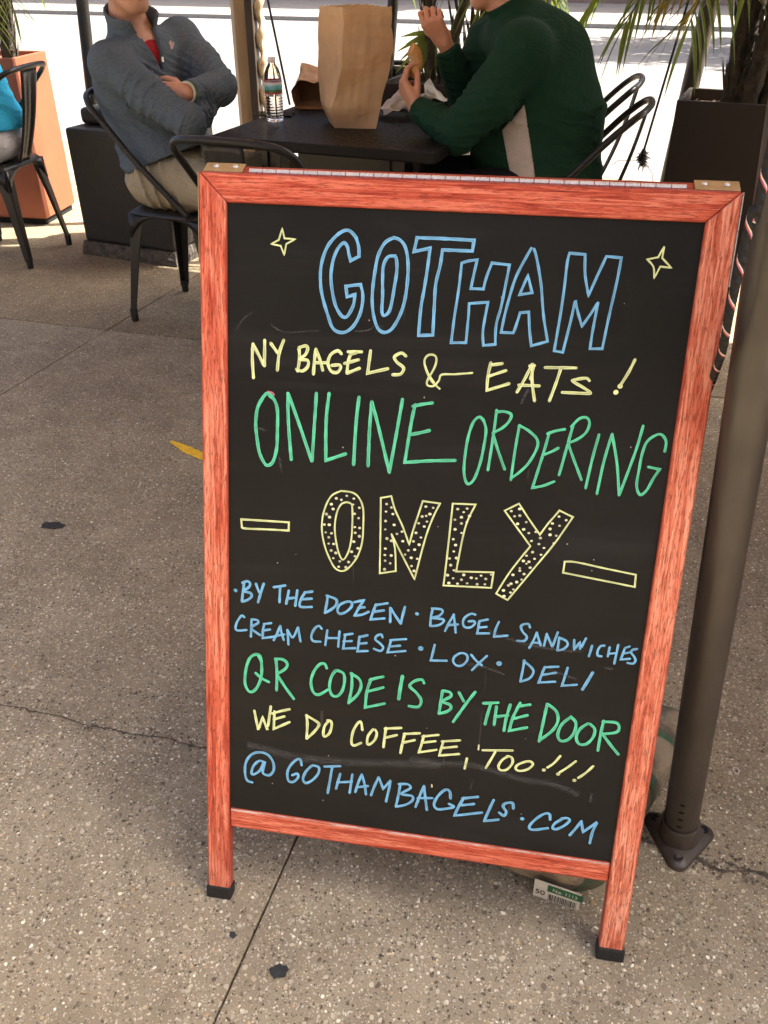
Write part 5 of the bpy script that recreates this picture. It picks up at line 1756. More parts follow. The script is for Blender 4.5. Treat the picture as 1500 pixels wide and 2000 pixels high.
def frond(mb, pts, l0, w, n=22, sag=0.6, start=0.25, spread=1.0):
    P = spline(pts, 10)
    mb.tube(P, [0.006 * (1 - 0.8 * i / (len(P) - 1)) + 0.001 for i in range(len(P))], 5)
    N = len(P) - 1
    for k in range(n):
        s = start + (1 - start) * (k + 0.5) / n
        i = min(int(s * N), N - 1)
        p = P[i] + (P[i + 1] - P[i]) * (s * N - i)
        T = P[i + 1] - P[i]
        T /= np.linalg.norm(T)
        sd = np.cross(T, np.array([0, 0, 1.0]))
        nn = np.linalg.norm(sd)
        sd = sd / nn if nn > 1e-4 else np.array([1.0, 0, 0])
        L = l0 * (0.55 + 0.75 * math.sin(PI * (0.12 + 0.8 * s))) * rng.uniform(0.8, 1.15)
        for sg in (-1, 1):
            d = T * (0.55 + 0.5 * s) + sd * sg * spread * rng.uniform(0.75, 1.1) + np.array([0, 0, rng.uniform(0.0, 0.3)])
            blade(mb, p, d, L, w * rng.uniform(0.75, 1.1), sag * rng.uniform(0.7, 1.4))
    blade(mb, P[-1], P[-1] - P[-2], l0 * 0.8, w, sag)


def palm(label, base, stems, fronds, yellow, dead, fans=()):
    base = np.array(base)
    t_ = thing('potted_palm', label, 'palm', tuple(base), 0, 'potted palms')
    mb = MB()
    for pts, r0, r1 in stems:
        P = spline([np.array(p) - base for p in pts], 6)
        n = len(P)
        mb.tube(P, [(r0 + (r1 - r0) * i / (n - 1)) * (1 + 0.10 * math.sin(i * 2.3)) for i in range(n)], 9)
        # torn leaf bases hugging the stem
        for k in range(34):
            i = rng.randint(0, n - 1)
            a_ = rng.uniform(0, 2 * PI)
            o_ = np.array([math.cos(a_), math.sin(a_), 0])
            blade(mb, P[i] + o_ * r0 * 0.8, np.array([o_[0] * 0.25, o_[1] * 0.25, 1.0]), rng.uniform(0.06, 0.16), 0.018, 0.0, up=(-o_[1], o_[0], 0))
    mb.build('trunk', M['stem'], t_, smooth=True)
    for nm, lst, mat in (('green_fronds', fronds, LG), ('yellow_fronds', yellow, LY), ('dead_fronds', dead, LD)):
        if not lst:
            continue
        mb = MB()
        for f in lst:
            pts, l0, w, n = f[:4]
            frond(mb, [np.array(p) - base for p in pts], l0, w, n, *(f[4:]))
        mb.build(nm, mat, t_, smooth=False, recalc=False)
    for node, tips, w, mat in fans:
        mb = MB()
        node = np.array(node) - base
        for tpt in tips:
            d = np.array(tpt) - base - node
            L = np.linalg.norm(d)
            blade(mb, node, d, L, w * rng.uniform(0.8, 1.15), 0.12, up=np.cross(d, np.array([0.1, 1.0, 0.15])))
        mb.tube(spline([np.array([0.02, 0.0, 0.02]), np.array([node[0] * 0.4, node[1] * 0.4, node[2] * 0.8]), node], 6), 0.004, 5)
        mb.build('fan_leaf', mat, t_, recalc=False)
    return t_


def arch(a, az, L, rise, drop):
    """rachis: from a outward along azimuth az (deg, 0 = +x), rising then falling"""
    h = np.array([math.cos(R(az)), math.sin(R(az)), 0])
    a = np.array(a, float)
    return [a, a + h * L * 0.3 + np.array([0, 0, rise * 0.75]), a + h * L * 0.65 + np.array([0, 0, rise]), a + h * L + np.array([0, 0, rise - drop])]


# right-hand palm
tb = pz(1455, 190, 0.80)
tb = np.array([PR[0] + 0.03, PR[1] - 0.01, 0.80])
st = []
for dx, dy, r_ in ((-0.035, -0.02, 0.034), (0.02, -0.035, 0.042), (0.055, 0.02, 0.036), (0.0, 0.04, 0.03), (0.09, -0.02, 0.03)):
    st.append(([tb + np.array([dx, dy, -0.02]), tb + np.array([dx * 1.6 + 0.01, dy * 1.5, 0.20]), tb + np.array([dx * 2.6 + 0.02, dy * 2.6, 0.55])], r_, r_ * 0.55))
tt = tb + np.array([0.02, 0, 0.42])
palm('palm with a shaggy trunk in the shaded planter on the right', tb, st,
     [(arch(tt, 172, 0.62, 0.18, 0.32), 0.27, 0.014, 20, 1.1), (arch(tt, 195, 0.50, 0.14, 0.30), 0.27, 0.014, 18, 1.1), (arch(tt, 225, 0.40, 0.12, 0.26), 0.30, 0.016, 20, 1.1), (arch(tt + np.array([0, 0, .1]), 150, 0.75, 0.3, 0.30), 0.26, 0.017, 20), (arch(tt, 250, 0.42, 0.25, 0.25), 0.24, 0.016, 18),
      (arch(tt, 300, 0.5, 0.2, 0.3), 0.25, 0.017, 18), (arch(tt, 20, 0.6, 0.25, 0.3), 0.25, 0.017, 18), (arch(tt, 80, 0.7, 0.4, 0.3), 0.26, 0.017, 20)],
     [(arch(tt + np.array([0, 0, .15]), 165, 0.98, 0.26, 0.22), 0.22, 0.017, 22, 0.9), (arch(tt + np.array([0, 0, .2]), 158, 0.80, 0.22, 0.26), 0.20, 0.016, 18, 0.9)],
     [(arch(tt + np.array([0, 0, -0.06]), 188, 0.36, 0.10, 0.14), 0.20, 0.014, 9, 1.5), (arch(tt + np.array([0, 0, -0.1]), 170, 0.26, 0.08, 0.12), 0.16, 0.012, 7, 1.5)])
# palm behind the table
tb = np.array([PM[0] + 0.02, PM[1], 0.79])
st = []
for dx, dy, r_ in ((-0.02, -0.02, 0.022), (0.03, -0.02, 0.026), (0.03, 0.03, 0.02), (-0.03, 0.03, 0.018), (0.07, 0.0, 0.018)):
    st.append(([tb + np.array([dx, dy, -0.02]), tb + np.array([dx * 2.2 + 0.02, dy * 1.5, 0.22]), tb + np.array([dx * 4.2 + 0.05, dy * 2.6, 0.55])], r_, r_ * 0.5))
tt = tb + np.array([0.05, 0, 0.38])
nd = px(848, 66, 3.22)
palm('palm in the shaded planter behind the table and the green jacketed man', tb, st,
     [(arch(tt, -20, 0.45, 0.20, 0.34), 0.24, 0.014, 20, 0.9), (arch(tt, -60, 0.38, 0.16, 0.30), 0.24, 0.014, 20, 0.9), (arch(tt, 20, 0.5, 0.2, 0.36), 0.24, 0.014, 20, 0.9), (arch(tt, 60, 0.5, 0.22, 0.3), 0.24, 0.015, 18),
      (arch(tt, 120, 0.55, 0.30, 0.3), 0.24, 0.015, 18), (arch(tt, 200, 0.5, 0.36, 0.2), 0.20, 0.014, 16)],
     [(arch(tt + np.array([0, 0, .1]), 5, 0.72, 0.26, 0.22), 0.20, 0.015, 20, 0.8)], [],
     fans=[(nd, [px(772, 98, 3.2), px(782, 68, 3.2), px(770, 140, 3.22), px(800, 62, 3.25), px(815, 158, 3.2), px(838, 162, 3.2), px(826, 155, 3.26), px(852, 150, 3.2), px(905, 60, 3.25), px(890, 110, 3.25), px(776, 118, 3.21), px(790, 84, 3.22), px(806, 74, 3.24), px(788, 150, 3.2), px(812, 140, 3.2)], 0.017, LY)])
# left palm
tb = np.array([PL[0] + 0.10, PL[1] - 0.06, 0.79])
st = [([tb, tb + np.array([0.01, 0, 0.15]), tb + np.array([0.05, 0, 0.5])], 0.045, 0.022), ([tb + np.array([0.02, 0, 0.06]), tb + np.array([0.05, -0.01, 0.2]), tb + np.array([0.09, -0.02, 0.5])], 0.016, 0.01)]
tt = tb + np.array([0.04, 0, 0.36])
palm('palm in the sunlit copper red planter at the top left corner', tb, st,
     [(arch(tt, -55, 0.34, 0.14, 0.24), 0.20, 0.012, 18, 0.9), (arch(tt, 200, 0.5, 0.2, 0.3), 0.24, 0.016, 18), (arch(tt, 100, 0.5, 0.3, 0.3), 0.24, 0.016, 18)],
     [(arch(tt, -75, 0.40, 0.14, 0.30), 0.22, 0.013, 20, 0.9), (arch(tt, -105, 0.36, 0.12, 0.28), 0.22, 0.013, 20, 0.9), (arch(tt, -150, 0.4, 0.2, 0.3), 0.24, 0.014, 16)], [])

# ------------------------------------------------------------------ street tree whose shade falls on the far lane
trb = (7.0, 15.3, -0.1)
tr_ = thing('street_tree', 'leafy street tree across the road, past the right edge of the picture', 'tree', trb)
mb = MB()
mb.tube(spline([(0, 0, 0), (0.1, 0, 2.0), (0, 0.1, 4.2), (0.2, 0, 6.0)], 5), [0.2 - 0.006 * i for i in range(16)], 10)
for k in range(7):
    a_ = k * 0.9
    mb.tube(spline([(0, 0, 3.2 + 0.3 * k), (math.cos(a_) * 0.9, math.sin(a_) * 0.9, 4.2 + 0.3 * k), (math.cos(a_) * 2.0, math.sin(a_) * 2.0, 4.9 + 0.3 * k)], 4), [0.08 - 0.007 * i for i in range(9)], 6)
mb.build('trunk', M['stem'], tr_, smooth=True)
mb = MB()
for k in range(4200):
    u_ = rng.normal(size=3)
    u_ /= np.linalg.norm(u_)
    rd = rng.uniform(0.4, 1.0) ** 0.5
    lob = 1 + 0.22 * math.sin(4 * math.atan2(u_[1], u_[0])) + 0.15 * math.sin(7 * u_[2])
    p_ = np.array([u_[0] * 3.1 * rd * lob, u_[1] * 2.0 * rd * lob, 5.6 + u_[2] * 2.0 * rd * lob])
    e_ = rng.normal(size=3)
    e_ /= np.linalg.norm(e_)
    f_ = np.cross(e_, rng.normal(size=3))
    f_ /= np.linalg.norm(f_)
    s_ = rng.uniform(0.10, 0.22)
    mb.add([p_ - e_ * s_, p_ + f_ * s_ * 0.5, p_ + e_ * s_, p_ - f_ * s_ * 0.5], [(0, 1, 2, 3)])
mb.build('crown', LG, tr_, recalc=False)

# ------------------------------------------------------------------ people: smooth volumes turned into one surface
class Vol:
    def __init__(self, lo, hi, h):
        self.lo = np.array(lo, float)
        self.h = h
        n = np.ceil((np.array(hi) - self.lo) / h).astype(int) + 1
        self.x = [self.lo[i] + h * np.arange(n[i]) for i in range(3)]
        self.D = np.full(n, 0.5, np.float32)

    def sub(self, bmin, bmax):
        s = []
        for i in range(3):
            a = int(max(0, math.floor((bmin[i] - self.lo[i]) / self.h)))
            b = int(min(len(self.x[i]), math.ceil((bmax[i] - self.lo[i]) / self.h) + 1))
            s.append(slice(a, max(b, a)))
        s = tuple(s)
        X = self.x[0][s[0]][:, None, None].astype(np.float32)
        Y = self.x[1][s[1]][None, :, None].astype(np.float32)
        Z = self.x[2][s[2]][None, None, :].astype(np.float32)
        return s, X, Y, Z

    def union(self, s, d, k):
        a = self.D[s]
        if k > 0:
            hh = np.clip(0.5 + 0.5 * (a - d) / k, 0, 1)
            self.D[s] = a * (1 - hh) + d * hh - k * hh * (1 - hh)
        else:
            self.D[s] = np.minimum(a, d)

    def cap(self, a, b, ra, rb, k=0.03):
        a, b = np.array(a, float), np.array(b, float)
        m = max(ra, rb) + k + 0.04
        s, X, Y, Z = self.sub(np.minimum(a, b) - m, np.maximum(a, b) + m)
        ab = b - a
        t = ((X - a[0]) * ab[0] + (Y - a[1]) * ab[1] + (Z - a[2]) * ab[2]) / max(ab @ ab, 1e-9)
        t = np.clip(t, 0, 1)
        d = np.sqrt((X - a[0] - t * ab[0]) ** 2 + (Y - a[1] - t * ab[1]) ** 2 + (Z - a[2] - t * ab[2]) ** 2) - (ra + (rb - ra) * t)
        self.union(s, d, k)
        return self

    def _ell(self, c, r, Rm, m):
        c, r = np.array(c, float), np.array(r, float)
        q = max(r) + m
        s, X, Y, Z = self.sub(c - q, c + q)
        dx, dy, dz = X - c[0], Y - c[1], Z - c[2]
        if Rm is None:
            Rm = np.eye(3)
        u = [(dx * Rm[i][0] + dy * Rm[i][1] + dz * Rm[i][2]) for i in range(3)]
        k0 = np.sqrt(sum((u[i] / r[i]) ** 2 for i in range(3)))
        k1 = np.sqrt(sum((u[i] / r[i] ** 2) ** 2 for i in range(3)))
        return s, k0 * (k0 - 1) / np.maximum(k1, 1e-6)

    def ell(self, c, r, k=0.03, Rm=None):
        s, d = self._ell(c, r, Rm, k + 0.04)
        self.union(s, d, k)
        return self

    def cut_ell(self, c, r, k=0.006, Rm=None):
        s, d = self._ell(c, r, Rm, k + 0.02)
        a = self.D[s]
        d = -d
        hh = np.clip(0.5 - 0.5 * (a - d) / k, 0, 1)
        self.D[s] = a * (1 - hh) + d * hh + k * hh * (1 - hh)
        return self

    def grid(self):
        return self.x[0][:, None, None].astype(np.float32), self.x[1][None, :, None].astype(np.float32), self.x[2][None, None, :].astype(np.float32)

    def mesh(self):
        D = self.D
        S = D < 0
        n = D.shape
        cnt = np.zeros((n[0] - 1, n[1] - 1, n[2] - 1), np.int8)
        for i in (0, 1):
            for j in (0, 1):
                for k in (0, 1):
                    cnt += S[i:n[0] - 1 + i, j:n[1] - 1 + j, k:n[2] - 1 + k]
        mask = (cnt > 0) & (cnt < 8)
        I = np.argwhere(mask)
        idx = np.full(mask.shape, -1, np.int64)
        idx[mask] = np.arange(len(I))
        acc = np.zeros((len(I), 3))
        num = np.zeros(len(I))
        corners = [(0, 0, 0), (1, 0, 0), (0, 1, 0), (1, 1, 0), (0, 0, 1), (1, 0, 1), (0, 1, 1), (1, 1, 1)]
        for a in range(8):
            for b in range(a + 1, 8):
                ca, cb = np.array(corners[a]), np.array(corners[b])
                if np.abs(ca - cb).sum() != 1:
                    continue
                A, B = I + ca, I + cb
                da = D[A[:, 0], A[:, 1], A[:, 2]]
                db = D[B[:, 0], B[:, 1], B[:, 2]]
                m = (da < 0) != (db < 0)
                t = np.where(m, da / np.where(m, da - db, 1), 0)
                acc[m] += (A + (B - A) * t[:, None])[m]
                num[m] += 1
        P = self.lo + self.h * acc / np.maximum(num, 1)[:, None]
        Q = []
        for ax in range(3):
            o1, o2 = (ax + 1) % 3, (ax + 2) % 3
            s0 = [slice(None)] * 3
            s1 = [slice(None)] * 3
            s0[ax] = slice(0, n[ax] - 1)
            s1[ax] = slice(1, n[ax])
            ch = S[tuple(s0)] != S[tuple(s1)]
            E = np.argwhere(ch)
            ok = (E[:, o1] > 0) & (E[:, o2] > 0) & (E[:, o1] < n[o1] - 1) & (E[:, o2] < n[o2] - 1)
            E = E[ok]
            ins = S[E[:, 0], E[:, 1], E[:, 2]]
            q = []
            for (d1, d2) in ((-1, -1), (0, -1), (0, 0), (-1, 0)):
                c = E.copy()
                c[:, o1] += d1
                c[:, o2] += d2
                q.append(idx[c[:, 0], c[:, 1], c[:, 2]])
            q = np.stack(q, 1)
            q[~ins] = q[~ins][:, ::-1]
            Q.append(q)
        return P, np.concatenate(Q)


def vol_object(name, vol, mat, parent=None, smooth_iter=2):
    P, Q = vol.mesh()
    me = bpy.data.meshes.new(name)
    me.vertices.add(len(P))
    me.vertices.foreach_set('co', P.astype(np.float32).ravel())
    me.loops.add(len(Q) * 4)
    me.loops.foreach_set('vertex_index', Q.astype(np.int32).ravel())
    me.polygons.add(len(Q))
    me.polygons.foreach_set('loop_start', np.arange(0, len(Q) * 4, 4, dtype=np.int32))
    me.polygons.foreach_set('use_smooth', np.ones(len(Q), bool))
    me.update(calc_edges=True)
    me.validate()
    o = bpy.data.objects.new(name, me)
    C.objects.link(o)
    me.materials.append(mat)
    if smooth_iter:
        md = o.modifiers.new('smooth', 'SMOOTH')
        md.iterations = smooth_iter
        md.factor = 0.5
    if parent is not None:
        o.parent = parent
    return o


def unit(v):
    v = np.array(v, float)
    return v / np.linalg.norm(v)


def hand(vol, wrist, fdir, back, curls, thumb, side=1, size=1.0, spread=0.10, h=None):
    """side: +1 when the thumb lies on the local +x side; back: direction the back of the hand faces"""
    Yd = unit(fdir)
    Zd = unit(np.array(back) - Yd * (np.array(back) @ Yd))
    Xd = np.cross(Yd, Zd) * side
    w = np.array(wrist, float)

    def L(x, y, z):
        return w + size * (Xd * x + Yd * y + Zd * z)
    kn = [(0.029, 0.088), (0.010, 0.093), (-0.010, 0.088), (-0.028, 0.078)]
    ln_ = [(0.042, 0.026, 0.021), (0.046, 0.030, 0.022), (0.042, 0.028, 0.021), (0.034, 0.021, 0.019)]
    for i, (kx, ky) in enumerate(kn):
        vol.cap(L(kx * 0.55, 0.012, 0), L(kx, ky, 0.002), 0.0150 * size, 0.0115 * size, 0.012)
    vol.cap(L(0.012, 0.02, -0.004), L(-0.014, 0.02, -0.004), 0.016 * size, 0.016 * size, 0.012)
    vol.cap(L(0.020, 0.025, -0.008), L(0.018, 0.070, -0.006), 0.012 * size, 0.010 * size, 0.012)
    for i, (kx, ky) in enumerate(kn):
        p = L(kx, ky, 0)
        sp_ = (1.5 - i) * spread
        base = Yd * math.cos(sp_) + Xd * math.sin(sp_)
        ang = 0.0
        r0 = (0.0094, 0.0097, 0.0092, 0.0082)[i] * size
        for j in range(3):
            ang += curls[i][j]
            d = base * math.cos(ang) - Zd * math.sin(ang)
            q = p + d * ln_[i][j] * size
            vol.cap(p, q, r0 * (1 - 0.10 * j), r0 * (0.92 - 0.12 * j), 0.0025)
            p = q
    pts = [L(*t_) for t_ in thumb]
    rr = (0.0135, 0.0108, 0.0098, 0.0085)
    for j in range(len(pts) - 1):
        vol.cap(pts[j], pts[j + 1], rr[j] * size, rr[j + 1] * size, 0.005)


def head(vol, chin, F, U=(0, 0, 1), s=1.0):
    F = unit(F)
    U = unit(np.array(U) - F * (np.array(U) @ F))
    Sd = np.cross(F, U)
    H = np.array(chin) - F * 0.078 * s + U * 0.118 * s
    Rm = np.array([Sd, F, U])
    p = lambda a, b, c: H + s * (Sd * a + F * b + U * c)
    e = lambda c, r, k=0.02: vol.ell(c, tuple(x * s for x in r), k, Rm)
    e(p(0, -0.015, 0.030), (0.076, 0.096, 0.096))
    e(p(0, 0.028, -0.040), (0.062, 0.066, 0.080), 0.03)
    e(p(0, 0.062, -0.100), (0.030, 0.026, 0.022), 0.03)
    for q in (-1, 1):
        vol.cap(p(q * 0.060, -0.01, -0.055), p(q * 0.022, 0.062, -0.102), 0.018 * s, 0.014 * s, 0.03)
        e(p(q * 0.040, 0.066, -0.022), (0.022, 0.022, 0.020), 0.02)
        e(p(q * 0.077, -0.012, -0.012), (0.008, 0.019, 0.032), 0.006)
        vol.cut_ell(p(q * 0.031, 0.094, 0.012), (0.016 * s, 0.013 * s, 0.010 * s), 0.008, Rm)
        vol.cap(p(q * 0.012, 0.090, 0.030), p(q * 0.048, 0.076, 0.030), 0.008 * s, 0.006 * s, 0.012)
        e(p(q * 0.011, 0.100, -0.034), (0.009, 0.010, 0.008), 0.006)
    vol.cap(p(0, 0.090, 0.016), p(0, 0.112, -0.032), 0.008 * s, 0.0115 * s, 0.010)
    e(p(0, 0.091, -0.060), (0.023, 0.011, 0.0055), 0.005)
    e(p(0, 0.089, -0.072), (0.020, 0.011, 0.0065), 0.005)
    vol.cut_ell(p(0, 0.104, -0.0655), (0.020 * s, 0.006 * s, 0.0016 * s), 0.002, Rm)
    return H, Rm, p


def skin_material(name, col):
    t = NT(name)
    co = t.coord()
    n = t.noise(co, 40, 5, 0.6)
    n2 = t.noise(co, 9, 3)
    c = t.ramp(n, [(0.3, tuple(x * 0.86 for x in col)), (0.7, tuple(min(1, x * 1.1) for x in col))])
    c = t.mix(t.ramp(n2, [(0.45, 0.0), (0.75, 0.4)]), c, (col[0] * 1.02, col[1] * 0.72, col[2] * 0.66))
    t.set(Base_Color=c, Roughness=0.5)
    t.b.inputs['Subsurface Weight'].default_value = 0.08
    t.b.inputs['Subsurface Radius'].default_value = (0.010, 0.004, 0.002)
    t.b.inputs['Subsurface Scale'].default_value = 1.0
    t.bump(t.noise(co, 380, 3), 0.0006)
    return t.m


SK1 = skin_material('tanned skin', (0.58, 0.31, 0.20))
SK2 = skin_material('warm skin', (0.60, 0.30, 0.19))
M['hair'] = simple('dark brown hair', (0.030, 0.018, 0.011), 0.55, 0, 0.4, 120, 0.002, 260)


def ridges(t, freq, ph, sharp=2.0):
    return (1 - np.abs(np.sin(t * freq + ph))) ** sharp


def wavy(X, Y, Z, seed, freq, n=5):
    r = np.random.RandomState(seed)
    o = 0
    for k in range(n):
        d = unit(r.normal(size=3)) * freq * r.uniform(0.6, 1.5)
        o = o + np.sin(X * d[0] + Y * d[1] + Z * d[2] + r.uniform(0, 6))
    return o / n


def sleeve_folds(vol, a, b, R_, amp, freq, seed, slant=(0.3, 0.5, 0.2), t0=-0.1, t1=1.1):
    """folds that run round a limb a->b"""
    a, b = np.array(a, float), np.array(b, float)
    m = R_ + 0.03
    s, X, Y, Z = vol.sub(np.minimum(a, b) - m, np.maximum(a, b) + m)
    ab = b - a
    L = np.linalg.norm(ab)
    t = ((X - a[0]) * ab[0] + (Y - a[1]) * ab[1] + (Z - a[2]) * ab[2]) / (L * L)
    dist = np.sqrt((X - a[0] - t * ab[0]) ** 2 + (Y - a[1] - t * ab[1]) ** 2 + (Z - a[2] - t * ab[2]) ** 2)
    win = np.clip((t - t0) / 0.12, 0, 1) * np.clip((t1 - t) / 0.12, 0, 1) * np.clip((m - dist) / 0.025, 0, 1)
    w = t * L + 0.055 * wavy(X, Y, Z, seed, 20) + (X * slant[0] + Y * slant[1] + Z * slant[2]) * 0.5
    f = ridges(w, freq, seed, 1.6) * np.clip(0.35 + 0.95 * wavy(X, Y, Z, seed + 1, 15), 0, 1)
    vol.D[s] -= (amp * f * win).astype(np.float32)


def soft(vol, amp, freq, seed):
    X, Y, Z = vol.grid()
    vol.D -= (amp * wavy(X, Y, Z, seed, freq, 6)).astype(np.float32)


def eyes(p, s, parent):
    for q in (-1, 1):
        mb = MB()
        mb.lathe([(0.0001, -0.011), (0.006, -0.009), (0.0105, -0.003), (0.011, 0.0), (0.0105, 0.003), (0.006, 0.009), (0.0001, 0.011)], p(q * 0.031, 0.080, 0.012), 14, axis=tuple(p(0, 1, 0) - p(0, 0, 0)))
        mb.build('eye', simple('eye white', (0.55, 0.52, 0.48), 0.3), parent, smooth=True)


# ================= man in the grey pullover
P0 = np.array([-1.330, 2.590, 0.545])
tf = unit([0.84, -0.54, 0])
ts = np.array([tf[1], -tf[0], 0])       # towards the viewer (his right)
lf = unit([0.95, -0.22, 0])
lsd = np.array([lf[1], -lf[0], 0])
N1 = px(252, 56, 2.62)
CH1 = P0 * 0.20 + N1 * 0.80 + np.array([0, 0, -0.045])
MD1 = P0 * 0.55 + N1 * 0.45 - tf * 0.03
SN, SF = px(214, 122, 2.45), px(352, 76, 2.78)
EN, WN = px(366, 236, 2.35), px(398, 208, 2.52)
EF, WF = px(432, 170, 2.60), px(366, 181, 2.405)
HF = px(322, 182, 2.395)
KN, KF = P0 + lf * 0.43 + lsd * 0.13 + np.array([0, 0, 0.005]), P0 + lf * 0.43 - lsd * 0.13 + np.array([0, 0, 0.005])
HPN, HPF = P0 + lsd * 0.085 - np.array([0, 0, 0.005]), P0 - lsd * 0.085 - np.array([0, 0, 0.005])
AN, AF = KN + np.array([0.02, 0.0, -0.44]), KF + np.array([0.03, 0, -0.44])
CHIN1 = px(272, 24, 2.52)
F1 = unit([0.74, -0.62, -0.10])


def leg_prims(v, hp, kn, an, r=1.0, add=0.0):
    v.cap(hp, kn, 0.088 * r + add, 0.062 * r + add, 0.04)
    v.cap(kn, an, 0.056 * r + add, 0.038 * r + add, 0.03)


body = Vol((-1.78, 2.10, 0.0), (-0.66, 3.0, 1.42), 0.0045)
head(body, CHIN1, F1)
Hc = CHIN1 - F1 * 0.078 + np.array([0, 0, 0.118])
body.cap(N1 + np.array([0, 0, -0.03]), Hc + np.array([0, 0, -0.06]) - F1 * 0.02, 0.062, 0.058, 0.03)
body.ell(P0, (0.15, 0.15, 0.10), 0.04)
body.cap(P0, MD1, 0.115, 0.105, 0.05).cap(MD1, CH1, 0.105, 0.115, 0.05)
body.cap(SN, SF, 0.05, 0.05, 0.06).cap(CH1, N1, 0.10, 0.06, 0.05)
body.cap(SN, EN, 0.044, 0.036, 0.03).cap(EN, WN, 0.036, 0.026, 0.02)
body.cap(SF, EF, 0.044, 0.036, 0.03).cap(EF, WF, 0.036, 0.026, 0.02)
relax = [(0.25, 0.3, 0.2)] * 4
hand(body, WF, HF - WF, (-0.15, -0.9, 0.45), [(0.15, 0.25, 0.15), (0.2, 0.3, 0.2), (0.2, 0.3, 0.2), (0.25, 0.35, 0.2)], [(0.02, 0.02, -0.008), (0.045, 0.045, -0.012), (0.056, 0.075, -0.018), (0.058, 0.098, -0.022)], side=1)
hand(body, WN, (0.15, 0.75, 0.30), (0.3, -0.3, 0.9), relax, [(0.02, 0.02, -0.008), (0.042, 0.045, -0.012), (0.052, 0.075, -0.018), (0.052, 0.095, -0.022)], side=-1)
leg_prims(body, HPN, KN, AN)
leg_prims(body, HPF, KF, AF)
for a in (AN, AF):
    body.cap(a + np.array([0, 0, 0.0]), np.array([a[0] + 0.15, a[1] - 0.03, 0.035]), 0.036, 0.028, 0.03)
man1 = vol_object('person', body, SK1)
tag(man1, 'seated person in a grey quarter zip pullover with crossed arms and khaki trousers', 'person', None)

gar = Vol((-1.80, 2.12, 0.44), (-0.85, 3.0, 1.22), 0.005)
RmT = np.array([ts, tf, [0, 0, 1.0]])
gar.ell(P0 + np.array([0, 0, 0.07]) + tf * 0.01, (0.186, 0.180, 0.15), 0.05, RmT)
gar.ell(MD1 + tf * 0.03, (0.172, 0.138, 0.20), 0.06, RmT)
gar.ell(CH1 + np.array([0, 0, -0.03]) + tf * 0.01, (0.195, 0.135, 0.17), 0.06, RmT)
gar.cap(SN + np.array([0, 0, -0.005]), SF + np.array([0, 0, -0.005]), 0.066, 0.064, 0.06)
gar.cap(CH1 + np.array([0, 0, 0.05]), N1 + np.array([0, 0, 0.0]), 0.11, 0.074, 0.05)
sp1 = SN * 0.5 + EN * 0.5 + np.array([0, 0, -0.012])
gar.cap(SN, sp1, 0.070, 0.063, 0.03).cap(sp1, EN, 0.063, 0.055, 0.022)
gar.cap(EN, WN, 0.054, 0.045, 0.016)
sp2 = SF * 0.5 + EF * 0.5
gar.cap(SF, sp2, 0.074, 0.066, 0.035).cap(sp2, EF, 0.066, 0.060, 0.03)
WFc = WF * 0.86 + EF * 0.14
gar.cap(EF, WFc, 0.054, 0.040, 0.010)
soft(gar, 0.0022, 26, 3)
sleeve_folds(gar, SN, EN, 0.10, 0.019, 50, 1, (0.9, 0.0, -0.5), 0.25, 1.15)
sleeve_folds(gar, EN, WN, 0.09, 0.015, 70, 2, (0.2, 0.2, 0.4), 0.0, 0.8)
sleeve_folds(gar, SF, EF, 0.10, 0.014, 46, 4, (0.4, 0.2, 0.3), 0.35, 1.15)
sleeve_folds(gar, EF, WFc, 0.08, 0.014, 66, 5, (0.3, 0.1, 0.3), 0.0, 0.75)
sleeve_folds(gar, P0 + np.array([0, 0, 0.02]), CH1, 0.20, 0.010, 34, 8, (0.7, 0.2, 0.3), 0.0, 0.62)
sleeve_folds(gar, SN, EN, 0.10, 0.013, 105, 61, (1.4, 0.2, -0.9), 0.30, 1.2)
sleeve_folds(gar, EN, WN, 0.09, 0.012, 120, 62, (0.4, 0.4, 0.9), -0.1, 0.9)
sleeve_folds(gar, SF, EF, 0.10, 0.007, 90, 63, (0.9, 0.3, 0.9), 0.2, 1.2)
sleeve_folds(gar, EF, WFc, 0.08, 0.011, 115, 64, (0.8, 0.2, 0.9), -0.1, 0.8)
sleeve_folds(gar, MD1 + tf * 0.1, N1 + tf * 0.05, 0.16, 0.011, 80, 65, (1.6, 0.4, 0.3), -0.2, 0.7)
X, Y, Z = gar.grid()
# hem: cut below a slanted plane; cuff ends; neck and zip opening
gar.D = np.maximum(gar.D, (0.578 + 0.42 * np.clip((X - P0[0]) * lf[0] + (Y - P0[1]) * lf[1] + 0.06, -0.03, 1) - Z))
for w_, e_, c_ in ((WFc, EF, 0.020),):
    dv = unit(w_ - e_)
    pl_ = (X - w_[0]) * dv[0] + (Y - w_[1]) * dv[1] + (Z - w_[2]) * dv[2] - c_
    near = ((X - w_[0]) ** 2 + (Y - w_[1]) ** 2 + (Z - w_[2]) ** 2) < 0.075 ** 2
    gar.D = np.where(near, np.maximum(gar.D, pl_), gar.D)
nk = unit(Hc - N1 + np.array([0, 0, 0.02]))
hN = (X - N1[0]) * nk[0] + (Y - N1[1]) * nk[1] + (Z - N1[2]) * nk[2]
rx, ry, rz = X - N1[0] - hN * nk[0], Y - N1[1] - hN * nk[1], Z - N1[2] - hN * nk[2]
rad = np.sqrt(rx ** 2 + ry ** 2 + rz ** 2)
fr = rx * tf[0] + ry * tf[1]
sd_ = rx * ts[0] + ry * ts[1]
gar.D = np.maximum(gar.D, np.minimum(hN - 0.012, 0.5 - 0 * rad))
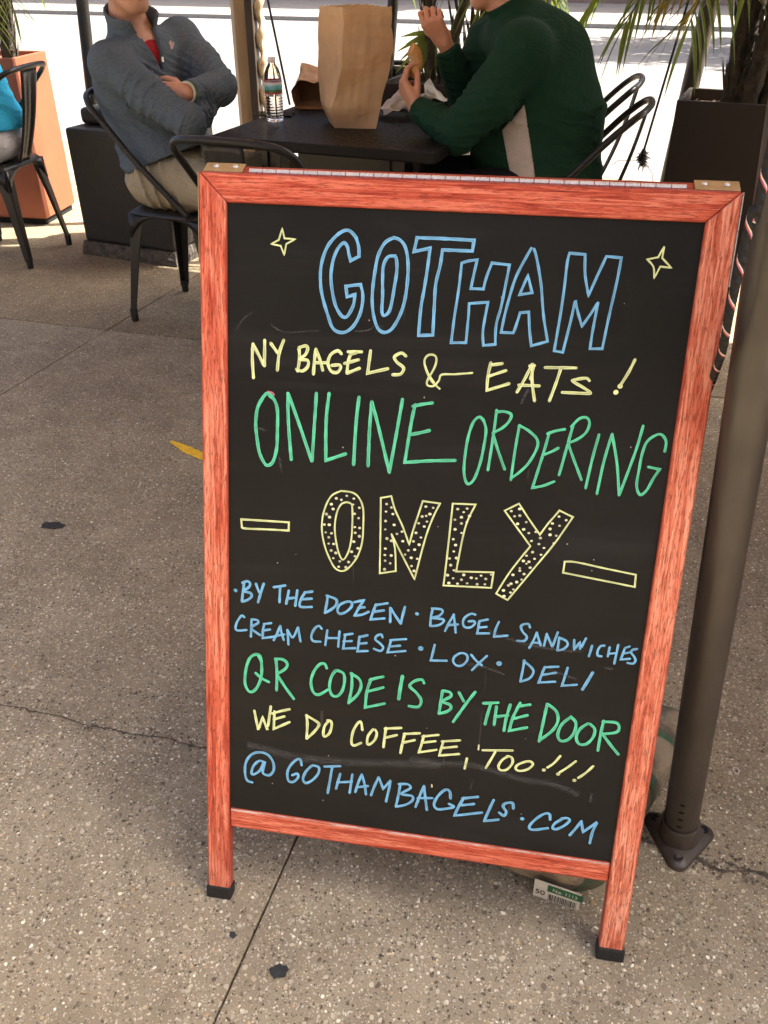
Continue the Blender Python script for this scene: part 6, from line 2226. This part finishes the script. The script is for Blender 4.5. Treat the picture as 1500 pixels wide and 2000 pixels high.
# standing collar, open at the front
rc_ = 0.074 + 0.22 * np.clip(hN, 0, 0.1) + 0.02 * np.clip(fr / 0.08, -1, 1)
col_ = np.maximum(np.abs(rad - rc_) - 0.0055, np.maximum(hN - 0.066 - 0.1 * np.clip(-fr, 0, 0.1), -0.012 - hN))
ope = np.abs(sd_ + 0.004) - (0.016 + 0.55 * np.clip(hN + 0.01, 0, 0.2))
col_ = np.maximum(col_, np.where(fr > 0.01, -ope, -1))
k = 0.012
hh = np.clip(0.5 + 0.5 * (gar.D - col_) / k, 0, 1)
gar.D = gar.D * (1 - hh) + col_ * hh - k * hh * (1 - hh)
# the zip opening: a narrow wedge below the collar
hv = (Z - N1[2])
wed = np.abs((X - N1[0]) * ts[0] + (Y - N1[1]) * ts[1] + 0.004) - np.clip(0.040 + 0.30 * hv, 0.0, 0.05)
frz = (X - N1[0]) * tf[0] + (Y - N1[1]) * tf[1]
inz = np.maximum(np.maximum(wed, 0.035 - frz), np.maximum(hv - 0.02, -0.135 - hv))
gar.D = np.maximum(gar.D, -inz)
PUL = cloth_material('grey heather pullover', (0.105, 0.134, 0.162), 0.16)
g1 = vol_object('pullover', gar, PUL, man1, 1)
# red shirt underneath
ts_v = Vol((-1.60, 2.38, 0.78), (-1.12, 2.84, 1.12), 0.005)
ts_v.ell(CH1 + np.array([0, 0, -0.02]) + tf * 0.004, (0.17, 0.122, 0.16), 0.04, RmT).cap(CH1 + np.array([0, 0, 0.05]) + tf * 0.012, N1 + tf * 0.012 + np.array([0, 0, -0.028]), 0.098, 0.066, 0.04)
vol_object('red_shirt', ts_v, cloth_material('red jersey', (0.36, 0.022, 0.030)), man1, 1)
# zip
Z0 = N1 + tf * 0.092 + np.array([0, 0, -0.055])
mb = MB()
zp = px(318, 116, 2.478)
mb.box(tuple(zp), (0.007, 0.006, 0.016))
mb.build('zip_pull', M['steel'], man1, bevel=0.001)
# small pale chest mark
bp = px(336, 87, 2.575)
mb = MB()
V = [tuple(bp + np.array([0, -0.004, 0]))]
for k in range(20):
    a = 2 * PI * k / 20
    r_ = 0.011 * (1 + 0.22 * math.sin(3 * a + 1) + 0.12 * math.sin(5 * a))
    V.append(tuple(bp + ts * r_ * 0.9 * math.cos(a) * -1 + np.array([0, 0, r_ * 1.25 * math.sin(a)]) + np.array([0, -0.004, 0])))
mb.add(V, [(0, 1 + k, 1 + (k + 1) % 20) for k in range(20)])
chest_mark = mb.build('chest_mark', simple('pale pink embroidery', (0.55, 0.40, 0.38), 0.8, 0, 0.3, 160), g1, solid=0.001)
# trousers
tr = Vol((-1.58, 2.24, 0.02), (-0.70, 2.95, 0.74), 0.0055)
tr.ell(P0 + np.array([0, 0, 0.0]), (0.172, 0.165, 0.10), 0.05, np.array([lsd, lf, [0, 0, 1.0]]))
leg_prims(tr, HPN, KN, AN, 1.0, 0.014)
leg_prims(tr, HPF, KF, AF, 1.0, 0.014)
soft(tr, 0.002, 30, 12)
sleeve_folds(tr, HPN, KN, 0.13, 0.018, 46, 21, (0.2, 0.8, 0.6), -0.3, 0.8)
sleeve_folds(tr, HPF, KF, 0.13, 0.010, 55, 22, (0.2, 0.8, 0.6), -0.3, 0.8)
sleeve_folds(tr, KN, AN, 0.09, 0.008, 50, 23, (0.4, 0.4, 0), 0.1, 1.0)
X, Y, Z = tr.grid()
tr.D = np.maximum(tr.D, 0.075 - Z)
tr.D = np.maximum(tr.D, 0.462 - Z + 0 * X) if False else tr.D
vol_object('trousers', tr, cloth_material('khaki twill', (0.36, 0.31, 0.215), 0.10), man1, 1)
for a in (AN, AF):
    sv = Vol((a[0] - 0.09, a[1] - 0.1, -0.01), (a[0] + 0.24, a[1] + 0.09, 0.14), 0.005)
    sv.cap(a + np.array([-0.03, 0, -0.045]), np.array([a[0] + 0.15, a[1] - 0.03, 0.036]), 0.042, 0.040, 0.02)
    sv.cap(a + np.array([-0.01, 0, 0.0]), np.array([a[0] + 0.06, a[1] - 0.01, 0.05]), 0.048, 0.040, 0.02)
    X, Y, Z = sv.grid()
    sv.D = np.maximum(sv.D, 0.003 - Z)
    vol_object('shoe', sv, simple('dark shoe leather', (0.03, 0.025, 0.022), 0.5), man1, 1)
# hair
hv_ = Vol(Hc - 0.15, Hc + 0.16, 0.006)
RmH = np.array([np.cross(F1, [0, 0, 1.0]), F1, [0, 0, 1.0]])
hv_.ell(Hc - F1 * 0.018 + np.array([0, 0, 0.036]), (0.085, 0.104, 0.100), 0.01, RmH)
soft(hv_, 0.004, 90, 5)
X, Y, Z = hv_.grid()
fq = (X - Hc[0]) * F1[0] + (Y - Hc[1]) * F1[1]
hv_.D = np.maximum(hv_.D, np.minimum(0.055 - (Z - Hc[2]), fq + 0.005))
hv_.D = np.maximum(hv_.D, -0.075 - (Z - Hc[2]))
vol_object('hair', hv_, M['hair'], man1, 1)
eyes(lambda a, b, c: Hc + np.cross(F1, [0, 0, 1.0]) * a + F1 * b + np.array([0, 0, c]), 1, man1)
# wristband: green and pale
dv = unit(WF - EF)
for k, (nm, cc, off) in enumerate((('wristband', (0.60, 0.52, 0.40), 0.030), ('wristband', (0.06, 0.22, 0.03), 0.018))):
    mb = MB()
    n = 28
    c0 = WFc + dv * off
    n1_ = unit(np.cross(dv, [0, 0, 1.0]))
    n2_ = np.cross(n1_, dv)
    mb.tube([c0 + 0.0330 * (n1_ * math.cos(2 * PI * i / n) + n2_ * math.sin(2 * PI * i / n)) for i in range(n + 1)], 0.0048, 6)
    mb.build(nm, simple('wristband %d' % k, cc, 0.6), man1, smooth=True)

# ================= man in the green jacket
P2 = np.array([0.150, 2.575, 0.545])
gf = unit([-0.93, 0.34, 0])
gs = np.array([-gf[1], gf[0], 0])       # his left, towards the viewer
gs = gs if gs[1] < 0 else -gs
N2_ = px(1003, 22, 2.63)
CH2 = px(1062, 128, 2.62)
MD2 = px(1095, 240, 2.60)
SN2, SF2 = px(1022, 98, 2.44), px(962, 70, 2.82)
EN2, WN2 = px(893, 262, 2.36), px(812, 210, 2.47)
EF2, WF2 = px(908, 190, 2.76), px(868, 82, 2.62)
CHIN2 = px(930, 16, 2.62)
FG = unit([-0.97, 0.10, -0.28])
Hg = CHIN2 - FG * 0.078 + unit(np.array([0, 0, 1.0]) - FG * FG[2]) * 0.118
lg = unit([-0.99, -0.05, 0])
lgs = np.array([-lg[1], lg[0], 0])
K2a, K2b = P2 + lg * 0.42 + lgs * 0.13, P2 + lg * 0.42 - lgs * 0.13
H2a, H2b = P2 + lgs * 0.10, P2 - lgs * 0.10
A2a, A2b = K2a + np.array([0.06, 0, -0.445]), K2b + np.array([0.05, 0, -0.445])

b2 = Vol((-0.52, 2.18, 0.0), (0.42, 3.02, 1.42), 0.0042)
head(b2, CHIN2, FG)
b2.cap(N2_ + np.array([0.0, 0, -0.03]), Hg - FG * 0.03 + np.array([0, 0, -0.05]), 0.062, 0.060, 0.03)
b2.cap(P2, MD2, 0.115, 0.11, 0.05).cap(MD2, CH2, 0.11, 0.115, 0.05).cap(CH2, N2_, 0.10, 0.06, 0.05)
b2.ell(P2, (0.15, 0.15, 0.10), 0.04)
b2.cap(SN2, SF2, 0.05, 0.05, 0.06)
b2.cap(SN2, EN2, 0.044, 0.038, 0.03).cap(EN2, WN2, 0.037, 0.027, 0.02)
b2.cap(SF2, EF2, 0.044, 0.038, 0.03).cap(EF2, WF2, 0.037, 0.027, 0.02)
leg_prims(b2, H2a, K2a, A2a)
leg_prims(b2, H2b, K2b, A2b)
for a in (A2a, A2b):
    b2.cap(a, np.array([a[0] - 0.15, a[1], 0.035]), 0.036, 0.028, 0.03)
# near hand (his left): fingers and thumb pinch a piece of bagel above
BG = px(812, 118, 2.53)
hd = px(783, 158, 2.50) - WN2
hand(b2, WN2, hd, (-0.75, -0.55, -0.35), [(0.75, 0.75, 0.35), (0.85, 0.75, 0.4), (0.95, 0.8, 0.4), (1.05, 0.8, 0.4)],
     [(0.018, 0.022, -0.012), (0.030, 0.052, -0.030), (0.030, 0.078, -0.046), (0.026, 0.100, -0.058)], side=1)
# far hand: a loose fist turned towards the face
hf = px(842, 40, 2.58) - WF2
hand(b2, WF2, hf, (-0.35, -0.80, 0.35), [(0.9, 1.2, 0.6), (1.1, 1.3, 0.7), (1.2, 1.3, 0.7), (1.2, 1.3, 0.7)],
     [(0.018, 0.022, -0.010), (0.040, 0.050, -0.022), (0.038, 0.078, -0.036), (0.022, 0.095, -0.046)], side=-1)
man2 = vol_object('person', b2, SK2)
tag(man2, 'seated person in a dark green jacket with pale side panels holding a piece of bagel', 'person')

RmG = np.array([gs, gf, [0, 0, 1.0]])


def jacket(h, grow=0.0):
    v = Vol((-0.46, 2.16, 0.48), (0.44, 3.02, 1.24), h)
    v.ell(P2 + np.array([-0.01, 0, 0.03]), (0.215 + grow, 0.185 + grow, 0.14), 0.06, RmG)
    v.ell(MD2 + gf * 0.025, (0.205 + grow, 0.175 + grow, 0.20), 0.09, RmG)
    v.ell(CH2 + np.array([0, 0, -0.03]) - gf * 0.005, (0.205 + grow, 0.155 + grow, 0.18), 0.07, RmG)
    v.ell(px(1005, 285, 2.63), (0.155 + grow, 0.165 + grow, 0.17), 0.08, RmG)
    v.cap(CH2 + np.array([0, 0, 0.03]) - gf * 0.02, N2_, 0.125 + grow, 0.076 + grow, 0.06)
    v.cap(SN2, SF2, 0.074 + grow, 0.072 + grow, 0.07)
    return v


jk = jacket(0.005)
s1 = SN2 * 0.5 + EN2 * 0.5 + np.array([0.008, 0, -0.012])
jk.cap(SN2, s1, 0.088, 0.080, 0.04).cap(s1, EN2, 0.080, 0.064, 0.03)
WNc = WN2 + (EN2 - WN2) * 0.10
jk.cap(EN2, WNc, 0.062, 0.044, 0.02)
s2 = SF2 * 0.5 + EF2 * 0.5
jk.cap(SF2, s2, 0.084, 0.074, 0.04).cap(s2, EF2, 0.074, 0.060, 0.03)
WFc2 = WF2 + (EF2 - WF2) * 0.10
jk.cap(EF2, WFc2, 0.060, 0.044, 0.02)
soft(jk, 0.0025, 20, 31)
sleeve_folds(jk, SN2, EN2, 0.11, 0.017, 38, 41, (0.9, 0.1, -0.3), 0.35, 1.15)
sleeve_folds(jk, EN2, WNc, 0.09, 0.012, 50, 42, (0.1, 0.3, 0.6), 0.0, 0.85)
sleeve_folds(jk, EF2, WFc2, 0.09, 0.008, 60, 43, (0.5, 0.3, 0.2), 0.0, 0.85)
sleeve_folds(jk, P2, CH2, 0.24, 0.012, 26, 44, (0.7, 0.2, 0.6), 0.0, 0.8)
sleeve_folds(jk, SN2, EN2, 0.11, 0.007, 80, 71, (1.2, 0.2, -0.9), 0.3, 1.2)
sleeve_folds(jk, EN2, WNc, 0.09, 0.006, 90, 72, (0.3, 0.4, 1.0), -0.1, 0.9)
sleeve_folds(jk, EF2, WFc2, 0.09, 0.006, 90, 73, (0.9, 0.3, 0.3), -0.1, 0.9)
sleeve_folds(jk, P2 + np.array([0.05, -0.1, 0]), SN2, 0.20, 0.010, 62, 74, (1.5, 0.3, 0.2), 0.0, 0.75)
X, Y, Z = jk.grid()
for w_, e_ in ((WNc, EN2), (WFc2, EF2)):
    dv = unit(w_ - e_)
    pl_ = (X - w_[0]) * dv[0] + (Y - w_[1]) * dv[1] + (Z - w_[2]) * dv[2] - 0.012
    near = ((X - w_[0]) ** 2 + (Y - w_[1]) ** 2 + (Z - w_[2]) ** 2) < 0.075 ** 2
    jk.D = np.where(near, np.maximum(jk.D, pl_), jk.D)
jk.D = np.maximum(jk.D, 0.515 - Z)
nk = unit(Hg - N2_)
hN = (X - N2_[0]) * nk[0] + (Y - N2_[1]) * nk[1] + (Z - N2_[2]) * nk[2]
rad = np.sqrt((X - N2_[0] - hN * nk[0]) ** 2 + (Y - N2_[1] - hN * nk[1]) ** 2 + (Z - N2_[2] - hN * nk[2]) ** 2)
jk.D = np.maximum(jk.D, hN - 0.012)
col_ = np.maximum(np.abs(rad - 0.074 - 0.1 * np.clip(hN, 0, 0.1)) - 0.006, np.maximum(hN - 0.045, -0.012 - hN))
k = 0.014
hh = np.clip(0.5 + 0.5 * (jk.D - col_) / k, 0, 1)
jk.D = jk.D * (1 - hh) + col_ * hh - k * hh * (1 - hh)
GRJ = cloth_material('dark green jacket', (0.0125, 0.046, 0.026), 0.10)
j1 = vol_object('jacket', jk, GRJ, man2, 1)
# pale panel let into the side under the arm: the jacket's own surface, a hair proud
pn = Vol((-0.25, 2.14, 0.48), (0.30, 2.60, 0.92), 0.004)
X, Y, Z = pn.grid()
ix = [np.clip(((pn.x[i] - jk.lo[i]) / jk.h), 0, jk.D.shape[i] - 1.001) for i in range(3)]
i0 = [np.floor(q_).astype(int) for q_ in ix]
fx = [(ix[i] - i0[i]).astype(np.float32) for i in range(3)]
acc = 0
for a in (0, 1):
    for b in (0, 1):
        for c_ in (0, 1):
            wgt = (fx[0] if a else 1 - fx[0])[:, None, None] * (fx[1] if b else 1 - fx[1])[None, :, None] * (fx[2] if c_ else 1 - fx[2])[None, None, :]
            acc = acc + wgt * jk.D[np.ix_(np.minimum(i0[0] + a, jk.D.shape[0] - 1), np.minimum(i0[1] + b, jk.D.shape[1] - 1), np.minimum(i0[2] + c_, jk.D.shape[2] - 1))]
# wedge through the cloth, laid out on the side of the jacket
q0, q1, q2, q3 = px(1024, 205, 2.40), px(1046, 345, 2.40), px(996, 345, 2.40), px(978, 262, 2.40)
def hp(pa, pb, s_):
    dx, dz = pb[0] - pa[0], pb[2] - pa[2]
    L_ = math.hypot(dx, dz)
    return s_ * ((X - pa[0]) * dz - (Z - pa[2]) * dx) / L_
wd = np.maximum(np.maximum(hp(q0, q1, -1), hp(q1, q2, -1)), np.maximum(hp(q2, q3, -1), hp(q3, q0, -1)))
cenx, cenz = (q0[0] + q1[0] + q2[0] + q3[0]) / 4, (q0[2] + q1[2] + q2[2] + q3[2]) / 4
pn.D = np.maximum(np.abs(acc + 0.000) - 0.0035, wd).astype(np.float32)
pn.D = np.maximum(pn.D, (Y - 2.56)).astype(np.float32)
vol_object('side_panel', pn, cloth_material('pale side panel', (0.56, 0.49, 0.43), 0.06), man2, 1)
tr = Vol((-0.46, 2.24, 0.02), (0.40, 2.95, 0.74), 0.006)
tr.ell(P2, (0.185, 0.17, 0.10), 0.05, np.array([lgs, lg, [0, 0, 1.0]]))
leg_prims(tr, H2a, K2a, A2a, 1.0, 0.022)
leg_prims(tr, H2b, K2b, A2b, 1.0, 0.022)
soft(tr, 0.003, 30, 15)
X, Y, Z = tr.grid()
tr.D = np.maximum(tr.D, 0.075 - Z)
vol_object('trousers', tr, cloth_material('dark trousers', (0.020, 0.020, 0.024), 0.1), man2, 1)
for a in (A2a, A2b):
    sv = Vol((a[0] - 0.24, a[1] - 0.1, -0.01), (a[0] + 0.09, a[1] + 0.1, 0.14), 0.005)
    sv.cap(a + np.array([0.03, 0, -0.045]), np.array([a[0] - 0.15, a[1], 0.036]), 0.042, 0.040, 0.02)
    sv.cap(a, np.array([a[0] - 0.06, a[1], 0.05]), 0.048, 0.040, 0.02)
    X, Y, Z = sv.grid()
    sv.D = np.maximum(sv.D, 0.003 - Z)
    vol_object('shoe', sv, simple('black shoe', (0.02, 0.02, 0.02), 0.5), man2, 1)
UG = unit(np.array([0, 0, 1.0]) - FG * FG[2])
SG = np.cross(FG, UG)
hv_ = Vol(Hg - 0.16, Hg + 0.17, 0.006)
hv_.ell(Hg - FG * 0.018 + UG * 0.036, (0.085, 0.104, 0.100), 0.01, np.array([SG, FG, UG]))
soft(hv_, 0.004, 90, 5)
X, Y, Z = hv_.grid()
fq = (X - Hg[0]) * FG[0] + (Y - Hg[1]) * FG[1] + (Z - Hg[2]) * FG[2]
uq = (X - Hg[0]) * UG[0] + (Y - Hg[1]) * UG[1] + (Z - Hg[2]) * UG[2]
hv_.D = np.maximum(hv_.D, np.minimum(0.055 - uq, fq + 0.005))
hv_.D = np.maximum(hv_.D, -0.075 - uq)
vol_object('hair', hv_, M['hair'], man2, 1)
eyes(lambda a, b, c: Hg + SG * a + FG * b + UG * c, 1, man2)

# bagel piece: part of a seeded ring, torn ends
t = NT('seeded bagel crust')
co = t.coord()
n = t.noise(co, 30, 4)
crust = t.ramp(n, [(0.3, (0.50, 0.22, 0.055)), (0.7, (0.72, 0.40, 0.14))])
v = t.voro(co, 230)
seed_ = t.ramp(v, [(0.16, 1.0), (0.26, 0.0)])
t.set(Base_Color=t.mix(t.math('MULTIPLY', seed_, 0.8), crust, (0.70, 0.55, 0.36)), Roughness=0.55)
t.bump(t.math('ADD', seed_, n), 0.002)
CRU = t.m
bv = Vol(BG - 0.10, BG + 0.10, 0.0028)
X, Y, Z = bv.grid()
bn = unit([0.45, -0.85, 0.1])            # ring axis
bu = unit(np.cross(bn, [0, 0, 1.0]))
bw = np.cross(bu, bn)
cx_ = BG - bu * 0.036 * (1 if bu[0] > 0 else -1)
u_ = (X - cx_[0]) * bu[0] + (Y - cx_[1]) * bu[1] + (Z - cx_[2]) * bu[2]
v_ = (X - cx_[0]) * bw[0] + (Y - cx_[1]) * bw[1] + (Z - cx_[2]) * bw[2]
w_ = (X - cx_[0]) * bn[0] + (Y - cx_[1]) * bn[1] + (Z - cx_[2]) * bn[2]
sg_ = 1 if bu[0] > 0 else -1
tor = np.sqrt((np.sqrt(u_ ** 2 + v_ ** 2) - 0.040) ** 2 + (w_ * 1.05) ** 2) - 0.0215
cutp = 0.010 - sg_ * u_ + 0.35 * np.abs(v_) - 0.004 + 0.006 * wavy(X, Y, Z, 77, 170, 6)
bv.D = np.maximum(tor, cutp).astype(np.float32)
bag_o = vol_object('bagel_piece', bv, CRU, None, 1)
tag(bag_o, 'torn seeded bagel piece held up by the person in the green jacket', 'bagel')
# crumb showing at the torn faces
mb = MB()
r_ = np.random.RandomState(9)
for s__ in (-1, 1):
    for k in range(110):
        th_ = r_.uniform(-0.9, 0.9)
        c0 = cx_ + (bu * sg_ * math.cos(th_) + bw * math.sin(th_)) * r_.uniform(0.019, 0.027) + bn * r_.normal(0, 0.011)
        d_ = r_.normal(size=3)
        e_ = unit(np.cross(d_, r_.normal(size=3)))
        d_ = unit(d_)
        s_ = r_.uniform(0.0015, 0.004)
        f_ = np.cross(d_, e_)
        mb.add([c0 + d_ * s_, c0 - d_ * s_, c0 + e_ * s_, c0 - e_ * s_, c0 + f_ * s_, c0 - f_ * s_], [(0, 2, 4), (2, 1, 4), (1, 3, 4), (3, 0, 4), (2, 0, 5), (1, 2, 5), (3, 1, 5), (0, 3, 5)])
mb.build('crumb', simple('pale bread crumb', (0.66, 0.46, 0.28), 0.9, 0, 0.2, 200), bag_o, smooth=False)

# ================= cropped person at the left edge
P3 = np.array([-2.445, 3.150, 0.545])
CH3 = px(-80, 118, 3.14)
N3_ = px(-110, 40, 3.14)
S3a, S3b = px(-75, 92, 2.96), px(-90, 86, 3.32)
b3 = Vol((-3.05, 2.75, 0.0), (-2.08, 3.55, 1.5), 0.008)
CHIN3 = N3_ + np.array([-0.10, 0, 0.075])
head(b3, CHIN3, (-1, 0, -0.1))
b3.cap(N3_, CHIN3 + np.array([0.07, 0, 0.06]), 0.06, 0.058, 0.03)
b3.ell(P3, (0.15, 0.15, 0.1), 0.04).cap(P3, CH3, 0.11, 0.11, 0.05).cap(CH3, N3_, 0.1, 0.06, 0.05).cap(S3a, S3b, 0.05, 0.05, 0.05)
E3a, E3b = S3a + np.array([-0.06, -0.04, -0.28]), S3b + np.array([-0.06, 0.04, -0.28])
W3a, W3b = E3a + np.array([-0.24, 0.05, 0.02]), E3b + np.array([-0.24, -0.05, 0.02])
for s_, e_, w__, sd in ((S3a, E3a, W3a, 1), (S3b, E3b, W3b, -1)):
    b3.cap(s_, e_, 0.046, 0.038, 0.03).cap(e_, w__, 0.036, 0.026, 0.02)
    hand(b3, w__, (-1, 0, -0.1), (0, -0.2, 1), relax, [(0.02, 0.02, -0.008), (0.042, 0.045, -0.012), (0.052, 0.075, -0.018), (0.052, 0.095, -0.022)], side=sd)
K3a, K3b = P3 + np.array([-0.42, -0.12, 0.0]), P3 + np.array([-0.42, 0.12, 0.0])
A3a, A3b = K3a + np.array([0.04, 0, -0.445]), K3b + np.array([0.04, 0, -0.445])
leg_prims(b3, P3 + np.array([0, -0.1, 0]), K3a, A3a)
leg_prims(b3, P3 + np.array([0, 0.1, 0]), K3b, A3b)
for a in (A3a, A3b):
    b3.cap(a, np.array([a[0] - 0.15, a[1], 0.035]), 0.036, 0.028, 0.03)
man3 = vol_object('person', b3, SK1)
tag(man3, 'person in a bright blue top and pale trousers, mostly cut off by the left edge', 'person')
g3 = Vol((-2.98, 2.78, 0.5), (-2.05, 3.52, 1.25), 0.007)
g3.ell(P3 + np.array([0.0, 0, 0.075]), (0.19, 0.175, 0.11), 0.05).ell(P3 * 0.5 + CH3 * 0.5, (0.16, 0.19, 0.2), 0.06).ell(CH3, (0.145, 0.19, 0.16), 0.06)
g3.cap(CH3, N3_, 0.12, 0.07, 0.05).cap(S3a, S3b, 0.066, 0.066, 0.06)
for s_, e_ in ((S3a, E3a), (S3b, E3b)):
    g3.cap(s_, s_ * 0.4 + e_ * 0.6, 0.066, 0.064, 0.03)
soft(g3, 0.003, 24, 51)
sleeve_folds(g3, P3, CH3, 0.2, 0.008, 44, 52, (0.6, 0.2, 0.4), 0, 0.8)
X, Y, Z = g3.grid()
g3.D = np.maximum(g3.D, np.maximum(0.595 - Z, Z - N3_[2] - 0.015))
vol_object('blue_top', g3, cloth_material('bright blue jersey', (0.05, 0.52, 0.86), 0.06), man3, 1)
tr = Vol((-2.98, 2.8, 0.02), (-2.15, 3.5, 0.74), 0.008)
tr.ell(P3, (0.17, 0.185, 0.11), 0.05)
leg_prims(tr, P3 + np.array([0, -0.1, 0]), K3a, A3a, 1.0, 0.022)
leg_prims(tr, P3 + np.array([0, 0.1, 0]), K3b, A3b, 1.0, 0.022)
soft(tr, 0.003, 30, 55)
X, Y, Z = tr.grid()
tr.D = np.maximum(tr.D, 0.075 - Z)
vol_object('trousers', tr, cloth_material('pale trousers', (0.60, 0.60, 0.62), 0.06), man3, 1)

# man3 hair and shoes
H3 = CHIN3 - unit([-1, 0, -0.1]) * 0.078 + np.array([0, 0, 0.118])
hv_ = Vol(H3 - 0.16, H3 + 0.17, 0.008)
hv_.ell(H3 + np.array([0.018, 0, 0.036]), (0.104, 0.085, 0.100), 0.01)
X, Y, Z = hv_.grid()
hv_.D = np.maximum(hv_.D, np.minimum(0.055 - (Z - H3[2]), -(X - H3[0]) + 0.005))
hv_.D = np.maximum(hv_.D, -0.075 - (Z - H3[2]))
vol_object('hair', hv_, M['hair'], man3, 1)
for a in (A3a, A3b):
    sv = Vol((a[0] - 0.24, a[1] - 0.1, -0.01), (a[0] + 0.09, a[1] + 0.1, 0.14), 0.006)
    sv.cap(a + np.array([0.03, 0, -0.045]), np.array([a[0] - 0.15, a[1], 0.036]), 0.042, 0.040, 0.02)
    sv.cap(a, np.array([a[0] - 0.06, a[1], 0.05]), 0.048, 0.040, 0.02)
    X, Y, Z = sv.grid()
    sv.D = np.maximum(sv.D, 0.003 - Z)
    vol_object('shoe', sv, M['whitepaper'] if False else simple('grey shoe', (0.2, 0.2, 0.2), 0.6), man3, 1)
